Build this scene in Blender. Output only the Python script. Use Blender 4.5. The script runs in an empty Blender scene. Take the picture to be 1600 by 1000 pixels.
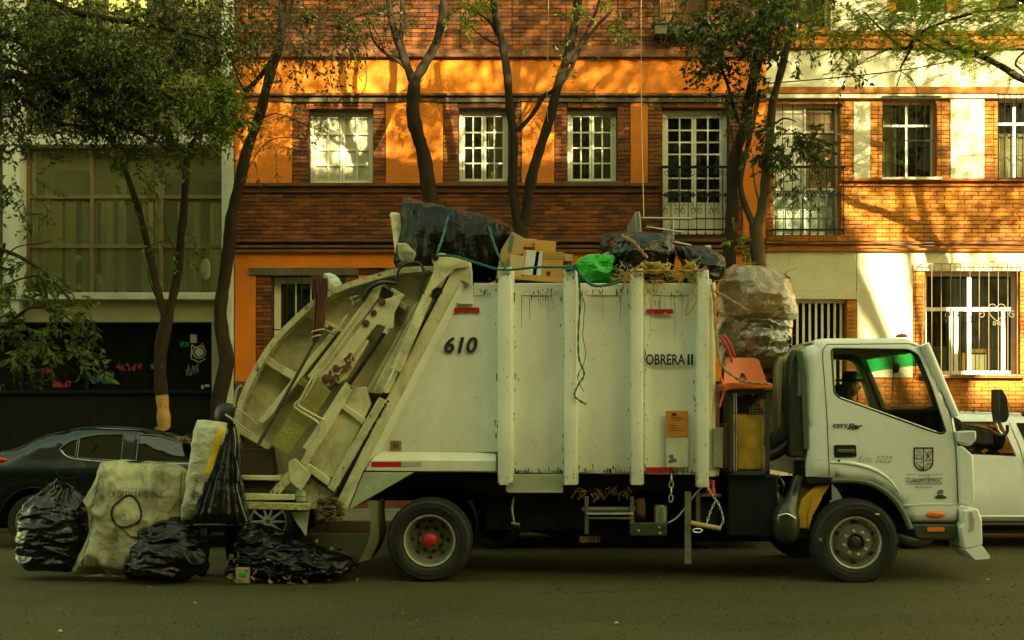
import bpy, bmesh, math, random
from mathutils import Vector, Matrix, noise, geometry
R = math.radians
random.seed(7)
S = bpy.context.scene
C = S.collection
# ---------------------------------------------------------------- camera, sky, sun, exposure
FPX, CAMD, EYE, HOR = 1800.0, 10.9, 1.55, 654.0
cam = bpy.data.cameras.new('camera'); camo = bpy.data.objects.new('camera', cam); C.objects.link(camo)
camo.location = (0, -CAMD, EYE); camo.rotation_euler = (R(90), 0, 0)
cam.sensor_width = 36; cam.lens = FPX / 1600 * 36; cam.shift_y = (HOR - 500) / 1600
cam.clip_end = 500; S.camera = camo
SUN = Vector((-0.60, 1.0, -0.50)).normalized()        # the way the light travels
w = bpy.data.worlds.new('World'); S.world = w; w.use_nodes = True
nt = w.node_tree; nt.nodes.clear()
sky = nt.nodes.new('ShaderNodeTexSky'); sky.sky_type = 'NISHITA'; sky.sun_disc = False
sky.sun_elevation = math.asin(-SUN.z); sky.sun_rotation = math.atan2(-SUN.x, -SUN.y)
mul = nt.nodes.new('ShaderNodeVectorMath'); mul.operation = 'MULTIPLY'; mul.inputs[1].default_value = (1.27, 1.06, 0.38)
bg = nt.nodes.new('ShaderNodeBackground'); bg.inputs[1].default_value = 0.14
out = nt.nodes.new('ShaderNodeOutputWorld')
nt.links.new(sky.outputs[0], mul.inputs[0]); nt.links.new(mul.outputs[0], bg.inputs[0]); nt.links.new(bg.outputs[0], out.inputs[0])
sl = bpy.data.lights.new('sun', 'SUN'); sl.energy = 5.0; sl.angle = R(0.53); sl.color = (1.0, 0.86, 0.52)
so = bpy.data.objects.new('sun', sl); C.objects.link(so); so.rotation_euler = SUN.to_track_quat('-Z', 'Y').to_euler()
so.location = (20, -30, 25)
S.view_settings.view_transform = 'Standard'; S.view_settings.look = 'None'
S.view_settings.exposure = 2.55; S.view_settings.gamma = 1.0
S.cycles.max_bounces = 8; S.cycles.transparent_max_bounces = 12
S.cycles.sample_clamp_indirect = 6

def U(px, py, Y=0.0):
    """a point seen at pixel px,py of the photograph, at depth Y, as a place in the street"""
    D = CAMD + Y
    return Vector(((px - 800) * D / FPX, Y, EYE - (py - HOR) * D / FPX))
def U2(px, py, Y=0.0):
    p = U(px, py, Y); return (p.x, p.z)
def PL(pts, Y): return [U2(a, b, Y) for a, b in pts]

# ---------------------------------------------------------------- materials
MATS = {}
def M(name, col, rough=.6, metal=0., var=.12, vs=3., bump=0., bs=40., dirt=None, dcol=(.08, .06, .03), ds=2.5,
      stretch=(1, 1, 1), spec=.5, coat=0., trans=0., emit=None, wrinkle=0., ws=6., spots=None, spcol=(.12, .04, .01), sps=8., world=False, low=None, cracks=0):
    """procedural principled material: mottling, dirt film, spots of wear, bump"""
    if name in MATS: return MATS[name]
    m = bpy.data.materials.new(name); m.use_nodes = True; MATS[name] = m
    t = m.node_tree; N = t.nodes; L = t.links
    b = N['Principled BSDF']
    b.inputs['Roughness'].default_value = rough; b.inputs['Metallic'].default_value = metal
    b.inputs['Specular IOR Level'].default_value = spec; b.inputs['Coat Weight'].default_value = coat
    b.inputs['Coat Roughness'].default_value = .08
    tc = N.new('ShaderNodeTexCoord'); mp = N.new('ShaderNodeMapping'); mp.inputs['Scale'].default_value = stretch
    if world: ge = N.new('ShaderNodeNewGeometry'); L.new(ge.outputs['Position'], mp.inputs['Vector'])
    else: L.new(tc.outputs['Object'], mp.inputs['Vector'])
    def noise_(scale, det=6, dist=0., rg=.6, vec=mp):
        n = N.new('ShaderNodeTexNoise'); n.inputs['Scale'].default_value = scale; n.inputs['Detail'].default_value = det
        n.inputs['Roughness'].default_value = rg; n.inputs['Distortion'].default_value = dist
        L.new(vec.outputs[0], n.inputs['Vector']); return n
    def ramp(src, lo, hi):
        r = N.new('ShaderNodeMapRange'); r.inputs[1].default_value = lo; r.inputs[2].default_value = hi
        r.clamp = True; L.new(src, r.inputs[0]); return r.outputs[0]
    def mix(f, a, bb):
        x = N.new('ShaderNodeMix'); x.data_type = 'RGBA'
        if isinstance(f, float): x.inputs[0].default_value = f
        else: L.new(f, x.inputs[0])
        for i, v in ((6, a), (7, bb)):
            if isinstance(v, tuple): x.inputs[i].default_value = (*v, 1)
            else: L.new(v, x.inputs[i])
        return x.outputs[2]
    n1 = noise_(vs)
    a = tuple(max(0, c * (1 - var)) for c in col); bb = tuple(min(1, c * (1 + var)) for c in col)
    cur = mix(ramp(n1.outputs[0], .3, .7), a, bb)
    if dirt:
        n2 = noise_(ds, 9, .6, .7)
        k = N.new('ShaderNodeMath'); k.operation = 'MULTIPLY'; k.inputs[1].default_value = dirt
        L.new(ramp(n2.outputs[0], .45, .8), k.inputs[0]); cur = mix(k.outputs[0], cur, dcol)
    if spots:
        n3 = noise_(sps, 10, .2, .75, tc) if False else noise_(sps, 10, .2, .75)
        cur = mix(ramp(n3.outputs[0], spots, spots + .04), cur, spcol)
    if low:
        g2 = N.new('ShaderNodeNewGeometry'); sx = N.new('ShaderNodeSeparateXYZ'); L.new(g2.outputs['Position'], sx.inputs[0])
        nn = noise_(2.2, 8, .4, .7); ad = N.new('ShaderNodeMath'); ad.operation = 'MULTIPLY_ADD'; ad.inputs[1].default_value = 1.3; L.new(nn.outputs[0], ad.inputs[0]); L.new(sx.outputs[2], ad.inputs[2])
        k2 = N.new('ShaderNodeMath'); k2.operation = 'MULTIPLY'; k2.inputs[1].default_value = low[3]; L.new(ramp(ad.outputs[0], low[1]+.65, low[0]+.65), k2.inputs[0]); cur = mix(k2.outputs[0], cur, low[2])
    if cracks:
        vo = N.new('ShaderNodeTexVoronoi'); vo.feature = 'DISTANCE_TO_EDGE'; vo.inputs['Scale'].default_value = .55; nd = noise_(2.5, 6); vm = N.new('ShaderNodeVectorMath'); vm.operation = 'MULTIPLY_ADD'; vm.inputs[1].default_value = (.5, .5, .5)
        L.new(nd.outputs[1], vm.inputs[0]); L.new(mp.outputs[0], vm.inputs[2]); L.new(vm.outputs[0], vo.inputs['Vector'])
        nm_ = noise_(.6, 3); c1 = N.new('ShaderNodeMath'); c1.operation = 'MULTIPLY'; L.new(ramp(vo.outputs[0], .005, .0), c1.inputs[0]); L.new(ramp(nm_.outputs[0], .5, .6), c1.inputs[1]); cur = mix(c1.outputs[0], cur, (.010, .009, .006))
        sp = noise_(110, 3, 0, .7); cur2 = N.new('ShaderNodeMix'); cur2.data_type = 'RGBA'; cur2.blend_type = 'MULTIPLY'; cur2.inputs[0].default_value = 1; L.new(cur, cur2.inputs[6]); q_ = N.new('ShaderNodeMapRange'); q_.inputs[1].default_value = .35; q_.inputs[2].default_value = .65; q_.inputs[3].default_value = .35; q_.inputs[4].default_value = 1.9
        L.new(sp.outputs[0], q_.inputs[0]); L.new(q_.outputs[0], cur2.inputs[7]); cur = cur2.outputs[2]
    L.new(cur, b.inputs['Base Color'])
    rr = N.new('ShaderNodeMapRange'); rr.inputs[3].default_value = max(.03, rough - .1); rr.inputs[4].default_value = min(1, rough + .12)
    L.new(n1.outputs[0], rr.inputs[0]); L.new(rr.outputs[0], b.inputs['Roughness'])
    last = None
    if wrinkle:
        n4 = noise_(ws, 4, 1.6, .55); bm_ = N.new('ShaderNodeBump'); bm_.inputs['Strength'].default_value = min(1, wrinkle); bm_.inputs['Distance'].default_value = .03
        ab = N.new('ShaderNodeMath'); ab.operation = 'SUBTRACT'; ab.inputs[1].default_value = .5; L.new(n4.outputs[0], ab.inputs[0])
        a2 = N.new('ShaderNodeMath'); a2.operation = 'ABSOLUTE'; L.new(ab.outputs[0], a2.inputs[0])
        L.new(a2.outputs[0], bm_.inputs['Height']); last = bm_
    if bump:
        n5 = noise_(bs, 8); bp = N.new('ShaderNodeBump'); bp.inputs['Strength'].default_value = bump; bp.inputs['Distance'].default_value = .02
        L.new(n5.outputs[0], bp.inputs['Height'])
        if last: L.new(last.outputs[0], bp.inputs['Normal'])
        last = bp
    if last: L.new(last.outputs[0], b.inputs['Normal'])
    if trans:
        tr = N.new('ShaderNodeBsdfTranslucent'); L.new(cur, tr.inputs[0]); mx = N.new('ShaderNodeMixShader'); mx.inputs[0].default_value = trans
        L.new(b.outputs[0], mx.inputs[1]); L.new(tr.outputs[0], mx.inputs[2]); L.new(mx.outputs[0], N['Material Output'].inputs[0])
    if emit:
        b.inputs['Emission Color'].default_value = (*emit[0], 1); b.inputs['Emission Strength'].default_value = emit[1]
    return m
def glass(name, tint=(.6, .65, .6), refl=1., rough=.02, opac=0.0, body=(.02, .02, .02)):
    if name in MATS: return MATS[name]
    m = bpy.data.materials.new(name); m.use_nodes = True; MATS[name] = m
    t = m.node_tree; N = t.nodes; L = t.links; N.remove(N['Principled BSDF'])
    tr = N.new('ShaderNodeBsdfTransparent'); tr.inputs[0].default_value = (*tint, 1)
    gl = N.new('ShaderNodeBsdfGlossy'); gl.inputs['Roughness'].default_value = rough
    df = N.new('ShaderNodeBsdfDiffuse'); df.inputs[0].default_value = (*body, 1)
    fr = N.new('ShaderNodeFresnel'); fr.inputs[0].default_value = 1.5
    nz = N.new('ShaderNodeTexNoise'); nz.inputs['Scale'].default_value = 1.6
    tc = N.new('ShaderNodeTexCoord'); L.new(tc.outputs['Object'], nz.inputs['Vector'])
    bp = N.new('ShaderNodeBump'); bp.inputs['Strength'].default_value = .12; bp.inputs['Distance'].default_value = .03; L.new(nz.outputs[0], bp.inputs['Height'])
    L.new(bp.outputs[0], gl.inputs['Normal'])
    ml = N.new('ShaderNodeMath'); ml.operation = 'MULTIPLY_ADD'; ml.inputs[1].default_value = refl; ml.inputs[2].default_value = .03 * refl; ml.use_clamp = True
    L.new(fr.outputs[0], ml.inputs[0])
    m0 = N.new('ShaderNodeMixShader'); m0.inputs[0].default_value = opac; L.new(tr.outputs[0], m0.inputs[1]); L.new(df.outputs[0], m0.inputs[2])
    mx = N.new('ShaderNodeMixShader'); L.new(ml.outputs[0], mx.inputs[0]); L.new(m0.outputs[0], mx.inputs[1]); L.new(gl.outputs[0], mx.inputs[2])
    L.new(mx.outputs[0], N['Material Output'].inputs[0]); return m

# ---------------------------------------------------------------- things, parts and mesh building
def props(o, label=None, cat=None, group=None, kind=None):
    if label: o['label'] = label
    if cat: o['category'] = cat
    if group: o['group'] = group
    if kind: o['kind'] = kind
    return o
def thing(name, loc, label, cat, group=None):
    o = bpy.data.objects.new(name, None); C.objects.link(o); o.location = loc; o.empty_display_size = .1
    return props(o, label, cat, group)

ORIG = {}
def adopt(o, parent):
    """parent o, keeping its mesh in street coordinates"""
    o.parent = parent
    base = ORIG.get(parent.name, Vector(parent.location) if parent.parent is None else Vector((0, 0, 0)))
    o.matrix_parent_inverse = Matrix.Translation(-base)
    if parent.parent is not None: o.matrix_parent_inverse = Matrix.Identity(4)
    return o
class MB:
    def __init__(s): s.v = []; s.f = []; s.m = []; s.mi = 0
    def add(s, vs, fs):
        n = len(s.v); s.v += [tuple(p) for p in vs]
        for f in fs: s.f.append([i + n for i in f]); s.m.append(s.mi)
        return s
    def mat(s, i): s.mi = i; return s
    def box(s, a, b):
        x0, y0, z0 = (min(a[i], b[i]) for i in range(3)); x1, y1, z1 = (max(a[i], b[i]) for i in range(3))
        return s.add([(x0,y0,z0),(x1,y0,z0),(x1,y1,z0),(x0,y1,z0),(x0,y0,z1),(x1,y0,z1),(x1,y1,z1),(x0,y1,z1)],
                     [(0,3,2,1),(4,5,6,7),(0,1,5,4),(1,2,6,5),(2,3,7,6),(3,0,4,7)])
    def prism(s, poly, y0, y1):
        """poly in X,Z swept from y0 to y1"""
        ar = sum(poly[i][0]*poly[(i+1)%len(poly)][1]-poly[(i+1)%len(poly)][0]*poly[i][1] for i in range(len(poly)))
        if ar < 0: poly = poly[::-1]
        n = len(poly); vs = [(x, y0, z) for x, z in poly] + [(x, y1, z) for x, z in poly]
        return s.add(vs, [list(range(n)), list(range(2*n-1, n-1, -1))] + [(i, i+n, (i+1)%n+n, (i+1)%n) for i in range(n)])
    def vprism(s, poly, z0, z1):
        """poly in X,Y swept from z0 to z1"""
        n = len(poly); vs = [(x, y, z0) for x, y in poly] + [(x, y, z1) for x, y in poly]
        return s.add(vs, [list(range(n))[::-1], list(range(n, 2*n))] + [(i, (i+1)%n, (i+1)%n+n, i+n) for i in range(n)])
    def bar(s, a, b, w, y0, y1):
        """straight bar between two X,Z points, w wide, swept in Y"""
        a = Vector(a); b = Vector(b); d = (b - a).normalized(); q = Vector((-d.y, d.x)) * w / 2
        return s.prism([tuple(a+q), tuple(b+q), tuple(b-q), tuple(a-q)], y0, y1)
    def tube(s, path, r, n=8, caps=True):
        P = [Vector(p) for p in path]
        if not isinstance(r, (list, tuple)): r = [r] * len(P)
        rings = []; up = Vector((0, 1, 0))
        for i, p in enumerate(P):
            d = (P[min(i+1, len(P)-1)] - P[max(i-1, 0)])
            d = d.normalized() if d.length > 1e-9 else Vector((0, 0, 1))
            u = up - d * up.dot(d)
            if u.length < .05:
                u = Vector((1, 0, 0)) - d * d.x
                if u.length < .05: u = Vector((0, 0, 1)) - d * d.z
            u.normalize(); up = u; v = d.cross(u)
            rings.append([p + (u * math.cos(t) + v * math.sin(t)) * r[i] for t in [2*math.pi*k/n for k in range(n)]])
        vs = [q for rg in rings for q in rg]; fs = []
        for i in range(len(P)-1):
            for k in range(n): fs.append((i*n+k, i*n+(k+1)%n, (i+1)*n+(k+1)%n, (i+1)*n+k))
        if caps: fs += [list(range(n))[::-1], [(len(P)-1)*n+k for k in range(n)]]
        return s.add(vs, fs)
    def lathe(s, prof, c, axis='Y', n=32, a0=0., a1=2*math.pi):
        """profile of (radius, along-axis) pairs turned round an axis through c"""
        c = Vector(c); full = abs(a1 - a0 - 2*math.pi) < 1e-6; m = n if full else n + 1; vs = []; fs = []
        for r, h in prof:
            for k in range(m):
                t = a0 + (a1 - a0) * k / n; x, z = r*math.cos(t), r*math.sin(t)
                vs.append(c + (Vector((x, h, z)) if axis == 'Y' else Vector((x, z, h)) if axis == 'Z' else Vector((h, x, z))))
        for i in range(len(prof)-1):
            for k in range(n if full else n): 
                k2 = (k+1) % m if full else k+1
                fs.append((i*m+k, i*m+k2, (i+1)*m+k2, (i+1)*m+k))
        return s.add(vs, fs)
    def ball(s, c, r, n=12, sq=(1,1,1)):
        pr = [(max(1e-4, math.sin(math.pi*i/n)), -math.cos(math.pi*i/n)) for i in range(n+1)]
        k0 = len(s.v); s.lathe([(a*r, b*r) for a, b in pr], (0,0,0), 'Z', n*2)
        for i in range(k0, len(s.v)): v = s.v[i]; s.v[i] = (v[0]*sq[0]+c[0], v[1]*sq[1]+c[1], v[2]*sq[2]+c[2])
        return s
    def obj(s, name, mats, parent=None, smooth=False, bevel=0., seg=2, fixn=True, angle=40):
        me = bpy.data.meshes.new(name); me.from_pydata(s.v, [], s.f)
        if not isinstance(mats, (list, tuple)): mats = [mats]
        for m in mats: me.materials.append(m)
        if len(mats) > 1: me.polygons.foreach_set('material_index', s.m)
        if fixn:
            bm = bmesh.new(); bm.from_mesh(me); bmesh.ops.recalc_face_normals(bm, faces=bm.faces); bm.to_mesh(me); bm.free()
        o = bpy.data.objects.new(name, me); C.objects.link(o)
        if smooth or bevel:
            me.polygons.foreach_set('use_smooth', [True]*len(me.polygons))
            try: me.set_sharp_from_angle(angle=R(angle))
            except Exception: pass
        if bevel:
            b = o.modifiers.new('bevel', 'BEVEL'); b.width = bevel; b.segments = seg; b.limit_method = 'ANGLE'; b.angle_limit = R(35); b.harden_normals = False
        if parent is not None: adopt(o, parent)
        return o
def copy_tree(o, parent=None):
    c = o.copy(); C.objects.link(c); c.parent = parent
    for ch in list(o.children): copy_tree(ch, c)
    return c
def spline(pts, k=6):
    """Catmull-Rom through points of any dimension"""
    P = [Vector(p) for p in pts]; out = []
    if len(P) < 3: return P
    for i in range(len(P)-1):
        p0, p1, p2, p3 = P[max(i-1,0)], P[i], P[i+1], P[min(i+2,len(P)-1)]
        for j in range(k):
            t = j/k; out.append(.5*((2*p1)+(p2-p0)*t+(2*p0-5*p1+4*p2-p3)*t*t+(3*p1-p0-3*p2+p3)*t**3))
    out.append(P[-1]); return out
def hose(mb, pts, r, k=6, n=8): return mb.tube(spline(pts, k), r, n)
FONT = {}
def text(s, x, z, h, Y, m, parent, width=None, shear=0., name='lettering', bold=0., yaw=0.):
    """lettering as flat mesh: left edge x, baseline z, cap height h"""
    c = bpy.data.curves.new(name, 'FONT'); c.body = s; c.size = h / .7; c.shear = shear; c.offset = bold; c.extrude = .0008; c.resolution_u = 3
    t = bpy.data.objects.new(name, c); C.objects.link(t); bpy.context.view_layer.update()
    me = bpy.data.meshes.new_from_object(t.evaluated_get(bpy.context.evaluated_depsgraph_get()))
    bpy.data.objects.remove(t); me.materials.clear(); me.materials.append(m)
    xs = [v.co.x for v in me.vertices]; x0, x1 = min(xs), max(xs); k = (width / (x1 - x0)) if width else 1
    for v in me.vertices:
        X, Z, Q = (v.co.x - x0) * k, v.co.y, v.co.z
        v.co = (x + X*math.cos(yaw), Y - Q + X*math.sin(yaw), z + Z)
    o = bpy.data.objects.new(name, me); C.objects.link(o)
    if parent is not None: adopt(o, parent)
    return o
def inside(p, poly):
    x, y = p; c = False; j = len(poly)-1
    for i in range(len(poly)):
        xi, yi = poly[i][0], poly[i][1]; xj, yj = poly[j][0], poly[j][1]
        if (yi > y) != (yj > y) and x < (xj-xi)*(y-yi)/(yj-yi)+xi: c = not c
        j = i
    return c
def dseg(p, a, b):
    ax, ay = a[0], a[1]; dx, dy = b[0]-ax, b[1]-ay; L = dx*dx+dy*dy
    t = 0 if L == 0 else max(0, min(1, ((p[0]-ax)*dx+(p[1]-ay)*dy)/L))
    return math.hypot(p[0]-ax-t*dx, p[1]-ay-t*dy)
def dens(poly, step):
    o = []
    for i in range(len(poly)):
        a = Vector(poly[i][:2]); b = Vector(poly[(i+1) % len(poly)][:2]); n = max(1, int((b-a).length/step))
        o += [tuple(a.lerp(b, k/n)) for k in range(n)]
    return o
def roundp(poly, r, n=4):
    """round the corners of a polygon"""
    o = []; N = len(poly)
    for i in range(N):
        p = Vector(poly[i]); a = Vector(poly[i-1]); b = Vector(poly[(i+1) % N]); da = a-p; db = b-p
        k = min(r, da.length*.45, db.length*.45); A = p+da.normalized()*k; B = p+db.normalized()*k
        for j in range(n+1):
            t = j/n; o.append(tuple(A*(1-t)**2+p*2*t*(1-t)+B*t*t))
    return o
def cdt(outer, holes, step, outer_step=None):
    """triangles of a polygon with holes, gridded inside -> verts2d, faces, outer loop"""
    os_ = outer_step or step
    O = dens(outer, os_); H = [dens(h, os_) for h in holes]
    pts = [Vector(p) for p in O]; ed = [(i, (i+1) % len(O)) for i in range(len(O))]
    for h in H:
        k = len(pts); pts += [Vector(p) for p in h]; ed += [(k+i, k+(i+1) % len(h)) for i in range(len(h))]
    xs = [p[0] for p in O]; zs = [p[1] for p in O]; x = min(xs)+step*.5
    loops = [O]+H
    while x < max(xs):
        z = min(zs)+step*.5
        while z < max(zs):
            q = (x+random.uniform(-.1,.1)*step, z+random.uniform(-.1,.1)*step)
            if inside(q, O) and not any(inside(q, h) for h in H):
                if min(dseg(q, l[i], l[(i+1) % len(l)]) for l in loops for i in range(0, len(l))) > step*.35: pts.append(Vector(q))
            z += step
        x += step
    V, E, F, *_ = geometry.delaunay_2d_cdt(pts, ed, [], 0, 1e-6)
    F2 = []
    for f in F:
        c = (sum(V[i].x for i in f)/3, sum(V[i].y for i in f)/3)
        if inside(c, O) and not any(inside(c, h) for h in H): F2.append(list(f))
    return [(v.x, v.y) for v in V], F2, O, H
def shell(name, outer, holes, yside, ymid, mats, parent, rr=.06, step=.07, bridge=None, back=.03, bstep=None):
    """body panel pair: a side surface yside(x,z) rounded off towards the outline, mirrored about ymid and bridged
    between the sides; bridge(x,z) returns a material index or None for an opening; window reveals are turned in by back"""
    V, F, O, H = cdt(outer, holes, step, bstep); mb = MB()
    def yy(x, z):
        d = min(dseg((x, z), O[i], O[(i+1) % len(O)]) for i in range(len(O)))
        k = 0 if d >= rr else rr*(1-math.sqrt(max(0, 1-(1-d/rr)**2)))
        return yside(x, z) + k*.8
    Y = [yy(x, z) for x, z in V]
    mb.add([(x, y, z) for (x, z), y in zip(V, Y)], F)
    mb.add([(x, 2*ymid-y, z) for (x, z), y in zip(V, Y)], [f[::-1] for f in F])
    n = len(O); yo = [yy(*p) for p in O]
    for i in range(n):
        j = (i+1) % n; mx = ((O[i][0]+O[j][0])/2, (O[i][1]+O[j][1])/2); k = 0 if bridge is None else bridge(*mx)
        if k is None: continue
        mb.mat(k); cols = 5
        vs = []
        for p, y in ((O[i], yo[i]), (O[j], yo[j])):
            for c in range(cols+1): vs.append((p[0], y+(2*ymid-2*y)*c/cols, p[1]))
        mb.add(vs, [(c, c+1, cols+2+c, cols+1+c) for c in range(cols)])
    mb.mat(0)
    for h in H:
        yh = [yy(*p) for p in h]; m = len(h)
        for s in (0, 1):
            vs = [(p[0], (y if not s else 2*ymid-y), p[1]) for p, y in zip(h, yh)] + [(p[0], (y+back if not s else 2*ymid-y-back), p[1]) for p, y in zip(h, yh)]
            mb.add(vs, [(i, (i+1) % m, (i+1) % m+m, i+m) for i in range(m)])
    o = mb.obj(name, mats, parent, smooth=False)
    bm = bmesh.new(); bm.from_mesh(o.data); bmesh.ops.remove_doubles(bm, verts=bm.verts, dist=.0004); bmesh.ops.recalc_face_normals(bm, faces=bm.faces); bm.to_mesh(o.data); bm.free()
    o.data.polygons.foreach_set('use_smooth', [True]*len(o.data.polygons)); o.data.set_sharp_from_angle(angle=R(50))
    return o, yy
def pane2(mb, poly, yf, step=.15):
    V, F, O, H = cdt(poly, [], step, .1); return mb.add([(x, yf(x, z), z) for x, z in V], F)
def interp(keys, t):
    """keys: rows (t, a, b, ...) -> smooth-ish interpolation"""
    if t <= keys[0][0]: return keys[0][1:]
    for a, b in zip(keys, keys[1:]):
        if t <= b[0]:
            k = (t-a[0])/(b[0]-a[0]); return tuple(x+(y-x)*k for x, y in zip(a[1:], b[1:]))
    return keys[-1][1:]
def fold(p, s, seed):
    q = Vector(p)*s+Vector((seed*7.3, seed*3.1, seed*1.7)); return 1-2*abs(noise.noise(q))
def sack(name, keys, Y, m, parent=None, amp=.03, fs=5., seed=1, rows=56, seg=64, sq=2.4, radial=0., pleat=0., stretch=(1,1,1), fine=.07):
    """soft bag lofted from horizontal slices: keys rows (py, px_left, px_right, depth); wrinkled by folded noise"""
    mb = MB(); vs = []; ks = [(k[0], U(k[1], k[0], Y).x, U(k[2], k[0], Y).x, k[3]) for k in keys]
    K = [(k[0], Vector(k[1:])) for k in ks]
    p0, p1 = ks[0][0], ks[-1][0]
    for i in range(rows+1):
        t = p0+(p1-p0)*i/rows; xl, xr, dp = interp(ks, t); z = U(800, t, Y).z; cx = (xl+xr)/2; hw = max(.002, (xr-xl)/2); f = i/rows
        e = min(1, math.sqrt(max(0, math.sin(math.pi*min(f, 1-f)*4))) if min(f, 1-f) < .125 else 1)
        e = max(.04, e)
        for k in range(seg):
            a = 2*math.pi*k/seg; ca, sa = math.cos(a), math.sin(a); q = 2/sq
            x = abs(ca)**q*(1 if ca >= 0 else -1)*hw; y = abs(sa)**q*(1 if sa >= 0 else -1)*dp/2*e
            P = Vector((cx+x, Y+y, z)); nrm = Vector((ca, sa, 0))
            pp = Vector((P.x*stretch[0], P.y*stretch[1], P.z*stretch[2]))
            d = amp*(.75*fold(pp, fs, seed)+.28*fold(pp, fs*2.3, seed+3)+fine*fold(pp, fs*5.1, seed+5))
            if radial: d += radial*max(0, 1-f*2.2)*math.sin(a*13+seed+noise.noise(P*3)*3)
            if pleat: d += pleat*math.sin(a*17+noise.noise(P*2)*4)
            P += nrm*(d-amp*.35); P.z += .3*amp*noise.noise(P*fs*1.7)
            vs.append(P)
    fs_ = [(i*seg+k, i*seg+(k+1) % seg, (i+1)*seg+(k+1) % seg, (i+1)*seg+k) for i in range(rows) for k in range(seg)]
    fs_ += [list(range(seg)), [rows*seg+k for k in range(seg)][::-1]]
    mb.add(vs, fs_)
    return mb.obj(name, m, parent, smooth=True, angle=70)
def boxat(mb, x0, y0, x1, y1, Ya, Yb, Yp=None):
    """box whose front face covers a pixel rectangle at depth Ya"""
    a = U(x0, y0, Ya if Yp is None else Yp); b = U(x1, y1, Ya if Yp is None else Yp)
    return mb.box((a.x, Ya, a.z), (b.x, Yb, b.z))
# ================================================================ the street
def piece(name, me, loc, parent, rz=None):
    o = bpy.data.objects.new(name, me); C.objects.link(o); o.location = loc
    if rz: o.rotation_euler = rz
    return adopt(o, parent)
def boxmesh(name, sx, sy, sz, mats, chip=0.):
    """box from 0 depth forward (towards -Y), centred in X and Z"""
    mb = MB(); mb.box((-sx/2, -sy, -sz/2), (sx/2, 0, sz/2)); me = bpy.data.meshes.new(name)
    v = [tuple(c+random.uniform(-chip, chip) for c in p) for p in mb.v] if chip else mb.v
    me.from_pydata(v, [], mb.f)
    for m in (mats if isinstance(mats, (list, tuple)) else [mats]): me.materials.append(m)
    return me
FY = 7.1                                                     # the facades
asphalt = M('asphalt', (.068, .061, .019), .85, spec=.2, var=.30, vs=.8, stretch=(.45, 1, 1), cracks=1, bump=1., bs=140, dirt=.45, dcol=(.075, .07, .048), ds=1.3, spots=.69, spcol=(.10, .095, .07), sps=60)
concrete = M('pavement_concrete', (.16, .14, .10), .85, var=.2, vs=1.5, bump=.4, bs=60, dirt=.6, dcol=(.05, .04, .02), ds=2)
kerbm = M('kerb_paint', (.13, .065, .018), .8, var=.3, vs=5, bump=.4, dirt=.8, dcol=(.08, .06, .03), ds=6)
def grid_sheet(name, x0, x1, y0, y1, z, m, nx, ny, amp=0., kind='structure'):
    mb = MB(); vs = []
    for j in range(ny+1):
        for i in range(nx+1):
            x = x0+(x1-x0)*i/nx; y = y0+(y1-y0)*j/ny; vs.append((x, y, z+amp*noise.noise(Vector((x*.6, y*.6, 3)))))
    mb.add(vs, [(j*(nx+1)+i, j*(nx+1)+i+1, (j+1)*(nx+1)+i+1, (j+1)*(nx+1)+i) for j in range(ny) for i in range(nx)])
    return props(mb.obj(name, m, smooth=True), kind=kind)
grid_sheet('road', -120, 120, -9.9, 4.75, 0, asphalt, 240, 24, .0)
for nm, a, b in (('pavement', 4.9, 7.3), ('far_pavement', -30, -10.05)):
    mb = MB(); mb.box((-120, a, -.2), (120, b, .135)); props(mb.obj(nm, concrete), kind='structure')
# paving slabs seen past the parked cars
pv = bpy.data.objects['pavement']
slab = [boxmesh('paving_slab', 1.17, .01, .76, concrete) for _ in range(1)][0]
for me in (slab,):
    for v in me.vertices: v.co = (v.co.x, v.co.z, -v.co.y*1.0)
for i in range(16):
    for j in range(3):
        o = bpy.data.objects.new('paving_slab', slab); C.objects.link(o); o.location = (-9.4+i*1.2, 5.3+j*.79, .137+random.uniform(-.002, .004)); o.parent = pv
kerb_me = boxmesh('kerb_stone', .985, .15, .15, [kerbm], .004)
kerb = bpy.data.objects.new('kerb', None); C.objects.link(kerb); props(kerb, kind='structure')
for side in (4.9, -9.9):
    for i in range(34 if side > 0 else 24):
        o = bpy.data.objects.new('kerb_stone', kerb_me); C.objects.link(o); o.location = (-13+i*1.0, side, .08); o.parent = kerb
grid_sheet('ground', -120, 120, -60, 60, -.22, concrete, 4, 4)

# ---------------------------------------------------------------- facade materials
brick_d = [M('brick_red_a', (.17, .046, .008), .85, world=True, var=.35, vs=3, bump=.5, dirt=.9, dcol=(.06, .03, .012), ds=1.3),
           M('brick_red_b', (.23, .066, .008), .85, world=True, var=.35, vs=3, bump=.5, dirt=.9, dcol=(.07, .035, .012), ds=1.3),
           M('brick_red_c', (.10, .032, .008), .88, world=True, var=.35, vs=3, bump=.5, dirt=.9, dcol=(.04, .025, .012), ds=1.3)]
brick_o = [M('brick_painted_a', (.50, .17, .010), .8, world=True, var=.35, vs=3, bump=.5, dirt=.9, dcol=(.16, .06, .012), ds=1.3),
           M('brick_painted_b', (.42, .135, .008), .8, world=True, var=.35, vs=3, bump=.5, dirt=.9, dcol=(.12, .05, .012), ds=1.3),
           M('brick_painted_c', (.54, .20, .012), .8, world=True, var=.35, vs=3, bump=.5, dirt=.9, dcol=(.2, .07, .012), ds=1.3)]
mortar_d = M('mortar_dark', (.085, .034, .012), .95, var=.3, vs=5, bump=.5)
mortar_o = M('mortar_painted', (.38, .125, .010), .9, var=.25, vs=5, bump=.5)
plast_o = M('plaster_orange', (.74, .195, .004), .85, var=.14, vs=1.6, bump=.9, bs=55, dirt=.5, dcol=(.36, .10, .012), ds=1.4, spots=.73, spcol=(.2, .09, .03), sps=9)
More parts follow.
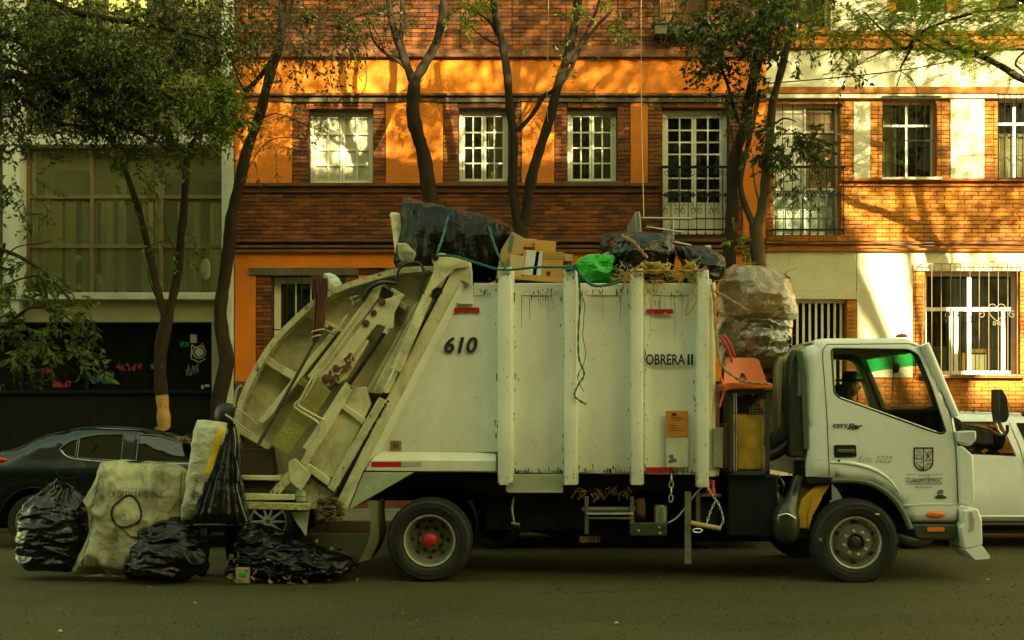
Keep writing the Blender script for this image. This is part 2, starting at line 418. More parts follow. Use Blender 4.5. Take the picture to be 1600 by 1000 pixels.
plast_w = M('plaster_cream', (.66, .61, .42), .85, var=.08, vs=1.6, bump=.7, bs=45, dirt=.45, dcol=(.4, .33, .16), ds=1.8, spots=.75, spcol=(.3, .22, .1), sps=7)
ledge_d = M('ledge_dark', (.16, .062, .018), .9, var=.35, vs=5, bump=.8, dirt=.8, dcol=(.03, .022, .012), ds=3.5, stretch=(.6, 1, 1))
ledge_o = M('ledge_painted', (.36, .12, .012), .9, var=.25, vs=5, bump=.7, dirt=.7, dcol=(.12, .055, .015), ds=3.5)
lintel = M('lintel_stone', (.10, .09, .05), .9, var=.3, vs=4, bump=.5, dirt=.5)
white_w = M('window_paint', (.74, .70, .52), .5, var=.06, bump=.15, dirt=.35, dcol=(.35, .28, .13), ds=5)
alu = M('window_aluminium', (.72, .70, .62), .35, metal=.3, var=.05)
iron = M('wrought_iron', (.018, .016, .012), .5, metal=.6, var=.2)
bar_w = M('bar_paint', (.20, .15, .07), .5, var=.1, dirt=.5, dcol=(.14, .09, .05), ds=9)
wglass = glass('window_glass', (.75, .75, .62), 1.6, .015, .12, (.05, .05, .03))
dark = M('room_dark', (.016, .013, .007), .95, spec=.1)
curtain_w = M('curtain_white', (.80, .77, .62), .9, var=.08, vs=2, stretch=(14, 1, .4), bump=.3)
curtain_y = M('curtain_yellow', (.75, .60, .06), .9, var=.2, vs=2, stretch=(14, 1, .4))
curtain_g = M('curtain_grey', (.60, .60, .42), .9, var=.35, vs=2, stretch=(12, 1, .4))
brown_panel = M('door_panel_brown', (.22, .13, .03), .6, var=.15, dirt=.3)

BR = {}
def bricks(parent, rects, mats, lim, chip=.003, front=FY, depth=.026, key='b'):
    """running-bond courses filling X,Z rectangles; first lim are bricks of their own, the rest one piece"""
    L, H, J = .205, .054, .009
    if key not in BR: BR[key] = [[boxmesh('brick', L, depth+.004*k, H, m, .0035) for k in range(2)] for m in mats]
    rest = MB(); cnt = 0
    for x0, x1, z0, z1 in rects:
        n = max(1, round((z1-z0)/(H+J))); hh = (z1-z0)/n
        for r in range(n):
            z = z0+(r+.5)*hh; x = x0; first = True; row = round(z/hh) % 2
            while x < x1-.02:
                l = L if not (first and row) else L*.5
                l = min(l, x1-x-J*.5)
                if x1-(x+l+J) < .05: l = x1-x-J*.5
                first = False; cx = x+l/2; k = random.choices((0, 1, 2), (4, 4, 2.2))[0]
                if abs(l-L) < .02 and cnt < lim:
                    piece('brick', BR[key][k][random.randint(0, 1)], (cx, front+.002, z), parent); cnt += 1
                else:
                    rest.mat(k); d = depth+random.uniform(-.004, .006); c = lambda: random.uniform(-chip, chip)
                    rest.box((x+c(), front+.002, z-hh/2+J/2+c()), (x+l+c(), front-d, z+hh/2-J/2+c()))
                x += l+J
    if rest.v: props(rest.obj('brick_courses', mats, parent, fixn=False), kind='stuff')
def wall(parent, name, x0, x1, z0, z1, holes, m, y=FY, rev=.22):
    """wall face with window openings and their reveals"""
    xs = sorted({x0, x1, *[h[0] for h in holes], *[h[1] for h in holes]}); zs = sorted({z0, z1, *[h[2] for h in holes], *[h[3] for h in holes]})
    xs = [x for x in xs if x0 <= x <= x1]; zs = [z for z in zs if z0 <= z <= z1]; mb = MB()
    for a, b in zip(xs, xs[1:]):
        for c, d in zip(zs, zs[1:]):
            q = ((a+b)/2, (c+d)/2)
            if any(h[0] < q[0] < h[1] and h[2] < q[1] < h[3] for h in holes): continue
            mb.add([(a, y, c), (b, y, c), (b, y, d), (a, y, d)], [(0, 1, 2, 3)])
    for a, b, c, d in holes:
        mb.add([(a,y,c),(b,y,c),(b,y,d),(a,y,d),(a,y+rev,c),(b,y+rev,c),(b,y+rev,d),(a,y+rev,d)], [(0,4,5,1),(1,5,6,2),(2,6,7,3),(3,7,4,0)])
    # thickness and back
    mb.add([(x0,y+.3,z0),(x1,y+.3,z0),(x1,y+.3,z1),(x0,y+.3,z1),(x0,y,z0),(x1,y,z0),(x1,y,z1),(x0,y,z1)], [(4,5,1,0),(5,6,2,1),(6,7,3,2),(7,4,0,3)])
    return mb.obj(name, m, parent, fixn=False)
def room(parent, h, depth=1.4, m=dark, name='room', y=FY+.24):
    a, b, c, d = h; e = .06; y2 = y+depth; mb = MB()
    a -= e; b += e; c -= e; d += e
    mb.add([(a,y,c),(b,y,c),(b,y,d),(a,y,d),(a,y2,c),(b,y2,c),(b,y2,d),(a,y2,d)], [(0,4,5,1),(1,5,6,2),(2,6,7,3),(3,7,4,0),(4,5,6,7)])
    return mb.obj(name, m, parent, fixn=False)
def curtain(parent, x0, x1, z0, z1, y, m, amp=.03, name='curtain'):
    mb = MB(); n = max(6, int((x1-x0)/.02)); vs = []
    for i in range(n+1):
        x = x0+(x1-x0)*i/n; d = amp*math.sin(x*38+3*noise.noise(Vector((x*3, 0, z0)))); vs += [(x, y+d, z0), (x, y+d*.7, z1)]
    mb.add(vs, [(2*i, 2*i+2, 2*i+3, 2*i+1) for i in range(n)]); return mb.obj(name, m, parent, smooth=True, fixn=False)
PM = {}
def pane_piece(parent, x0, x1, z0, z1, y, m=None, name='pane'):
    m = m or wglass; k = (round(x1-x0, 3), round(z1-z0, 3), m.name)
    if k not in PM:
        me = bpy.data.meshes.new('pane'); a, b = (x1-x0)/2, (z1-z0)/2
        me.from_pydata([(-a, 0, -b), (a, 0, -b), (a, 0, b), (-a, 0, b), (-a,.004,-b),(a,.004,-b),(a,.004,b),(-a,.004,b)], [], [(0, 1, 2, 3), (7,6,5,4), (0,4,5,1), (1,5,6,2), (2,6,7,3), (3,7,4,0)])
        me.materials.append(m); PM[k] = me
    t = random.uniform(-.012, .012)
    return piece(name, PM[k], ((x0+x1)/2, y, (z0+z1)/2), parent, (random.uniform(-.006, .006), 0, t))
def casement(parent, h, cols, rows, m=white_w, y=FY+.16, leaves=2, fr=.05, mt=.022, label=None, pmat=None, panel=0, name='window'):
    """casement window: frame, leaf stiles, glazing bars and single panes. panel: height of a solid panel below"""
    a, b, c, d = h; mb = MB()
    mb.box((a, y-.03, c), (a+fr, y+.06, d)); mb.box((b-fr, y-.03, c), (b, y+.06, d)); mb.box((a+fr, y-.03, d-fr), (b-fr, y+.06, d)); mb.box((a+fr, y-.03, c), (b-fr, y+.06, c+fr))
    o = mb.obj(name, m, parent, bevel=.004, seg=1)
    if label: o['label'] = label
    W = (b-a-2*fr)/leaves
    for l in range(leaves):
        x0 = a+fr+l*W+.003; x1 = x0+W-.006; st = .035; z0 = c+fr+.003; z1 = d-fr-.003
        lf = MB(); yy = y-.01
        lf.box((x0, yy, z0), (x0+st, yy+.04, z1)); lf.box((x1-st, yy, z0), (x1, yy+.04, z1)); lf.box((x0+st, yy, z1-st), (x1-st, yy+.04, z1)); lf.box((x0+st, yy, z0), (x1-st, yy+.04, z0+st))
        if panel: lf.box((x0+st, yy+.012, z0+st), (x1-st, yy+.03, z0+panel)); lf.box((x0+st, yy, z0+panel), (x1-st, yy+.04, z0+panel+.03)); z0 = z0+panel
        lf.obj('sash', m, o, bevel=.003, seg=1)
        gx0, gx1, gz0, gz1 = x0+st, x1-st, z0+st, z1-st
        for i in range(1, cols):
            g = MB(); gx = gx0+(gx1-gx0)*i/cols; g.box((gx-mt/2, yy+.004, gz0), (gx+mt/2, yy+.03, gz1)); g.obj('glazing_bar', m, o)
        for j in range(1, rows):
            g = MB(); gz = gz0+(gz1-gz0)*j/rows; g.box((gx0, yy+.006, gz-mt/2), (gx1, yy+.032, gz+mt/2)); g.obj('glazing_bar', m, o)
        for i in range(cols):
            for j in range(rows):
                pm = pmat(l, i, j) if callable(pmat) else pmat
                pane_piece(o, gx0+(gx1-gx0)*i/cols, gx0+(gx1-gx0)*(i+1)/cols, gz0+(gz1-gz0)*j/rows, gz0+(gz1-gz0)*(j+1)/rows, yy+.02, pm)
    return o
def fx(px): return (px-800)/100.
def fz(py): return EYE-(py-HOR)/100.
def H(x0, y0, x1, y1): return (fx(x0), fx(x1), fz(y1), fz(y0))
def scroll(cx, cz, r, Y, turns=1.4, a0=0., sgn=1, n=18):
    return [(cx+sgn*(r*(1-.75*i/n))*math.cos(a0+turns*2*math.pi*i/n), Y, cz+(r*(1-.75*i/n))*math.sin(a0+turns*2*math.pi*i/n)) for i in range(n+1)]
def balcony_rail(parent, x0, x1, z0, z1, Y, name='balcony_railing'):
    mb = MB()
    for z, t in ((z1, .018), (z0+.06, .012), (z0+(z1-z0)*.58, .009), (z0+(z1-z0)*.22, .009)): mb.box((x0-.03, Y-t, z-t), (x1+.03, Y+t, z+t))
    for x in (x0-.02, x1+.02): mb.box((x-.01, Y, z1-.01), (x+.01, FY, z1+.01)); mb.box((x-.01, Y, z0+.05), (x+.01, FY, z0+.07))
    o = mb.obj(name, iron, parent)
    n = 8
    for i in range(n+1):
        x = x0+(x1-x0)*i/n; b = MB(); b.box((x-.006, Y-.006, z0), (x+.006, Y+.006, z1-.018)); b.lathe([(.001, 0), (.02, .02), (.001, .05)], (x, Y, z0-.03), 'Z', 8)
        b.obj('rail_bar', iron, o)
    w_ = (x1-x0)/n
    for i in range(n):
        x = x0+(i+.5)*w_; b = MB(); s = 1 if i % 2 else -1
        b.tube(scroll(x, z1-.09, w_*.4, Y-.004, 1.3, 2.2, s), .005, 5)
        b.tube(scroll(x+s*.01, z0+.34, w_*.36, Y-.004, 1.3, 1., -s), .005, 5)
        b.tube([(x-s*w_*.4, Y-.004, z0+.58), (x, Y-.004, z0+.45), (x+s*w_*.4, Y-.004, z0+.36)], .005, 5)
        b.obj('scroll', iron, o, smooth=True)
        b = MB()
        for k in range(5):
            t = k*2*math.pi/5; b.ball((x+.03*math.cos(t), Y-.008, z0+(z1-z0)*.58+.03*math.sin(t)), .017, 4)
        b.obj('rosette', iron, o, smooth=True)
    return o
def grille(parent, x0, x1, z0, z1, n, Y, m=bar_w, r=.007, hz=(), name='window_grille'):
    mb = MB()
    for z in (z0, z1, *hz): mb.box((x0, Y-.005, z-.008), (x1, Y+.005, z+.008))
    for x in (x0+.01, x1-.01):
        for z in (z0, z1): mb.box((x-.006, Y, z-.006), (x+.006, FY, z+.006))
    o = mb.obj(name, m, parent)
    bme = MB().tube([(0, 0, z0), (0, 0, z1)], r, 6).obj('tmp', m); me = bme.data; bpy.data.objects.remove(bme)
    for i in range(n+1): piece('grille_bar', me, (x0+(x1-x0)*i/n, Y-.009, 0), o)
    return o

# ---------------------------------------------------------------- the orange brick house
XA, XB, XC = fx(368), fx(1196), 14.0
ob = thing('brick_house', (fx(780), FY, 0), 'orange plastered brick house with white casement windows behind the truck', 'house')
w1, w2, w3, d4 = H(483, 172, 583, 288), H(717, 170, 794, 285), H(887, 170, 964, 285), H(1035, 170, 1138, 366)
w8, u1 = H(425, 431, 540, 600), H(1031, -120, 1104, 48)
u2, u3, u4 = H(500, -160, 600, 30-40), H(720, -160, 800, -10), H(885, -160, 965, -10)
w9 = H(620, 431, 735, 600); dg = H(860, 440, 1000, 795)
holes = [w1, w2, w3, d4, w8, w9, dg, u1, u2, u3, u4]
ZT = 11.6
wall(ob, 'wall', XA, XB, 0, ZT, holes, mortar_d)
def slabp(par, name, px0, py0, px1, py1, m, proud=.03, y=FY, bev=.004):
    mb = MB(); a, b, c, d = H(px0, py0, px1, py1); mb.box((a, y-proud, c), (b, y+.001, d)); return mb.obj(name, m, par, bevel=bev, seg=1)
# plaster fields
for r in ((368, 160, 457, 288), (603, 160, 692, 288), (815, 160, 866, 288), (985, 160, 1012, 288), (1160, 160, 1196, 378)):
    slabp(ob, 'plaster_panel', *r, plast_o, .032)
slabp(ob, 'plaster_panel', 368, 92, 1196, 148, plast_o, .036)
slabp(ob, 'plaster_panel', 368, 396, 1196, 419, plast_o, .036)
slabp(ob, 'plaster_panel', 368, 419, 400, 596, plast_o, .034)
for r in ((560, 431, 602, 596), (750, 431, 840, 596), (1020, 419, 1196, 596)): slabp(ob, 'plaster_panel', *r, plast_o, .034)
slabp(ob, 'plinth', 368, 622, 840, 812, M('plinth_paint', (.12, .028, .008), .85, var=.2, bump=.5, dirt=.6), .05)
slabp(ob, 'plinth', 1020, 622, 1196, 812, MATS['plinth_paint'], .05)
# mouldings
for py0, py1, pr in ((148, 152, .10), (152, 160, .055), (78, 86, .06), (86, 92, .11), (288, 293, .12), (293, 302, .06), (374, 379, .08), (384, 388, .07), (391, 396, .10), (596, 604, .07), (604, 622, .05)):
    x1 = 1030 if 288 <= py0 <= 300 else (840 if py0 > 590 else 1196)
    slabp(ob, 'cornice', 368, py0, x1, py1, ledge_d, pr)
slabp(ob, 'lintel', 390, 419, 560, 431, lintel, .06); slabp(ob, 'lintel', 602, 419, 755, 431, lintel, .06)
for a, b in ((446, 622), (682, 812), (870, 1155)): slabp(ob, 'lintel', a, 155, b, 161, lintel, .062)
R_ = lambda a, b, c, d: H(a, b, c, d)
rb = [R_(368, 303, 1030, 373)]
rs = [R_(368, 379, 1196, 384), R_(368, 388, 1196, 391)]
rp = [R_(458, 161, 482, 287), R_(584, 161, 602, 287), R_(693, 161, 716, 287), R_(795, 161, 814, 287), R_(867, 161, 886, 287), R_(965, 161, 984, 287), R_(1013, 161, 1034, 300), R_(1139, 161, 1159, 373),
      R_(401, 432, 424, 595), R_(541, 432, 559, 595), R_(483, 161, 583, 171), R_(717, 161, 794, 169), R_(887, 161, 964, 169), R_(1035, 161, 1138, 169)]
rt = [R_(368, -160, 499, 77), R_(601, -160, 719, 77), R_(801, -160, 884, 77), R_(966, -160, 1030, 77), R_(1105, -160, 1196, 77), R_(500, -10, 600, 77), R_(720, -10, 800, 77), R_(885, -10, 965, 77), R_(1031, 49, 1104, 77)]
bricks(ob, rb, brick_d, 300, key='d'); bricks(ob, rp+rt, brick_d, 0, key='d')
for k, h in enumerate((w1, w2, w3)):
    if k == 0:
        room(ob, h, .5); o = casement(ob, h, 2, 4, label='casement window with white board close behind the panes', pmat=glass('clear_pane', (.98, .98, .94), .5, .02, .0), fr=.05, mt=.03); mb = MB(); mb.box((h[0]+.02, FY+.185, h[2]+.02), (h[1]-.02, FY+.19, h[3]-.02)); mb.obj('white_board', M('board_bright', (.80, .78, .62), .8, var=.05), ob)
    else:
        room(ob, h); o = casement(ob, h, 2, 4); curtain(ob, h[1]-.32, h[1]-.06, h[2], h[3], FY+.3, curtain_w)
        if k == 2: curtain(ob, h[0]+.44, h[0]+.5, h[2], h[3], FY+.3, curtain_w)
    mb = MB(); mb.box((h[0]-.06, FY-.10, h[2]-.04), (h[1]+.06, FY+.12, h[2]-.001)); mb.obj('sill', lintel, ob, bevel=.006)
room(ob, d4); casement(ob, d4, 2, 7, fr=.07, panel=.42, name='balcony_door'); curtain(ob, d4[0]+.55, d4[1]-.3, d4[2]+.5, d4[3], FY+.5, M('curtain_red', (.28, .05, .03), .9, var=.3))
balcony_rail(ob, d4[0]-.02, d4[1]+.02, fz(367), fz(264), FY-.14)
for h in (w8, w9):
    room(ob, h); casement(ob, h, 4 if h is w8 else 3, 2, leaves=1, y=FY+.2, fr=.06); grille(ob, h[0], h[1], h[2], h[3], 5, FY+.03, iron, .006, hz=(fz(515),))
    curtain(ob, h[0]+.02, h[0]+.12, h[2], h[3], FY+.36, curtain_g)
room(ob, dg, .4, M('garage_door', (.1, .08, .04), .6, metal=.3, vs=1, stretch=(20, 1, .1), var=.5), 'garage_door')
for h in (u2, u3, u4): room(ob, h); casement(ob, h, 2, 4)
room(ob, u1, .35, M('panel_tan', (.42, .20, .05), .8, dirt=.3), 'wall_recess'); balcony_rail(ob, u1[0]-.1, u1[1]+.02, fz(50), fz(-50), FY-.2)
slabp(ob, 'balcony_slab', 1020, 49, 1112, 62, lintel, .28)

# ---------------------------------------------------------------- the cream house
cb = thing('cream_house', (9, FY, 0), 'cream plastered house with orange painted brick and barred windows behind the truck cab', 'house')
d5, w6, w7, gt, w10 = H(1209, 162, 1312, 367), H(1379, 157, 1462, 279), H(1559, 153, 1645, 279), H(1232, 468, 1322, 800), H(1446, 424, 1592, 585)
v1, v2, v3 = H(1200, -140, 1296, 42), H(1400, -140, 1480, 20), H(1560, -140, 1640, 20)
w11 = H(1640, 424, 1780, 585)
holes = [d5, w6, w7, gt, w10, v1, v2, v3, w11, H(1700, 153, 1780, 279)]
wall(cb, 'wall', XB+.001, XC, 0, ZT, holes, mortar_o)
for r in ((1333, 160, 1359, 280), (1484, 155, 1537, 280), (1670, 155, 1695, 280)): slabp(cb, 'plaster_panel', *r, plast_w, .034)
slabp(cb, 'plaster_panel', 1196.2, 79, 2200, 138, plast_w, .036)
for r in ((1196.2, 394, 1232, 812), (1232, 394, 1337, 455), (1338, 394, 1425, 590), (1425, 394, 2200, 413), (1610, 424, 1625, 585)): slabp(cb, 'plaster_panel', *r, plast_w, .034)
slabp(cb, 'plaster_panel', 1297, -160, 1385, 49, plast_w, .034); slabp(cb, 'plaster_panel', 1500, -160, 1545, 49, plast_w, .034); slabp(cb, 'plaster_panel', 1385, 20, 1500, 49, plast_w, .034); slabp(cb, 'plaster_panel', 1545, 20, 2200, 49, plast_w, .034)
slabp(cb, 'lintel', 1196.5, 455.5, 1337, 468, plast_w, .06); slabp(cb, 'lintel', 1425, 413.5, 1600, 424, plast_w, .05)
slabp(cb, 'fascia', 1196.2, 148, 2200, 155, plast_w, .07)
for py0, py1, pr in ((50, 56, .05), (70, 78, .09), (138, 148, .09), (280, 284, .07), (289, 292, .05), (378, 382, .05), (388, 394, .08)):
    slabp(cb, 'cornice', 1196.2 if py0 < 279 or py0 > 300 else 1314, py0, 2200, py1, ledge_o, pr)
bricks(cb, [R_(1340, 592, 1620, 700), R_(1314, 293, 1615, 377)], brick_o, 300, key='o')
bricks(cb, [R_(1620, 592, 1800, 700), R_(1340, 702, 1800, 800), R_(1615, 293, 1800, 377), R_(1313, 161, 1332, 279), R_(1360, 161, 1378, 279), R_(1463, 161, 1483, 279), R_(1538, 161, 1558, 279), R_(1646, 161, 1669, 279),
            R_(1323, 469, 1337, 800), R_(1426, 425, 1445, 585), R_(1593, 425, 1609, 585), R_(1200, 369, 1314, 377), R_(1197, 57, 1600, 69), R_(1197, 158, 1208, 367)], brick_o, 0, key='o')
room(cb, d5, 1.0)
def alu_window(par, h, vs_, hs, y=FY+.14, fr=.035, name='window', skip=(), mats={}, label=None):
    """frame with rows and columns of panes; vs_, hs are fractions"""
    a, b, c, d = h; mb = MB(); X = [a]+[a+(b-a)*f for f in vs_]+[b]; Z = [c]+[c+(d-c)*f for f in hs]+[d]
    for i, x in enumerate(X): q = 0 if i == 0 else (-fr if i == len(X)-1 else -fr/2); mb.box((x+q, y-.02, c), (x+q+fr, y+.03, d))
    for i, z in enumerate(Z): q = 0 if i == 0 else (-fr if i == len(Z)-1 else -fr/2); mb.box((a+.002, y-.017, z+q), (b-.002, y+.027, z+q+fr))
    o = mb.obj(name, alu if name == 'window' else white_w, par)
    if label: o['label'] = label
    for i in range(len(X)-1):
        for j in range(len(Z)-1): pane_piece(o, X[i]+fr*.4, X[i+1]-fr*.4, Z[j]+fr*.4, Z[j+1]-fr*.4, y+.005, mats.get((i, j)))
    return o
dull = M('panel_green_grey', (.20, .27, .15), .6, var=.15, dirt=.4)
alu_window(cb, d5, (.5,), (.36, .8), name='balcony_door', mats={(0, 0): dull, (1, 0): dull, (0, 1): curtain_w, (0, 2): curtain_w, (1, 2): brown_panel, (1, 1): brown_panel})
balcony_rail(cb, d5[0]-.01, d5[1]+.02, fz(367), fz(264), FY-.14)
grille(cb, d5[0]-.05, d5[1]+.05, fz(262), fz(162), 7, FY-.10, iron, .006, hz=(fz(212),))
room(cb, w6); alu_window(cb, w6, (.5,), (.7,)); grille(cb, w6[0]-.03, w6[1]+.05, w6[2]-.01, w6[3]+.04, 7, FY-.09, iron, .006, hz=(fz(222),)); curtain(cb, w6[0]+.05, w6[0]+.35, w6[2], w6[3], FY+.4, curtain_g)
slabp(cb, 'sill', 1374, 279, 1468, 283, plast_w, .13)
room(cb, w7); alu_window(cb, w7, (.36,), (.7,)); grille(cb, w7[0]-.03, w7[1]+.05, w7[2]-.01, w7[3]+.04, 10, FY-.09, iron, .006, hz=(fz(215), fz(245))); curtain(cb, w7[0]+.03, w7[1]-.1, w7[2], w7[2]+.8, FY+.4, curtain_w)
for h in (v1, v2, v3, holes[-1], w11): room(cb, h); alu_window(cb, h, (.5,), (.6,)); curtain(cb, h[0], h[1], h[2], h[3], FY+.4, curtain_w)
# slatted gate
mb = MB(); mb.box((gt[0], FY+.06, gt[3]-.05), (gt[1], FY+.12, gt[3])); g = mb.obj('gate', white_w, cb); mb = MB(); mb.box((gt[0], FY+.06, gt[2]), (gt[1], FY+.12, gt[2]+.08)); mb.obj('gate_rail', white_w, g); g['label'] = 'white slatted entrance gate'
gm = boxmesh('gate_slat', .035, .025, gt[3]-gt[2]-.06, white_w)
for i in range(9): piece('gate_slat', gm, (gt[0]+.06+i*.098, FY+.1, (gt[2]+gt[3])/2), g)
room(cb, gt, 1.2, M('hall_brown', (.07, .045, .015), .9), 'hallway')
# big barred window with shelves inside
room(cb, w10, 1.3, M('room_brown', (.075, .06, .025), .9, var=.5, vs=3))
alu_window(cb, w10, (.5,), (.64,), fr=.06, label='large barred ground floor window'); 
mb = MB(); a, b, c, d = w10
for x in (a+.42, a+.5, b-.22): mb = MB(); mb.box((x, FY+.13, c), (x+.06, FY+.19, c+(d-c)*.62)); mb.obj('sash', alu, cb)
mb = MB(); mb.box((a+.1, FY+.35, c-.02), (a+.46, FY+.42, c+.46)); mb.box((a+.56, FY+.33, c-.02), (a+.66, FY+.40, c+.40)); mb.box((a+.86, FY+.36, c-.02), (b-.36, FY+.42, c+.33)); mb.obj('white_board', M('board_white', (.85, .84, .78), .6), cb)
mb = MB(); mb.box((a+.72, FY+.37, c), (a+.8, FY+.42, c+.42)); mb.box((a+.72, FY+.37, c+.36), (b-.27, FY+.45, c+.42)); mb.box((b-.35, FY+.37, c), (b-.28, FY+.42, c+.36)); mb.obj('wooden_shelf', M('shelf_wood', (.45, .27, .04), .6), cb)
gr = grille(cb, a-.1, b+.06, c-.02, d+.1, 11, FY-.13, bar_w, .007)
cz = c+1.02; SC = []
for s in (-1, 1):
    SC += [(scroll(fx(1551)+s*.06, cz, .075, FY-.15, 1.2, 0, s), .006), ([(fx(1551)+s*.15, FY-.15, cz-.02), (fx(1551)+s*.08, FY-.15, cz-.13), (fx(1551), FY-.15, cz-.2)], .006), (scroll(fx(1551)+s*.24, cz-.1, .06, FY-.15, 1.2, 1, s), .006), (scroll(fx(1551)+s*.04, cz-.24, .035, FY-.15, 1.2, 1, s), .005),
           (scroll(fx(1484)+s*.1, cz-.1, .05, FY-.15, 1.2, 2, s), .006), ([(fx(1484)+s*.03, FY-.15, cz-.02), (fx(1484)+s*.12, FY-.15, cz-.22)], .005)]
for P_, r_ in SC: MB().tube(P_, r_, 5).obj('scroll', bar_w, gr, smooth=True)
slabp(cb, 'sill', 1440, 586, 1600, 591, ledge_o, .12)
# cables strung along the front of the cream house
cbl = M('cable_black', (.015, .013, .01), .5)
mb = MB()
hose(mb, [U(1195, 381, 6.85), U(1330, 377, 6.9), U(1450, 384, 6.9), U(1600, 374, 6.9), U(1700, 378, 6.9)], .008, n=5); hose(mb, [U(1195, 372, 6.9), U(1300, 384, 6.9), U(1420, 379, 6.9), U(1700, 384, 6.9)], .006, n=5)
props(mb.obj('wall_cable', cbl, smooth=True), 'black cables sagging along the ledge below the balcony door of the cream house', 'cable')
mb = MB(); hose(mb, [U(1190, 131, 5.2), U(1330, 119, 5.1), U(1450, 103, 5.0), U(1640, 62, 4.8), U(1900, 30, 4.6)], .009, n=5)
props(mb.obj('overhead_cable', cbl, smooth=True), 'black cable slanting up to the right across the cream upper wall', 'cable')
for k, (a, b) in enumerate((((1002, -60), (1006, 338)), ((858, -60), (856, 190)))):
    mb = MB(); hose(mb, [U(a[0], a[1], 4.4), U((a[0]+b[0])/2-2, 140, 4.4), U(*b, 4.4 if k else 1.0)], .0045 if not k else .003, n=5)
    props(mb.obj('hanging_cord', M('cord_pale', (.45, .35, .15), .8), smooth=True), 'pale cord hanging down to the upended metal table on the truck' if not k else 'thin cord hanging beside the forked tree in front of the third window', 'cord')

# ---------------------------------------------------------------- the modern block on the left
mbk = thing('office_block', (-9, FY, 0), 'dim modern block with white columns and a wall of steel windows at the left', 'building')
cw = M('painted_concrete', (.52, .53, .42), .75, var=.12, vs=2, bump=.4, dirt=.6, dcol=(.2, .19, .12), ds=2.5, stretch=(1, 1, .5))
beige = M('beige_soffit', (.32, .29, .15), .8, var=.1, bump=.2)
steel = M('steel_mullion', (.17, .12, .045), .5, metal=.3, var=.3, vs=6)
blackm = M('black_shutter', (.006, .006, .003), .7, spec=.15, vs=1.2, stretch=(30, 1, .2), var=.5)
bx0, bx1 = -13.6, XA-.03
for px0, px1 in ((11, 37), (350, 366), (-330, -304)):
    mb = MB(); mb.box((fx(px0), FY-.16, 0 if px0 > 300 else fz(500)), (fx(px1), FY+.5, ZT+.4)); mb.obj('column', cw, mbk, bevel=.01)
for py0, py1, pr, m in ((213, 229, .12, cw), (459, 470, .20, cw), (-115, -95, .12, cw)):
    mb = MB(); mb.box((bx0, FY-pr, fz(py1)), (fx(350)-.002, FY+.5, fz(py0))); mb.obj('slab_edge', m, mbk, bevel=.01)
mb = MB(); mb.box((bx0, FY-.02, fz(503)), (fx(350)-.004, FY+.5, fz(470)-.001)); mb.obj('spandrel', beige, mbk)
mb = MB(); mb.box((bx0, FY+2.6, 0), (bx1, FY+2.8, ZT)); mb.box((bx0, FY+.4, ZT+.001), (bx1, FY+2.8, ZT+.2)); mb.box((bx0-.1, FY-.1, 0), (bx0-.001, FY+2.8, ZT)); mb.obj('inner_wall', M('inner_wall', (.13, .12, .05), .9, var=.3, vs=1), mbk)
for z in (fz(465), fz(221), fz(-100)):
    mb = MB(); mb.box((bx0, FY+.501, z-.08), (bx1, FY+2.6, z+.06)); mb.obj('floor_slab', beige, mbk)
oglass = glass('office_glass', (.95, .95, .78), 1.2, .03, .14, (.50, .50, .26))
def curtain_wall(x0, x1, zt, zb, cols, rows):
    X = [x0+(x1-x0)*f for f in cols]; Z = [zb+(zt-zb)*f for f in rows]; mb = MB(); t = .028
    for x in X: mb.box((x-t, FY+.1, zb), (x+t, FY+.18, zt))
    for z in Z: mb.box((x0, FY+.098, z-t), (x1, FY+.182, z+t))
    o = mb.obj('window', steel, mbk)
    for i in range(len(X)-1):
        for j in range(len(Z)-1): pane_piece(o, X[i]+t, X[i+1]-t, Z[j]+t, Z[j+1]-t, FY+.14, oglass)
curtain_wall(fx(37)+.03, fx(350)-.03, fz(229), fz(459), (0, .325, .68, 1), (0, .33, .667, 1))
curtain_wall(fx(37)+.03, fx(350)-.03, fz(-95), fz(213), (0, .325, .68, 1), (0, .26, .52, .76, 1))
curtain_wall(fx(-304), fx(11)-.03, fz(229), fz(459), (0, .33, .667, 1), (0, .33, .667, 1)); curtain_wall(fx(-304), fx(11)-.03, fz(-95), fz(213), (0, .33, .667, 1), (0, .26, .52, .76, 1))
mb = MB(); mb.box((fx(38), FY+.8, fz(250)), (fx(348), FY+.85, fz(231))); mb.box((fx(120), FY+.8, fz(300)), (fx(205), FY+.85, fz(250))); mb.box((fx(38), FY+.8, fz(300)), (fx(50), FY+.85, fz(250))); mb.obj('inner_screen', M('screen_pale', (.62, .60, .36), .8, var=.4, vs=1.2), mbk)
for x0, x1, m, y in ((38, 78, curtain_y, .45), (84, 100, curtain_y, .5), (110, 134, curtain_g, .5), (140, 160, curtain_w, .5), (165, 178, curtain_g, .6), (205, 222, curtain_g, .55), (226, 240, curtain_w, .5), (262, 300, curtain_g, .5), (312, 332, curtain_g, .6), (338, 349, curtain_w, .5)):
    k = .45 if m is curtain_g or m is curtain_w else 1
    curtain(mbk, fx(x0), fx(x1), fz(457), fz(306 if x1-x0 > 14 else 231), FY+y, m)
curtain(mbk, fx(40), fx(140), fz(300), fz(231), FY+1.1, M('blind_ochre', (.10, .085, .03), .9, var=.3), 0)
for x0 in (-200, -90, 60, 150, 260): curtain(mbk, fx(x0), fx(x0+60), fz(210), fz(-90), FY+.6, curtain_g)
mb = MB(); mb.box((fx(52), FY+.9, fz(457)), (fx(96), FY+1.3, fz(398))); mb.box((fx(268), FY+.9, fz(457)), (fx(330), FY+1.2, fz(420))); mb.box((fx(180), FY+.8, fz(457)), (fx(196), FY+1, fz(400))); mb.obj('cabinet', M('cabinet_brown', (.08, .035, .015), .6), mbk)
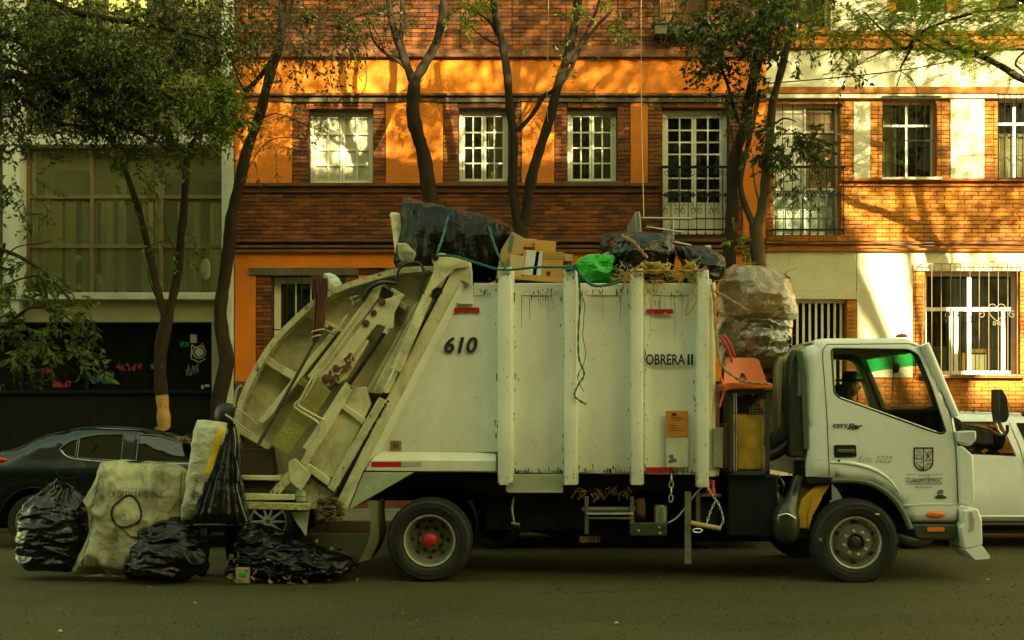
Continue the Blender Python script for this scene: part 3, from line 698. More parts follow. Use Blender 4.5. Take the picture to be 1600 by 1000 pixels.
mb = MB(); mb.ball((fx(213), FY+.8, fz(440)), .14, 8, (1.3, .5, .8)); mb.ball((fx(118), FY+.8, fz(428)), .12, 8, (1, .5, 1.1)); mb.ball((fx(86), FY+.8, fz(392)), .1, 8, (1.2, .5, .6)); mb.ball((fx(300), FY+.8, fz(410)), .11, 8, (.8, .5, 1.6)); mb.obj('bundle', M('cloth_white', (.75, .72, .6), .9), mbk, smooth=True)
# shop front under the windows
mb = MB(); mb.box((bx0, FY+.25, 0), (fx(330), FY+.32, fz(612))); mb.obj('shutter', blackm, mbk)
sg = glass('shop_glass', (.05, .05, .04), .35, .03, .75, (.008, .008, .006))
mb = MB()
for x in (-300, -180, -60, 24, 128, 330): mb.box((fx(x)-.03, FY+.2, fz(612)), (fx(x)+.03, FY+.3, fz(503)))
mb.box((bx0, FY+.18, fz(614)), (fx(330), FY+.33, fz(609))); sf = mb.obj('shop_front', M('frame_black', (.006, .006, .004), .5, spec=.2), mbk)
for a, b in ((-300, -180), (-180, -60), (-60, 24), (24, 128), (128, 330)): pane_piece(sf, fx(a)+.03, fx(b)-.03, fz(609), fz(503), FY+.25, sg)
mb = MB(); mb.box((fx(332), FY-.05, 0), (fx(349), FY+.4, fz(503)-.001)); mb.obj('shop_pier', M('pier_paint', (.20, .19, .12), .8, dirt=.5), mbk)
mb = MB(); mb.box((bx0, FY+.5, 0), (bx1, FY+.6, fz(503))); mb.obj('shop_back', dark, mbk)
def tag_strokes(nm, cx, cy, wd, ht, col, seed, n=9, r=.007):
    random.seed(seed); mb = MB(); x = cx-wd/2
    for k in range(n):
        p = [(x+random.uniform(-.3, .9)*wd/n, cy+random.uniform(-.5, .5)*ht) for _ in range(5)]; x += wd/n
        mb.tube([(a, FY+.238, b) for a, b in [tuple(v) for v in spline([Vector((*q, 0)) for q in p], 5) for v in [(v.x, v.y)]]], r, 4)
    mb.obj(nm, M('spray_'+nm+str(seed), col, .7, var=.02), sf)
tag_strokes('graffiti', fx(60), fz(579), .26, .10, (.30, .025, .012), 3); tag_strokes('graffiti', fx(88), fz(600), .28, .11, (.33, .03, .012), 4)
tag_strokes('graffiti', fx(196), fz(573), .42, .12, (.26, .03, .012), 5); tag_strokes('graffiti', fx(236), fz(572), .14, .14, (.02, .12, .18), 6); tag_strokes('graffiti', fx(294), fz(577), .20, .2, (.16, .17, .11), 7, 8, .005)
tag_strokes('graffiti', fx(282), fz(537), .13, .1, (.02, .28, .14), 8, 6, .005); tag_strokes('graffiti', fx(152), fz(590), .4, .2, (.02, .08, .08), 9, 7, .012); tag_strokes('graffiti', fx(30), fz(560), .2, .05, (.3, .28, .2), 10, 5, .005)
mb = MB(); gx, gz = fx(305), fz(549); mb.tube([(gx+.10*math.cos(t), FY+.237, gz+.095*math.sin(t)) for t in [math.pi*.6+i*.29 for i in range(22)]], .009, 4); mb.tube([(gx-.12, FY+.237, gz+.12), (gx-.06, FY+.237, gz+.07), (gx, FY+.237, gz+.08), (gx+.05, FY+.237, gz+.15), (gx+.08, FY+.237, gz+.06)], .009, 4); mb.tube([(gx-.12, FY+.237, gz+.12), (gx-.13, FY+.237, gz-.1), (gx, FY+.237, gz-.16), (gx+.1, FY+.237, gz-.1)], .009, 4); mb.ball((gx, FY+.24, gz), .07, 8, (1, .05, 1)); mb.obj('graffiti', M('spray_pale', (.38, .38, .27), .8), sf)
mb = MB(); mb.box((fx(291), FY+.232, fz(534)), (fx(301), FY+.236, fz(521))); mb.box((fx(308), FY+.232, fz(607)), (fx(312), FY+.236, fz(601))); mb.box((fx(314), FY+.232, fz(604)), (fx(321), FY+.236, fz(600))); mb.obj('sticker', M('sticker_paper', (.4, .4, .3), .7), sf)
mb = MB(); mb.ball((fx(168), FY+.3, fz(588)), .2, 8, (.55, .05, .95)); mb.obj('poster_disc', M('poster_grey', (.11, .12, .10), .8), sf)
random.seed(21)

# ---------------------------------------------------------------- across the street, behind the camera
opw = M('far_wall', (.17, .14, .08), .85, var=.15, bump=.3)
def far_house(x0, x1, h, lab, y=-13.8):
    t = thing('house', ((x0+x1)/2, y, 0), lab, 'house'); hs = []
    nx = max(1, int((x1-x0)/2.4))
    for i in range(nx):
        for j in range(int(h/3.1)): cx = x0+(i+.5)*(x1-x0)/nx; hs.append((cx-.55, cx+.55, 1.0+j*3.1, 2.5+j*3.1))
    mb = MB(); mb.box((x0, y-8, 0), (x1, y-.25, h)); mb.obj('block', opw, t)
    q = wall(t, 'wall', x0, x1, 0, h, hs, opw, y=y)
    mb = MB(); mb.box((x0-.02, y-.2, h), (x1+.02, y+.12, h+.25)); mb.obj('parapet', opw, t)
    for a, b, c, d in hs: pane_piece(t, a, b, c, d, y-.1, sg, 'window')
    # the wall face is shared with the near row, turned to face this side
    return t
far_house(-70, -22.1, 18.2, 'tall plain ochre house across the avenue, far to the left', -24)
far_house(-22, 14.2, 23.6, 'tallest plain ochre house across the avenue, behind the camera', -24)
far_house(14.25, 22.6, 20.9, 'plain ochre house across the avenue beside the tallest one', -24)
far_house(22.65, 24.0, 19.9, 'very narrow ochre house across the avenue', -24)
far_house(24.05, 60, 17.1, 'lower ochre house across the avenue, right of the narrow one', -24)
# ================================================================ the refuse truck
paint = M('truck_paint', (.80, .80, .68), .33, var=.06, vs=1.2, bump=.35, bs=2.2, dirt=.35, low=(.8, 1.6, (.26, .22, .09), .4), dcol=(.36, .33, .15), ds=1.9, stretch=(1, 1, .55), spec=.5, spots=.735, spcol=(.12, .08, .03), sps=11)
paint_d = M('truck_paint_dirty', (.64, .59, .35), .5, var=.14, vs=1.8, bump=.15, bs=20, dirt=1.0, dcol=(.12, .09, .035), ds=3.4, stretch=(1, 1, .8), spots=.66, spcol=(.09, .045, .015), sps=9)
paint_g = M('truck_paint_grey', (.37, .40, .27), .5, var=.1, bump=.1, dirt=.5, dcol=(.14, .13, .06), ds=3)
paint_cab = M('cab_paint', (.76, .78, .74), .30, var=.03, vs=1, coat=.35, dirt=.18, dcol=(.38, .34, .2), ds=2, bump=.02)
paint_rim = M('truck_paint_chipped', (.56, .52, .30), .5, var=.14, vs=1.8, bump=.3, bs=30, dirt=.8, dcol=(.12, .09, .04), ds=7, spots=.57, spcol=(.035, .025, .015), sps=16)
rust = M('rust', (.12, .042, .012), .9, var=.6, vs=14, bump=.8, dirt=.7, dcol=(.25, .1, .02), ds=9)
olive = M('hopper_plate', (.28, .25, .06), .5, var=.3, vs=3, bump=.2, dirt=.6, dcol=(.1, .09, .03), ds=4, spots=.62, spcol=(.55, .52, .35), sps=12)
blk = M('black_steel', (.008, .008, .006), .6, var=.3, spec=.2, bump=.2, dirt=.4, dcol=(.06, .05, .03), ds=5)
rubber = M('rubber', (.020, .020, .015), .7, var=.2, spec=.3, bump=.15, dirt=.5, dcol=(.06, .055, .035), ds=3)
tread = M('tyre_tread', (.024, .024, .019), .85, var=.25, bump=.5, bs=60, dirt=.4, dcol=(.06, .055, .035))
chrome = M('steel_bright', (.68, .67, .54), .28, metal=.55, var=.15, dirt=.3, dcol=(.15, .12, .06), ds=6)
steelg = M('steel_grey', (.22, .22, .16), .4, metal=.7, var=.3, dirt=.5, ds=7)
hosem = M('hydraulic_hose', (.014, .014, .012), .4)
redtape = M('reflector_red', (.42, .012, .010), .35, var=.1)
ink = M('ink_black', (.015, .018, .016), .6)
ink2 = M('ink_faded', (.09, .10, .07), .6)
tk = thing('garbage_truck', (0, 1.1, 0), 'white rear-loading garbage truck parked along the street, piled high with rubbish', 'garbage truck')
TY0, TY1 = .0, 2.25
def plate(name, pts, ya, yb, m, parent=tk, bevel=.006, pY=None, rnd=0):
    q = PL(pts, ya if pY is None else pY)
    if rnd: q = roundp(q, rnd)
    return MB().prism(q, ya, yb).obj(name, m, parent, bevel=bevel)
# body shell
mb = MB(); mb.prism(PL([(724, 446), (1108, 446), (1108, 742), (578, 736), (575, 722)], .10), .10, .16); o = mb.obj('side_panel', paint, tk, bevel=.004)
mb = MB(); mb.prism(PL([(724, 446), (1108, 446), (1108, 742), (578, 736), (575, 722)], .10), 2.09, 2.15); mb.obj('side_panel', paint, tk, bevel=.004)
plate('body_shell', [(735, 452), (1106, 452), (1106, 738), (590, 735), (560, 720)], .17, 2.08, M('body_inside', (.16, .14, .07), .7, dirt=.6), bevel=0, pY=.1)
mb = MB(); a, b = U(740, 446, .1), U(1108, 446, .1); mb.box((a.x, .085, a.z-.10), (b.x, .0995, a.z+.02)); mb.obj('top_rail', paint, tk, bevel=.01)
# ribs: a proud face, straight on its left, sloping back on its right
def rib(x0, x1, x2, yt, yb, nm='rib'):
    X0, X1, X2 = (U(v, 0).x for v in (x0, x1, x2)); zt, zb = U(0, yt).z, U(0, yb).z
    mb = MB().vprism([(X0, .099), (X0, -.052), (X0+.012, -.06), (X1, -.06), (X1+.012, -.054), (X2+.02, .099)], zb, zt)
    o = mb.obj(nm, paint, tk, bevel=.004)
    MB().vprism([(X0, 2.25-.099), (X2, 2.25-.099), (X1, 2.25), (X0, 2.25)], zb, zt).obj(nm, paint, tk)
    return o
rib(778, 797, 801, 419, 754); rib(881, 898, 902, 421, 757); rib(986, 1001, 1005, 421, 757); rib(1089, 1104, 1106, 423, 761)
for x in (789, 890, 994, 1096): # end plates on the ribs
    mb = MB(); p = U(x, 757); mb.box((p.x-.05, -.064, p.z), (p.x+.045, -.06, p.z+.05)); 
    for k in (-1, 1): mb.lathe([(.001, -.008), (.006, -.007), (.006, 0)], (p.x+k*.03, -.064, p.z+.025), n=8)
    props(mb.obj('rib_foot', paint, tk), kind='stuff')
# soft hollows beside the ribs
for a, b in ((801, 880), (902, 985), (1006, 1088)):
    X0, X1 = U(a, 0, .1).x, U(b, 0, .1).x; zt, zb = U(0, 452).z, U(0, 738 if a > 850 else 736).z; n = 14; prof = []
    for i in range(n+1):
        f = i/n; prof.append((X0+(X1-X0)*f, .098-.035*(abs(2*f-1)**3)))
    mb = MB(); vs = [(x, y, zb) for x, y in prof]+[(x, y, zt) for x, y in prof]; mb.add(vs, [(i, i+1, n+2+i, n+1+i) for i in range(n)]); mb.obj('pressed_panel', paint, tk, smooth=True, fixn=False)
X0, X1 = U(700, 0, .1).x, U(778, 0, .1).x; zt, zb = U(0, 452).z, U(0, 706).z
mb = MB(); n = 14; prof = [(X0+(X1-X0)*i/n, .0985-.04*max(0, (i/n-.3)/.7)**2.5) for i in range(n+1)]; vs = [(x, y, zb) for x, y in prof]+[(x, y, zt) for x, y in prof]; mb.add(vs, [(i, i+1, n+2+i, n+1+i) for i in range(n)]); mb.obj('pressed_panel', paint, tk, smooth=True, fixn=False)
# bottom sill with sloping top
p0, p1 = U(588, 706), U(775, 737); mb = MB()
mb.add([(U(592, 706).x, .097, U(0, 706).z), (p1.x, .097, U(0, 708).z), (p1.x, .01, U(0, 720).z), (U(580, 719).x, .01, U(0, 719).z), (p1.x, .01, p1.z), (U(571, 736).x, .01, U(0, 736).z), (p1.x, .1, p1.z), (U(571, 736).x, .1, U(0, 736).z)], [(0, 3, 2, 1), (3, 5, 4, 2), (5, 7, 6, 4), (1, 2, 4, 6)])
mb.obj('sill', paint, tk, bevel=.006)
plate('skirt', [(568, 738), (647, 738), (545, 797)], .012, .04, paint_g)
plate('skirt', [(791, 741), (881, 741), (880, 769), (790, 768)], .02, .08, paint_g)
plate('skirt', [(793, 766), (880, 767), (880, 770), (793, 770)], .015, .08, paint_g, bevel=.002)
# slanted corner post and its web
plate('corner_post', [(708, 420), (735, 405), (738, 424), (734, 446), (721, 438), (567, 736), (542, 799), (524, 788), (609, 612)], .0, .095, paint_d, bevel=.012)
plate('corner_post', [(708, 420), (735, 405), (738, 446), (567, 736), (542, 799), (524, 788)], 2.15, 2.25, paint_d, bevel=0, pY=0)
mb = MB(); e0, e1, f0, f1 = U(722, 440, .0), U(568, 736, .0), U(733, 446, .097), U(588, 720, .097)
mb.add([(e0.x-.01, .002, e0.z), (e1.x-.01, .002, e1.z), (f1.x, .097, f1.z), (f0.x, .097, f0.z)], [(0, 1, 2, 3)]); mb.obj('post_flange', paint, tk)
plate('gusset', [(738, 424), (739, 475), (718, 475), (706, 470), (722, 438)], .06, .097, paint, bevel=.003)
plate('hinge_bracket', [(674, 402), (677, 397), (689, 395), (729, 404), (732, 408), (731, 418), (711, 420), (671, 458), (664, 455), (679, 420)], -.03, .0, paint_d, bevel=.006, rnd=.02)
mb = MB(); c = U(680, 402, -.03); mb.lathe([(.001, -.012), (.034, -.012), (.034, 0)], (c.x, -.03, c.z), n=20); mb.obj('hinge_pin', blk, tk, smooth=True)
# ---- tailgate
arc = [(684, 417), (650, 418), (622, 421), (597, 427), (574, 434), (550, 441), (529, 449), (507, 460), (487, 473), (471, 487), (455, 502), (438, 519), (423, 537), (411, 555), (400, 573), (390, 592), (381, 611), (374, 631), (369, 652), (366, 675), (366, 690)]
arc = [tuple(v)[:2] for v in spline([Vector((a, b, 0)) for a, b in arc], 2)]
inn = [(371, 735), (377, 792), (470, 796), (518, 790), (605, 612), (704, 420)]
plate('tailgate', arc+inn, .26, .31, paint_d, bevel=0)
plate('tailgate', arc+inn, 2.08, 2.13, paint_d, bevel=0, pY=.26)
q = PL(arc, .1); mb = MB(); w_ = .055
n = len(q)
cen = Vector(U2(640, 760, .1)); qi = [tuple(Vector(p)+(cen-Vector(p)).normalized()*w_) for p in q]
vs = [(x, .02, z) for x, z in q]+[(x, .02, z) for x, z in qi]+[(x, 2.23, z) for x, z in q]+[(x, .265, z) for x, z in qi]
mb.add(vs, [(i, i+1, n+i+1, n+i) for i in range(n-1)]+[(i, i+1, 2*n+i+1, 2*n+i) for i in range(n-1)]+[(n+i, n+i+1, 3*n+i+1, 3*n+i) for i in range(n-1)])
mb.obj('tailgate_rim', paint_rim, tk, smooth=True, angle=30)
# cross braces of the tailgate plate
for a, b, w in (((414, 562), (482, 603), .075), ((474, 486), (512, 509), .05), ((372, 672), (420, 700), .06), ((500, 497), (548, 526), .03), ((590, 455), (634, 480), .06), ((528, 640), (564, 664), .06)):
    A, B = U2(*a, .06), U2(*b, .06); MB().bar(A, B, w, .10, .258).obj('brace', paint_d, tk, bevel=.006)
# long rails and slide
def beam(name, pts, ya, yb, m=paint_d, bevel=.008): return plate(name, pts, ya, yb, m, bevel=bevel)
beam('rail', [(521, 513), (528, 517), (424, 650), (410, 663), (404, 657)], .03, .258)
beam('rail', [(588, 446), (600, 443), (604, 447), (510, 582), (493, 596), (480, 588)], .0, .258)
beam('slide_channel', [(598, 453), (606, 455), (617, 468), (498, 604), (487, 592)], .05, .258)
beam('slide_plate', [(592, 470), (631, 459), (616, 488), (614, 512), (604, 512), (590, 507), (578, 520), (520, 600), (510, 605), (496, 596)], -.012, .048)
beam('slide_block', [(612, 449), (632, 461), (612, 490), (598, 478)], .046, .258)
plate('slide_slot', [(598, 447), (616, 458), (606, 472), (592, 462)], -.004, .01, blk, bevel=.002)
for cx, cy, r in ((597, 472, .036), (584, 489, .03), (572, 505, .034), (525, 575, .03), (510, 592, .042)):
    mb = MB(); c = U(cx, cy, -.015); mb.lathe([(.001, -.03), (r*.45, -.03), (r*.5, -.018), (r, -.016), (r, .002)], (c.x, -.013, c.z), n=14)
    mb.obj('rusty_pin', rust, tk, smooth=True)
mb = MB(); random.seed(5)
for _ in range(90):
    f = random.random(); x = 520+random.uniform(-14, 26)+f*8; y = 600-(x-505)*.9+random.uniform(-8, 14); c = U(x, y, .0); mb.ball((c.x, -.012, c.z), random.uniform(.003, .016), 4, (1, .12, 1.5))
props(mb.obj('rust_scale', rust, tk, smooth=True), kind='stuff')
beam('rail', [(566, 528), (577, 533), (543, 590), (528, 600), (520, 594)], .01, .258)
mb = MB(); a, b = U(603, 516, .03), U(543, 604, .03); mb.tube([a, b], .021, 14); mb.obj('piston_rod', hosem, tk, smooth=True)
mb = MB(); a, b = U(608, 508, .0), U(602, 521, .0); mb.tube([a, b], .026, 12); mb.lathe([(.001, -.03), (.03, -.03), (.034, .02)], (U(610, 509).x, 0, U(610, 509).z), n=12); mb.obj('rod_end', paint_d, tk, smooth=True)
mb = MB(); a, b = U(545, 600, .03), U(478, 702, .03); mb.tube([a, b], .038, 14); mb.obj('hydraulic_cylinder', paint_d, tk, smooth=True)
beam('hopper_plate', [(494, 590), (517, 612), (451, 712), (421, 693)], -.012, .02, olive, .004)
mb = MB(); random.seed(8)
for _ in range(60):
    c = U(random.gauss(487, 12), random.gauss(643, 11), -.014) if random.random() < .6 else U(random.gauss(452, 12), random.gauss(672, 6), -.014); mb.ball((c.x, -.013, c.z), random.uniform(.002, .007), 3, (1.3, .3, .6))
props(mb.obj('paint_flake', M('flake', (.62, .6, .4), .7), tk), kind='stuff')
beam('rail', [(540, 603), (550, 610), (486, 718), (478, 729), (468, 722)], -.01, .258)
beam('wide_plate', [(656, 470), (664, 476), (598, 616), (578, 614)], .04, .258)
beam('wide_plate', [(552, 606), (572, 604), (580, 632), (524, 748), (497, 740), (484, 720)], .06, .258)
beam('brace_bar', [(528, 634), (534, 628), (572, 654), (566, 664)], .02, .0595)
beam('post', [(592, 620), (604, 626), (527, 762), (521, 769), (511, 762)], -.004, .1, paint_rim)
mb = MB(); random.seed(2)
for k in range(46):
    f = k/46; x = 604+(527-604)*f; y = 627+(766-627)*f; c = U(x+random.uniform(-.5, 2), y, .0); mb.box((c.x-.01, -.002, c.z-.012), (c.x+.012, .02, c.z+.01*random.random()))
props(mb.obj('seal_strip', hosem, tk), kind='stuff')
plate('gap_shade_line', [(706, 421), (709, 424), (612, 612), (530, 780), (520, 780), (604, 612)], .05, .11, hosem, bevel=0)  # shade of the gap along the post, drawn as a black strip
plate('gap_shade', [(694, 448), (702, 436), (618, 602), (606, 612), (600, 606)], .045, .09, hosem, bevel=0)  # black plate painting the shade between lift cylinder and corner post
beam('rail', [(655, 470), (645, 478), (570, 612), (578, 614)], .12, .258)
# lift cylinder
mb = MB(); a, b = U(668, 463, -.02), U(622, 571, -.02); mb.tube([a, b], .049, 20); mb.tube([b, U(618, 578, -.02)], [.052, .05], 20); mb.obj('lift_cylinder', paint_d, tk, smooth=True)
mb = MB(); mb.tube([U(621, 573, -.02), U(610, 597, -.02)], .03, 14); mb.obj('piston_rod', chrome, tk, smooth=True)
mb = MB(); mb.tube([U(612, 592, -.02), U(603, 612, -.02)], [.036, .03], 12); mb.lathe([(.001, -.05), (.032, -.05), (.036, .04)], (U(604, 609).x, 0, U(604, 609).z), n=14); mb.obj('rod_end', paint_d, tk, smooth=True); mb = MB(); mb.lathe([(.001, -.06), (.03, -.06), (.036, .03)], (U(669, 458).x, 0, U(669, 458).z), n=14); mb.obj('rod_end', paint_d, tk, smooth=True)
plate('bracket', [(677, 450), (688, 449), (692, 456), (672, 470)], -.01, .03, blk, bevel=.003)
# hoses and pipes
mb = MB(); hose(mb, [U(618, 446, -.02), U(624, 420, -.03), U(640, 411, -.04), U(656, 412, -.04), U(662, 428, -.04), U(657, 456, -.02)], .013); mb.obj('hose', hosem, tk, smooth=True)
mb = MB(); hose(mb, [U(566, 470, -.02), U(576, 452, -.03), U(592, 443, -.05), U(604, 441, -.03), U(618, 443, -.02)], .021); mb.obj('hose', hosem, tk, smooth=True)
for a, b in (((545, 468), (560, 462)), ((549, 476), (563, 468)), ((509, 516), (524, 522)), ((548, 463), (552, 478))):
    mb = MB(); mb.tube([U(*a, -.03), U(*b, -.03)], .011, 8); mb.obj('valve_stem', steelg, tk, smooth=True)
for pts in ([(572, 470), (560, 488), (546, 508), (500, 572)], [(578, 474), (567, 494), (549, 516), (505, 578)], [(543, 490), (530, 510), (520, 517)]):
    mb = MB(); hose(mb, [U(*p, -.015) for p in pts], .008, n=6); mb.obj('pipe', paint_d, tk, smooth=True)
for k in (0, 1):
    mb = MB(); hose(mb, [U(*p, -.06-.02*k) for p in ([(490, 585), (470, 622), (460, 632), (466, 641), (490, 655), (498, 662)] if k else [(494, 588), (477, 620), (466, 630), (470, 636), (496, 651), (508, 657)])], .010, 5, 8); mb.obj('handle_bar', paint_d, tk, smooth=True)
for pts in ([(372, 640), (388, 650), (400, 664)], [(352, 648), (370, 660), (392, 676)], [(378, 602), (370, 610), (366, 636)]):
    mb = MB(); hose(mb, [U(*p, -.03) for p in pts], .011, 5, 8); mb.obj('grab_rail', M('rail_grey', (.35, .35, .3), .4, metal=.6), tk, smooth=True)
# lower steps of the tailgate
plate('hopper_side', [(374, 700), (424, 700), (430, 745), (374, 745)], .10, .258, M('hopper_side', (.035, .022, .012), .7, var=.4, dirt=.4), bevel=.01)
plate('lower_side', [(375, 745), (440, 742), (470, 735), (520, 770), (505, 796), (378, 792)], .08, .258, paint_rim, bevel=.006)
plate('hopper_side', [(376, 751), (428, 752), (425, 770), (380, 770)], .04, .059, MATS['hopper_side'], bevel=.003)
plate('step', [(372, 743), (437, 744), (438, 751), (372, 750)], -.04, .1, paint_d); plate('step', [(377, 771), (460, 773), (460, 781), (378, 782)], -.05, .1, paint_d)
plate('rear_bumper', [(384, 784), (484, 787), (482, 798), (386, 796)], -.08, 2.2, M('bumper_tread', (.42, .37, .16), .8, var=.5, vs=25, bump=.8, dirt=.7, ds=14), bevel=.01)
plate('step_arm', [(452, 756), (462, 752), (474, 735), (460, 725), (420, 770), (432, 776)], -.02, .05, paint_rim)
plate('hinge_arm', [(450, 722), (462, 716), (486, 742), (470, 768), (452, 752)], -.03, .0, paint_d, rnd=.02)
beam('brace_bar', [(470, 728), (480, 722), (516, 748), (512, 760)], -.005, .0595)
plate('lower_flap', [(455, 800), (483, 799), (478, 838), (462, 815)], .02, .04, paint_g, bevel=.002)
mb = MB(); random.seed(12)
for _ in range(260):
    c = U(random.uniform(498, 535), random.uniform(778, 812), .02); mb.ball((c.x, random.uniform(-.03, .1), c.z), random.uniform(.006, .022), 4, (1.4, .6, .7))
props(mb.obj('caked_dirt', M('caked_dirt', (.12, .09, .035), .9, var=.6, vs=20, bump=.8), tk, smooth=True), kind='stuff')
# mud flap
mb = MB(); fl = [(573, 782), (577, 800), (579, 825), (574, 850), (560, 879)]; fr = [(591, 782), (590, 800), (592, 830), (590, 850), (578, 874)]
L_ = spline([U(*p, .05) for p in fl], 5); R2 = spline([U(*p, .1) for p in fr], 5); vs = L_+R2+[v+Vector((.012, .5, 0)) for v in R2]; n = len(L_)
mb.add(vs, [(i, i+1, n+i+1, n+i) for i in range(n-1)]+[(n+i, n+i+1, 2*n+i+1, 2*n+i) for i in range(n-1)]); mb.obj('mud_flap', M('mud_flap', (.13, .125, .06), .6, var=.2), tk, smooth=True)
# ---- markings
text('610', U(693, 0).x, U(0, 551, .09).z, .145, .079, ink, tk, U(746, 0).x-U(693, 0).x, .22, bold=.006)
text('OBRERA', U(1010, 0).x, U(0, 570, .1).z, .098, .054, ink, tk, U(1072, 0).x-U(1010, 0).x, bold=.003)
text('II', U(1075.5, 0).x, U(0, 570, .1).z, .098, .054, ink, tk, .055, bold=.004)
def decal(x0, y0, x1, y1, m, Y=.094, name='marking', jag=0):
    if not jag: a, b = U(x0, y0, Y), U(x1, y1, Y); mb = MB().box((a.x, Y-.002, a.z), (b.x, Y, b.z))
    else:
        pts = [(x0, y0), (x1, y0), (x1, y1)]; random.seed(jag)
        for i in range(12): pts.append((x1-(x1-x0)*(i+.5)/12, y1-random.choice((0, 0, 1, 4))))
        pts.append((x0, y1)); mb = MB().prism(PL(pts, Y), Y-.002, Y)
    return mb.obj(name, m, tk)
decal(703, 480.5, 749, 489, redtape, .078, jag=3); decal(1010, 483, 1052, 491, redtape, .06, jag=5); decal(580, 721.5, 627, 729.5, redtape, .008); decal(1009, 730, 1054, 739, redtape, .06)
decal(627.5, 722, 658, 729, paint_g, .008); decal(610, 688.5, 627, 704, M('sticker_orange', (.36, .15, .02), .6, var=.2), .094); decal(614, 692, 623, 700, ink2, .091)
decal(1040, 642, 1075, 683, M('poster_orange', (.60, .22, .015), .6, var=.08, dirt=.3), .052); decal(1041, 684, 1075, 730, M('paper_pale', (.56, .56, .40), .6, dirt=.3), .0525)
pp = MATS['ink_black']; decal(1050, 645, 1057, 650, ink, .049); decal(1048, 652, 1067, 653.6, ink2, .049); decal(1051, 656, 1063, 657, ink2, .049)
for k in range(3): decal(1045, 664+k*4, 1045+12+k*4, 665+k*4, ink2, .049)
mb = MB(); mb.prism(PL([(1044, 712), (1052, 710), (1053, 716), (1057, 717), (1057, 722), (1045, 724), (1044, 720), (1049, 718)], .05), .048, .05); mb.obj('marking', M('mark_violet', (.13, .10, .16), .7), tk)
# grime runs and scratches as thin print
random.seed(31); mb = MB()
for _ in range(50):
    x = random.choice((random.uniform(905, 980), random.uniform(1008, 1085), random.uniform(805, 878), random.uniform(1008, 1050))); y0 = 450+abs(random.gauss(0, 14)); y1 = y0+abs(random.gauss(5, 26)); a, b = U(x, y0, .05), U(x+random.uniform(-1.2, 1.2), y1, .05)
    t = random.uniform(.0012, .004); mb.add([(a.x-t, .0565, a.z), (a.x+t, .0565, a.z), (b.x+t*.3, .0565, b.z), (b.x-t*.3, .0565, b.z)], [(0, 3, 2, 1)])
for _ in range(70):
    x = random.uniform(640, 1085); y0 = random.uniform(460, 730); a = U(x, y0, .05); an = random.uniform(0, 3.1); l = random.uniform(.008, .05); t = .0018
    if x < 760: x = 770
    mb.add([(a.x, .0565, a.z), (a.x+l*math.cos(an), .0565, a.z+l*math.sin(an)), (a.x+l*math.cos(an)+t, .0565, a.z+l*math.sin(an)-t), (a.x+t, .0565, a.z-t*2)], [(0, 1, 2, 3)])
props(mb.obj('grime_run', M('grime', (.07, .055, .03), .8), tk, fixn=False), kind='stuff')
random.seed(77); mb = MB()
for _ in range(330):
    k = random.random()
    if k < .35: x = random.choice((805, 879, 905, 983, 1009, 1086, 776))+random.gauss(0, 2); y = random.uniform(452, 738)
    elif k < .75: x = random.uniform(800, 1086); y = 738-abs(random.gauss(0, 5))
    else: x = random.uniform(745, 1086); y = 452+abs(random.gauss(0, 5))
    if x < 745: continue
    c = U(x, y, .05); s = random.uniform(.003, .012); l = s*random.uniform(1, 5); mb.add([(c.x-s*.6, .0555, c.z+s), (c.x+s*.5, .0555, c.z+s*.8), (c.x+s*.3, .0555, c.z-l), (c.x-s*.2, .0555, c.z-l*.9)], [(0, 3, 2, 1)])
for _ in range(170):
    x0 = random.choice((778, 881, 986, 1089)); x = x0+random.choice((0.5, 15.5))+random.gauss(0, .8) if random.random() < .7 else x0+random.uniform(0, 15); y = random.choice((random.uniform(425, 752), 752-abs(random.gauss(0, 9)), 425+abs(random.gauss(0, 9))))
    c = U(x, y, -.06); s = random.uniform(.002, .008); l = s*random.uniform(.8, 3); mb.add([(c.x-s*.6, -.0612, c.z+s), (c.x+s*.5, -.0612, c.z+s*.8), (c.x+s*.3, -.0612, c.z-l), (c.x-s*.2, -.0612, c.z-l*.9)], [(0, 3, 2, 1)])
props(mb.obj('paint_chip', M('chip_rust', (.09, .05, .022), .9, var=.5, vs=20), tk, fixn=False), kind='stuff')
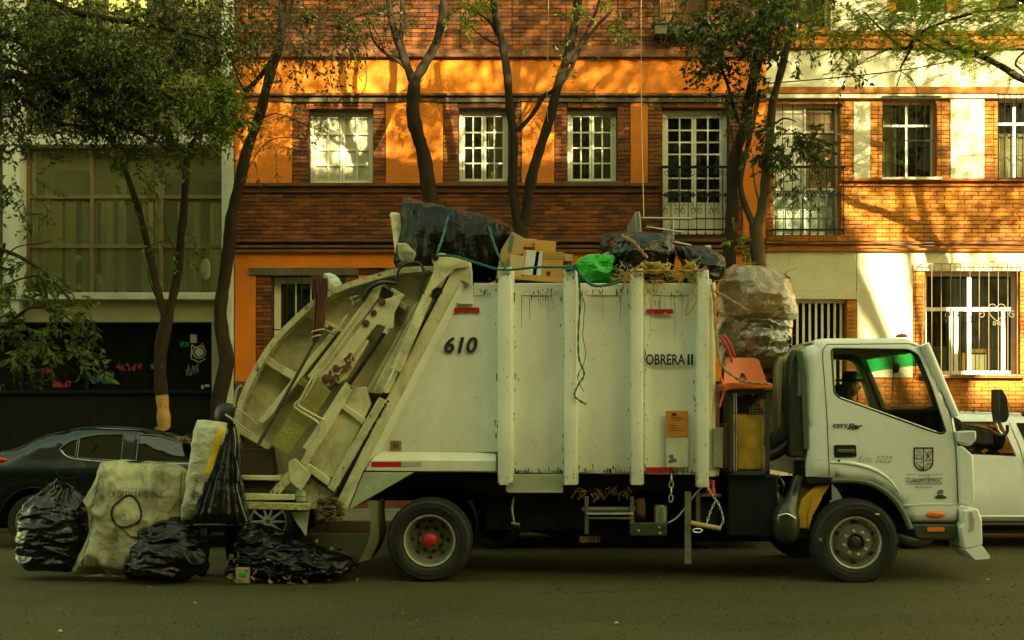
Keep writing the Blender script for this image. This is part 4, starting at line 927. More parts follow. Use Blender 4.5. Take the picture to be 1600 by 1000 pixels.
# ---- wheels
def wheel(cx, cy, r, Y, front):
    c = U(cx, cy, Y); k = r; w = .24
    if front: prof = [(k*.60, .03), (k*.64, -.005), (k*.72, -.022), (k*.84, -.03), (k*.93, -.02), (k*.975, .004), (k, .03)]
    else: prof = [(k*.61, .04), (k*.65, .0), (k*.74, -.022), (k*.86, -.028), (k*.95, -.012), (k*.985, .012), (k, .04)]
    full = prof+[(k*1.0, w-.04), (k*.93, w), (k*.6, w-.01)]
    ty = MB().lathe(full, (c.x, Y, c.z), n=72)
    W = ty.obj('wheel', rubber, tk, smooth=True, angle=60)
    tr = MB(); nb = 64
    for i in range(nb):
        for s in range(4):
            t0 = 2*math.pi*(i+.08+(s % 2)*.5)/nb; t1 = 2*math.pi*(i+.86+(s % 2)*.5)/nb; y0 = Y+.012+s*(w-.05)/4+.004; y1 = y0+(w-.05)/4-.010; vs = []
            for rr_ in (k-.002, k+.009):
                for t in (t0, t1):
                    for y in (y0, y1): vs.append((c.x+rr_*math.cos(t), y, c.z+rr_*math.sin(t)))
            tr.add(vs, [(4, 5, 7, 6), (0, 4, 6, 2), (1, 3, 7, 5), (0, 1, 5, 4), (2, 6, 7, 3)])
    props(tr.obj('tread_block', tread, W), kind='stuff')
    for rr_ in (.70, .80, .90): MB().lathe([(k*rr_-.003, -.0305+.002), (k*rr_, -.0345), (k*rr_+.003, -.0305+.002)], (c.x, Y, c.z), n=64).obj('sidewall_ring', rubber, W, smooth=True)
    R0 = k*.61
    if not front:
        rim = MB().lathe([(R0+.012, .028), (R0+.010, .010), (R0-.004, .004), (R0-.022, .022), (R0-.035, .09), (R0-.06, .135), (R0*.50, .14), (R0*.46, .125), (.07, .12), (.001, .12)], (c.x, Y, c.z), n=64)
        rim.obj('rim', M('rim_grey', (.22, .21, .13), .4, metal=.4, var=.2, dirt=.6, dcol=(.08, .07, .04), ds=8), W, smooth=True, angle=50)
        MB().lathe([(R0+.006, .006), (R0+.002, -.004), (R0-.010, -.001), (R0-.014, .008)], (c.x, Y, c.z), n=64).obj('rim_flange', chrome, W, smooth=True)
        MB().lathe([(.001, .035), (.045, .037), (.066, .055), (.07, .12)], (c.x, Y, c.z), n=24).obj('hub', M('hub_red', (.50, .015, .008), .5, var=.2, bump=.2, dirt=.3), W, smooth=True)
        for i in range(8):
            t = i*math.pi/4+.3; q = (c.x+.115*math.cos(t), Y+.118, c.z+.115*math.sin(t)); MB().lathe([(.001, -.03), (.011, -.03), (.017, -.006), (.018, .004)], q, n=6).obj('wheel_nut', blk, W)
        for i in range(8):
            t = i*math.pi/4; q = (c.x+.175*math.cos(t), Y+.134, c.z+.175*math.sin(t)); MB().ball(q, .022, 6, (1, .3, 1)).obj('rim_hole', hosem, W, smooth=True)
    else:
        rim = MB().lathe([(R0+.012, .03), (R0+.008, .004), (R0-.010, .0), (R0-.022, .012), (R0-.03, .03), (R0-.055, .052), (R0*.62, .02), (R0*.58, -.006), (R0*.34, -.012), (R0*.32, .02)], (c.x, Y, c.z), n=64)
        rim.obj('rim', M('rim_front', (.34, .34, .25), .25, metal=.7, var=.2, dirt=.5, dcol=(.08, .07, .04), ds=8), W, smooth=True, angle=50)
        MB().lathe([(R0+.004, .006), (R0, -.006), (R0-.012, -.002), (R0-.016, .008)], (c.x, Y, c.z), n=64).obj('rim_flange', chrome, W, smooth=True)
        MB().lathe([(.001, -.03), (.022, -.03), (.03, -.02), (.032, .0), (.06, .004), (.085, .03)], (c.x, Y, c.z), n=24).obj('hub', M('hub_dark', (.05, .05, .035), .4, metal=.5), W, smooth=True)
        for i in range(8):
            t = i*math.pi/4+.2; q = (c.x+.112*math.cos(t), Y-.004, c.z+.112*math.sin(t)); MB().lathe([(.001, -.034), (.010, -.034), (.014, -.012), (.018, -.004), (.018, 0)], q, n=6).obj('wheel_nut', chrome, W)
        for i in range(6):
            t = i*math.pi/3+.5; q = (c.x+.188*math.cos(t), Y+.045, c.z+.188*math.sin(t)); mb = MB().ball(q, .03, 6, (1.25, .35, 1)); mb.obj('rim_hole', hosem, W, smooth=True)
        mb = MB(); t = .95; q = (c.x+.335*math.cos(t), 0, c.z+.335*math.sin(t)); mb.box((q[0]-.02, Y-.034, q[2]-.006), (q[0]+.022, Y-.03, q[2]+.008)); mb.obj('tyre_mark', M('mark_white', (.6, .6, .5), .6), W)
        text('7 8', c.x-.36, c.z+.02, .028, Y-.032, MATS['mark_white'], W, .03)
    return W
wheel(671, 845, .398, .03, False); wheel(1337, 848, .402, .0, True)
mb = MB(); c = U(671, 845, .03); mb.lathe([(.24, 0), (.34, .0), (.39, .03), (.395, .2), (.34, .24), (.24, .24)], (c.x, .30, c.z), n=48); mb.obj('wheel', rubber, tk, smooth=True)
for y in (1.70, 1.98): mb = MB().lathe([(.24, 0), (.34, .0), (.39, .03), (.395, .2), (.34, .24), (.001, .24)], (c.x, y, c.z), n=32); mb.obj('wheel', rubber, tk, smooth=True)
c2 = U(1337, 848, 0); mb = MB().lathe([(.001, .03), (.34, .0), (.39, .03), (.395, .2), (.34, .24), (.001, .24)], (c2.x, 1.95, c2.z), n=32); mb.obj('wheel', rubber, tk, smooth=True)
mb = MB(); mb.tube([(c.x, .3, c.z), (c.x, 2.1, c.z)], .07, 12); mb.ball((c.x, 1.12, c.z), .2, 8); mb.tube([(c2.x, .2, c2.z-.02), (c2.x, 2.1, c2.z-.02)], .05, 12); mb.obj('axle', blk, tk, smooth=True)
# inner wheel arch and chassis
plate('chassis_rail', [(560, 752), (1300, 752), (1300, 782), (560, 782)], .55, .64, blk); plate('chassis_rail', [(560, 752), (1300, 752), (1300, 782), (560, 782)], 1.6, 1.69, blk, pY=.55)
plate('inner_guard', [(560, 738), (1105, 745), (1105, 762), (790, 775), (640, 750), (560, 790)], .25, .5, blk)
plate('underbody_box', [(760, 765), (920, 765), (920, 828), (760, 828)], .42, 1.7, blk); plate('underbody_box', [(1000, 755), (1130, 755), (1130, 800), (1000, 800)], .5, 1.6, blk)
plate('fuel_tank', [(1138, 738), (1216, 742), (1216, 840), (1138, 838)], .10, .62, M('tank_black', (.004, .008, .006), .45, spec=.25, var=.3, dirt=.2), rnd=.03, bevel=.015)
plate('battery_box', [(1200, 796), (1262, 800), (1262, 842), (1192, 842)], .12, .6, blk)
plate('subframe', [(780, 762), (1240, 762), (1240, 846), (900, 846), (780, 820)], .75, 1.5, blk, bevel=0)
# winch and pump between the axles
mb = MB(); mb.tube([U(909, 797, .2), U(994, 797, .2)], .036, 16); mb.obj('winch_drum', M('cylinder_olive', (.12, .13, .06), .35, metal=.4), tk, smooth=True)
for x in (917, 988):
    mb = MB(); boxat(mb, x-3, 776, x+3, 834, .12, .16); mb.obj('winch_post', steelg, tk)
for a, b, y, z in ((917, 990, 801, 804), (917, 990, 808, 811)):
    mb = MB(); boxat(mb, a, y, b, z, .11, .13); mb.obj('winch_rail', chrome if y == 801 else steelg, tk)
mb = MB(); mb.lathe([(.001, -.03), (.09, -.03), (.11, .0), (.11, .05)], (0, 0, 0), 'X', 24); mb.v = [(v[0]+U(999, 0, .2).x, v[1]+.24, v[2]+U(0, 797, .2).z) for v in mb.v]; mb.obj('pulley', rust, tk, smooth=True)
mb = MB(); boxat(mb, 986, 817, 1042, 837, .1, .3); mb.obj('pump_box', M('pump_green', (.05, .06, .035), .5, metal=.3), tk, bevel=.006)
for x, y in ((998, 829), (1030, 824), (1031, 833)): mb = MB(); p = U(x, y, .1); mb.lathe([(.001, -.012), (.012, -.01), (.013, 0)], (p.x, .1, p.z), n=8); mb.obj('bolt', chrome, tk)
mb = MB(); p = U(1032, 820, .2); mb.lathe([(.001, 0), (.065, 0), (.065, .17), (.055, .19), (.001, .195)], (p.x, .2, p.z), 'Z', 20); mb.obj('reservoir', M('reservoir', (.18, .2, .12), .4, metal=.4, dirt=.7, dcol=(.25, .12, .03), ds=7), tk, smooth=True)
mb = MB(); boxat(mb, 1070, 768, 1080, 881, .0, .01); [mb.v.__setitem__(i, (v[0]+(.03 if v[2] > .9 else 0), v[1], v[2])) for i, v in enumerate(mb.v)]; mb.obj('hanging_strap', M('strap', (.13, .13, .08), .6, var=.4, vs=9), tk)
mb = MB(); boxat(mb, 1088, 770, 1094, 824, .03, .05); mb.obj('toolrack_post', steelg, tk); mb = MB(); boxat(mb, 1096, 773, 1127, 776, .02, .3); mb.obj('toolrack_shelf', steelg, tk)
mb = MB(); hose(mb, [U(p[0], p[1], .02) for p in ((1044, 817), (1056, 810), (1068, 797), (1084, 775), (1100, 758))], .008, n=6); mb.obj('rope', M('rope_old', (.34, .29, .17), .9), tk, smooth=True)
def chain(pts, parent=tk, r=.004, L=.03, m=chrome):
    P = spline([Vector(p) for p in pts], 8); mb = MB(); acc = 0; k = 0
    for a, b in zip(P, P[1:]):
        acc += (b-a).length
        if acc < L*.8: continue
        acc = 0; k += 1; d = (b-a).normalized(); s = Vector((0, 1, 0)) if k % 2 else d.cross(Vector((0, 1, 0)))
        mb.tube([a+d*math.cos(t)*L*.62+s*math.sin(t)*L*.33 for t in [i*math.pi/4 for i in range(9)]], r, 5, False)
    return props(mb.obj('chain', m, parent, smooth=True), kind='stuff')
chain([U(1049, 741, .03), U(1049, 757, .02), U(1048, 784, .02)], L=.06, r=.006); chain([U(1104, 760, .03), U(1116, 777, .0), U(1124, 790, .0), U(1130, 812, .0), U(1124, 825, .0)]); chain([U(1118, 782, .0), U(1110, 800, 0), U(1104, 818, 0)])
for c, p in (((.50, .05, .012), (1107, 768)), ((.5, .05, .012), (1114, 766))):
    mb = MB(); a = U(p[0], 773, .06); mb.lathe([(.001, 0), (.022, 0), (.022, .05), (.014, .07), (.016, .14), (.001, .14)], (a.x, .06, a.z), 'Z', 12); mb.obj('jack', M('jack_red', c, .5), tk, smooth=True)
mb = MB(); a, b = U(1079, 817, -.01), U(1126, 826, -.01); mb.tube([a, b], .024, 10); mb.obj('wood_prop', M('wood_pale', (.40, .28, .12), .8, var=.2, stretch=(1, 6, 6)), tk, smooth=True)
mb = MB(); p = U(1090, 829, -.03); mb.tube([(p.x+.045*math.cos(t), -.03, p.z+.018*math.sin(t)) for t in [i*math.pi/8 for i in range(17)]], .006, 6); mb.obj('tow_shackle', chrome, tk, smooth=True)
mb = MB(); mb.lathe([(.001, 0), (.11, 0), (.13, .02), (.13, .2), (.11, .22), (.001, .22)], (U(1108, 0, .2).x, .25, U(0, 806, .2).z), n=24); mb.obj('air_tank', rubber, tk, smooth=True)
random.seed(6); mb = MB()
for _ in range(40):
    x = random.uniform(900, 985); p = U(x, 764+random.uniform(-4, 10), .2); mb.tube([p, p+Vector((random.uniform(-.06, .06), 0, random.uniform(-.08, .01)))], random.uniform(.004, .012), 4)
for _ in range(30):
    x = random.uniform(905, 940); p = U(x, 838, .2); mb.tube([p, p+Vector((random.uniform(-.02, .02), 0, -.06))], .003, 4)
props(mb.obj('hanging_debris', M('debris_brown', (.16, .09, .035), .9, var=.5, vs=12), tk), kind='stuff')
mb = MB(); hose(mb, [U(803, 777, .3), U(800, 797, .25), U(803, 815, .25)], .012, n=6); hose(mb, [U(800, 818, .25), U(812, 820, .22)], .022, n=8); mb.obj('air_line', steelg, tk, smooth=True)
mb = MB()
for a, b in (((1215, 742), (1222, 770)), ((1210, 760), (1190, 786)), ((1222, 775), (1206, 800)), ((1196, 750), (1212, 798)), ((1180, 790), (1228, 788))): hose(mb, [U(*a, .2), U((a[0]+b[0])/2+6, (a[1]+b[1])/2, .12), U(*b, .2)], .010, n=6)
mb.obj('air_line', steelg, tk, smooth=True)
mb = MB(); p = U(1212, 786, .2); mb.lathe([(.001, 0), (.05, 0), (.055, .06), (.03, .12), (.05, .17), (.001, .2)], (p.x, .2, p.z), 'Z', 14); mb.obj('air_valve', steelg, tk, smooth=True)
# ---- front frame of the body, tool locker and junk rack behind the cab
plate('front_bulkhead', [(1106, 446), (1118, 440), (1118, 745), (1106, 745)], .1, 2.15, paint, pY=.1)
plate('bulkhead_post', [(1106, 436), (1112, 436), (1116, 600), (1112, 640), (1106, 745)], .0, .099, paint_d)
plate('locker', [(1114, 670), (1130, 668), (1130, 732), (1114, 730)], .06, .35, M('locker_grey', (.25, .27, .18), .6, var=.2, dirt=.5)); plate('locker', [(1131, 664), (1142, 660), (1142, 732), (1131, 732)], .06, .3, M('locker_brown', (.12, .03, .015), .6))
mb = MB()
for x0, y0, x1, y1 in ((1140, 612, 1145, 742), (1197, 610, 1203, 742), (1140, 736, 1203, 741), (1140, 609, 1203, 613)): boxat(mb, x0, y0, x1, y1, .02, .055, 0.02)
for x0, y0, x1, y1 in ((1140, 612, 1145, 742), (1197, 610, 1203, 742), (1140, 736, 1203, 741), (1140, 609, 1203, 613)): boxat(mb, x0, y0, x1, y1, .52, .555, .02)
for x in (1142, 1200):
    for y in (611, 739): p = U(x, y, .02); mb.box((p.x-.015, .055, p.z-.012), (p.x+.015, .52, p.z+.012))
props(mb.obj('rack_frame', M('rack_steel', (.05, .055, .04), .5, metal=.5, dirt=.4), tk), kind=None)
for x in (1146.5, 1150): mb = MB(); boxat(mb, x, 614, x+1.4, 736, .03, .04); mb.obj('rack_rod', chrome, tk)
plate('cable_drum', [(1150, 648), (1193, 648), (1193, 735), (1150, 735)], .07, .45, M('amber_drum', (.36, .22, .02), .35, var=.45, vs=5, bump=.2, dirt=.6, dcol=(.09, .05, .01), ds=5), bevel=.02)
plate('cable_drum', [(1152, 624), (1180, 622), (1196, 646), (1152, 646)], .1, .45, blk)
mb = MB()
for i in range(6):
    a, b = U(1172+i*4, 634-i*2, .05), U(1172+i*4, 648, .05); mb.tube([a, b], .0025, 4)
    a, b = U(1170+i*2, 646-i*4, .05), U(1194, 646-i*5, .05); mb.tube([a, b], .0025, 4)
props(mb.obj('wire_mesh', steelg, tk), kind='stuff')
plate('orange_crate', [(1172, 648), (1192, 622), (1195, 648)], .3, .5, M('crate_orange', (.55, .14, .02), .6))
# pleated air hose and the intake stack
mb = MB()
for i in range(9):
    a = U(1203+i*3.4, 690-i*2.2, .3); mb.lathe([(.07, 0), (.095, .012), (.07, .024)], a, 'X', 20)
mb.obj('bellows_hose', M('bellows', (.10, .10, .08), .4, bump=.1), tk, smooth=True)
mb = MB(); hose(mb, [U(1200, 712, .25), U(1215, 706, .25), U(1236, 690, .25)], .06, n=12); mb.obj('air_hose', hosem, tk, smooth=True)
snk = plate('snorkel', [(1236, 560), (1244, 545), (1254, 548), (1261, 590), (1264, 700), (1262, 715), (1235, 715), (1233, 600)], .06, .28, M('snorkel_black', (.022, .026, .018), .4, var=.1, dirt=.3), rnd=.04, bevel=.02)
plate('snorkel_cowl', [(1244, 548), (1255, 548), (1262, 590), (1264, 702), (1256, 702), (1252, 590)], .035, .062, M('snorkel_green', (.07, .10, .06), .35), bevel=.008)
for i in range(16): mb = MB(); boxat(mb, 1247, 567+i*3.3, 1252, 568.6+i*3.3, .045, .062); mb.obj('louvre', M('louvre_grey', (.25, .27, .2), .5), snk)
mb = MB()
for i in range(6): p = U(1249, 741-i*4, .16); mb.lathe([(.05, -.010), (.064, 0), (.05, .010)], p, 'Z', 18)
mb.obj('bellows_hose', hosem, tk, smooth=True)
mb = MB(); pth = [U(1249, 744, .16), U(1243, 760, .14), U(1236, 782, .12), U(1229, 800, .1), U(1228, 822, .1), U(1231, 842, .14)]; P = spline(pth, 5); rr_ = [.055+.075*min(1, max(0, (i/len(P)-.3)/.35))-.05*max(0, (i/len(P)-.85)/.15) for i in range(len(P))]; mb.tube(P, rr_, 20)
mb.obj('intake_duct', M('duct_black', (.03, .033, .022), .3, var=.15, dirt=.3), tk, smooth=True)
mb = MB(); hose(mb, [U(1216, 806, -.02), U(1230, 803, -.035), U(1243, 810, -.02)], .007, n=6); mb.obj('duct_band', chrome, tk, smooth=True)
# ---------------------------------------------------------------- the cab
CY = 1.10
def cabY(x, z):
    t = max(0, z-1.25); return .03+.085*t*t*.9+.02*max(0, .9-z)
c0 = roundp(PL([(1274, 531), (1290, 527.5), (1420, 526.5), (1443, 536), (1452, 548), (1492, 650), (1500, 700), (1521, 716), (1522, 780), (1500, 792), (1498, 812), (1490, 817), (1424, 817)], .03), .04, 3)
arch = [(1337+84*math.cos(t), 835-84*math.sin(t)) for t in [R(12)+i*R(86)/12 for i in range(13)]]
cab_out = c0+PL(arch+[(1310, 747), (1262, 745), (1261, 560), (1264, 540)], .03)
win = roundp(PL([(1301, 544.5), (1422, 546), (1436, 554), (1455, 605), (1476, 674), (1470, 678), (1452, 673), (1310, 621), (1303, 613)], .06), .035, 4)
WS = (U2(1446, 540, .05), U2(1491, 648, .05))
def cab_bridge(x, z):
    if dseg((x, z), WS[0], WS[1]) < .07 and WS[1][1] < z < WS[0][1]-.03: return None
    if z < U(0, 742).z and x < U(1425, 0).x: return 1
    return 0
cabo, cyy = shell('cab', cab_out, [win], cabY, CY, [paint_cab, blk], tk, rr=.05, step=.06, bridge=cab_bridge, back=.035, bstep=.04)
# a second skin inside gives the doors and the roof a thickness
lin = M('cab_lining', (.10, .10, .075), .7)
inner = PL([(1272, 536), (1418, 534), (1436, 541), (1480, 650), (1486, 700), (1488, 740), (1275, 740)], .1)
mb = MB()
for y in (.115, 2.085):
    V, F, O, Hh = cdt(inner, [win], .1); mb.add([(x, y+(.085*max(0, z-1.25)**2*.9+.03)*(1 if y < 1 else -1), z) for x, z in V], F)
mb.obj('door_lining', lin, tk, smooth=False)
mb = MB(); a, b = U(1268, 534, .1), U(1430, 534, .1); mb.box((a.x, .17, a.z-.015), (b.x, 2.03, a.z-.005)); mb.box((a.x+.02, .15, U(0, 745).z), (a.x+.03, 2.05, a.z-.02)); mb.obj('headliner', M('headliner', (.32, .30, .18), .8), tk)
mb = MB(); a, b = U(1270, 742, .1), U(1490, 746, .1); mb.box((a.x, .12, b.z), (b.x, 2.08, a.z)); mb.obj('cab_floor', blk, tk)
# glass
tint = glass('cab_glass', (.90, .92, .82), .7, .01, .03, (.05, .06, .04)); wgl = glass('windscreen_glass', (.92, .95, .88), .6, .01, .02); band = glass('tint_band', (.03, .55, .16), .5, .05, .35, (.02, .30, .08))
shr = [(x, z) for x, z in win]
mb = MB(); pane2(mb, shr, lambda x, z: cyy(x, z)+.028); gl = mb.obj('door_window', tint, tk, smooth=True)
mb = MB(); V, F, O, Hh = cdt(shr, [], .15, .1); mb.add([(x, 2*CY-cyy(x, z)-.028, z) for x, z in V], F); mb.obj('door_window', tint, tk, smooth=True)
lo = roundp(PL([(1306, 617), (1396, 621), (1410, 624), (1425, 634), (1448, 668), (1446, 671), (1310, 621)], .06), .01, 2)
def strip(path, Yf, wd, m, name, parent=tk, off=-.004, closed=True):
    P = [Vector((x, Yf(x, z)+off, z)) for x, z in path]
    if closed: P.append(P[0])
    return MB().tube(P, wd, 6, False).obj(name, m, parent, smooth=True)
strip(dens(win, .04), cyy, .011, hosem, 'window_seal', off=.004)
mb = MB(); P = [Vector((x, cyy(x, z)+.0, z)) for x, z in dens(PL([(1312, 621), (1470, 678)], .06), .05)]; P = P[:max(3, len(P)//2)]; mb.tube(P, .007, 6); mb.obj('window_trim', chrome, tk, smooth=True)
A, B = WS; n = 8; mb = MB(); mb2 = MB()
def wsv(f, y): bow = .06*(1-((y-CY)/CY)**2); return (A[0]+(B[0]-A[0])*f+bow, y, A[1]+(B[1]-A[1])*f+bow*.3)
ys = [.10+(2.0)*i/10 for i in range(11)]
for (m_, f0, f1) in ((mb2, .03, .27), (mb, .27, .98)):
    vs = [wsv(f0+(f1-f0)*j/4, y) for j in range(5) for y in ys]; m_.add(vs, [(j*11+i, j*11+i+1, (j+1)*11+i+1, (j+1)*11+i) for j in range(4) for i in range(10)])
mb.obj('windscreen', wgl, tk, smooth=True); mb2.obj('windscreen_tint', band, tk, smooth=True)
for y in (.085, 2*CY-.085): mb = MB(); mb.tube([Vector(wsv(-.02, y)), Vector(wsv(1.03, y))], [.045, .05], 10); mb.obj('windscreen_pillar', lin if y > 1 else paint_cab, tk, smooth=True)
# seams, handle, lamps, mouldings
def seam(pts, w_=.0045, m=hosem, nm='door_seam'):
    q = dens(PL(pts, .03)+[], .05)[:]; 
    P = []
    for a, b in zip(PL(pts, .03), PL(pts, .03)[1:]):
        nn = max(1, int((Vector(b)-Vector(a)).length/.04)); P += [Vector(a).lerp(Vector(b), k/nn) for k in range(nn)]
    P.append(Vector(PL(pts, .03)[-1])); mb = MB()
    mb.tube([Vector((p.x, cyy(p.x, p.y)-.0005, p.y)) for p in P], w_, 5); return mb.obj(nm, m, tk, smooth=True)
seam([(1296, 745), (1292, 640), (1288, 560), (1289, 545), (1296, 537), (1425, 536), (1440, 540), (1450, 553), (1470, 605), (1486, 650), (1493, 700), (1497, 786)])
seam([(1262, 716), (1296, 718)], .004, paint_cab, 'swage'); seam([(1498, 655), (1497, 692)], .004)
sw = [U2(*p, .03) for p in ((1297, 723), (1320, 723), (1345, 727), (1370, 736), (1392, 752), (1411, 778))]
P = spline([Vector((x, cyy(x, z)+.006, z)) for x, z in sw], 5); MB().tube(P, [.004+.018*math.sin(math.pi*min(1, .15+i/len(P)*.85)) for i in range(len(P))], 8).obj('arch_moulding', paint_cab, tk, smooth=True)
P = spline([Vector((x, .02, z)) for x, z in PL([(1300, 750), (1338, 751), (1364, 757), (1390, 773), (1408, 795), (1423, 826)], .02)], 5)
MB().tube(P, .028, 8).obj('arch_trim', M('arch_trim', (.11, .13, .085), .5), tk, smooth=True)
seam([(1411, 790), (1450, 788), (1497, 788)], .006, paint_cab, 'swage')
plate('handle_recess', [(1303, 695), (1338, 695), (1339, 714), (1304, 715)], .018, .04, hosem, rnd=.02, bevel=.005)
plate('door_handle', [(1309, 702), (1336, 702), (1336, 708), (1309, 707)], -.006, .017, M('handle_green', (.10, .12, .08), .35), rnd=.01, bevel=.006)
mb = MB(); p = U(1311, 720, .02); mb.lathe([(.001, -.004), (.012, -.003), (.013, .004)], (p.x, .022, p.z), n=12); mb.obj('door_lock', ink, tk)
amber = M('lamp_amber', (.80, .16, .01), .25, var=.1, coat=.5)
mb = MB(); p = U(1462, 804, .02); mb.ball((p.x, .03, p.z), .094, 10, (1, .22, .36)); mb.obj('side_indicator', amber, tk, smooth=True)
plate('lower_bumper', [(1424, 819), (1498, 819), (1498, 834), (1490, 845), (1432, 843)], .02, 2.1, M('bumper_black', (.035, .042, .030), .5), bevel=.02)
plate('side_reflector', [(1449, 824), (1476, 824), (1476, 831), (1449, 831)], .008, .02, amber, bevel=.003)
def frontbit(name, pts, ya, yb, m=paint_cab, bevel=.02, rnd=.02): return plate(name, pts, ya, yb, m, bevel=bevel, rnd=rnd)
frontbit('corner_panel', [(1497, 697), (1505, 697), (1521, 712), (1524, 784), (1514, 791), (1500, 788)], .0, .22)
frontbit('corner_lamp_box', [(1496, 674), (1526, 673), (1526, 688), (1517, 697), (1498, 692)], .0, .25)
frontbit('bumper_end', [(1504, 797), (1528, 794), (1535, 812), (1536, 852), (1508, 858), (1500, 824), (1506, 818)], -.05, .35, bevel=.015)
frontbit('bumper_lip', [(1508, 859), (1535, 853), (1547, 869), (1547, 873), (1524, 875)], -.06, .35, bevel=.008, rnd=.006)
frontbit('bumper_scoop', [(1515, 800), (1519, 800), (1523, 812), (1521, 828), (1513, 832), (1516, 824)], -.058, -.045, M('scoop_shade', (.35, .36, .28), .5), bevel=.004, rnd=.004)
plate('bumper_bracket', [(1496, 820), (1507, 800), (1512, 850), (1500, 846)], .1, .5, blk)
plate('front_face', [(1500, 800), (1527, 798), (1530, 850), (1500, 845)], .4, 1.85, paint_cab, bevel=.02)
# mirror
mb = MB(); hose(mb, [U(1510, 667, -.02), U(1520, 666, -.10), U(1545, 672, -.18), U(1562, 680, -.2), U(1573, 676, -.2), U(1574, 664, -.2)], .016); mb.obj('mirror_arm', hosem, tk, smooth=True)
mb = MB(); hose(mb, [U(1556, 661, -.2), U(1560, 672, -.2), U(1567, 680, -.2)], .012); mb.obj('mirror_arm', chrome, tk, smooth=True)
plate('mirror', [(1562, 608), (1567, 608), (1575, 622), (1578, 648), (1574, 659), (1565, 661), (1562, 640)], -.30, -.10, M('mirror_black', (.025, .025, .02), .35), rnd=.02, bevel=.02)
mb = MB(); p = U(1482, 527, .6); mb.lathe([(.001, .035), (.04, .03), (.055, .012), (.058, 0)], U(1409, 527, .3), 'Z', 16); mb.obj('roof_lamp', M('lamp_red', (.3, .04, .01), .3), tk, smooth=True)
plate('roof_fairing', [(1222, 560), (1246, 543), (1262, 536), (1264, 700), (1240, 700), (1226, 640)], .32, 1.9, M('fairing_dirty', (.42, .38, .20), .6, var=.3, vs=3, dirt=.8, dcol=(.14, .10, .04), ds=4), bevel=.04)
plate('fairing_rib', [(1214, 570), (1220, 556), (1224, 558), (1220, 690), (1214, 690)], .3, .5, MATS['fairing_dirty'], bevel=.01)
plate('yellow_guard', [(1277, 758), (1298, 757), (1276, 790), (1263, 826), (1245, 826), (1243, 812), (1252, 780)], .1, .55, M('guard_yellow', (.55, .30, .012), .5, var=.15, dirt=.5, dcol=(.1, .06, .01), ds=6), bevel=.012)
plate('guard_fold', [(1270, 779), (1285, 778), (1270, 806), (1263, 830), (1262, 806)], .085, .1, MATS['guard_yellow'], bevel=.004)
plate('cab_step', [(1260, 748), (1300, 748), (1300, 756), (1262, 757)], .06, .5, blk)
# interior
seatm = M('seat_dark', (.015, .014, .012), .8, spec=.2); seatr = M('seat_orange', (.42, .08, .015), .7)
for y in (.55, 1.6):
    mb = MB(); q = PL([(1300, 640), (1310, 600), (1330, 600), (1334, 690), (1300, 700)], .3); mb.prism(q, y-.26, y+.26); mb.obj('seat_back', seatm, tk, bevel=.05, seg=3)
    mb = MB(); q = PL([(1300, 690), (1390, 690), (1392, 716), (1300, 718)], .3); mb.prism(q, y-.26, y+.26); mb.obj('seat', seatr if y > 1 else seatm, tk, bevel=.05, seg=3)
mb = MB(); q = PL([(1444, 640), (1462, 636), (1500, 660), (1500, 735), (1452, 735), (1436, 672)], .3); mb.prism(q, .15, 2.05); mb.obj('dashboard', seatm, tk, bevel=.05, seg=3)
mb = MB(); cw_ = U(1432, 655, .5); ax = Vector((-.55, 0, .83)); u = Vector((0, 1, 0)); v = ax.cross(u); mb.tube([cw_+(u*math.cos(t)+v*math.sin(t))*.21 for t in [i*math.pi/12 for i in range(25)]], .015, 8, False); mb.tube([cw_+v*.2, cw_-v*.2], .012, 6); mb.tube([cw_, cw_+Vector((.25, 0, -.35))], .02, 8); mb.obj('steering_wheel', seatm, tk, smooth=True)
mb = MB(); hose(mb, [U(1395, 540, .9), U(1396, 580, .9), U(1394, 622, .9)], .006, n=5); mb.obj('hanging_cord', hosem, tk); mb = MB(); p = U(1400, 575, 1.0); mb.ball(p, .04, 8, (1, .4, 1.4)); mb.tube([p, p+Vector((0, 0, .35))], .003, 4); mb.obj('mirror_pendant', hosem, tk, smooth=True)
plate('sun_visor', [(1372, 548), (1416, 546), (1422, 552), (1380, 554)], .3, .8, M('visor', (.4, .38, .26), .7), bevel=.01)
# door markings
Yd = .022
def dtext(s, x0, y1, x1, h, m, **k): p = U(x0, y1, .03); return text(s, p.x, p.z, h, Yd+k.pop('dy', 0), m, tk, U(x1, 0, .03).x-p.x, **k)
dtext('CITY', 1301, 668, 1325, .034, ink, bold=.002, dy=-.0); dtext('Star', 1323, 670, 1347, .05, ink, shear=.5, bold=.003)
dtext('Eco. 3222', 1341, 722, 1393, .062, ink2, shear=.35, bold=-.002)
dtext('ALCALDÍA', 1434, 743, 1454, .014, ink2); dtext('CUAUHTÉMOC', 1415, 753.5, 1472, .044, ink); dtext('ES TU CASA', 1431, 762, 1456, .016, ink2)
def dline(pts, r=.003, closed=False, m=ink):
    P = [U(a, b, .03) for a, b in pts]; mb = MB()
    if closed: P.append(P[0])
    for a, b in zip(P, P[1:]):
        d = (b-a).normalized(); q = Vector((-d.z, 0, d.x))*r; e = d*r*.6; A_, B_ = a-e, b+e
        mb.add([(v.x, Yd, v.z) for v in (A_-q, B_-q, B_+q, A_+q)], [(0, 1, 2, 3)])
    return mb.obj('crest_line', m, tk, fixn=False)
sh = [(1428, 700), (1457, 700), (1457, 722)]+[(1442.5+14.5*math.cos(t), 722+13*math.sin(t)) for t in [i*math.pi/10 for i in range(1, 10)]]+[(1428, 722)]
dline(sh, .0065, True); dline([(1442.5, 700), (1442.5, 734)], .004); dline([(1429, 716), (1442, 716)], .003); dline([(1443, 720), (1457, 720)], .003)
dline([(1432, 718), (1440, 718), (1440, 723), (1432, 723)], .002, True)
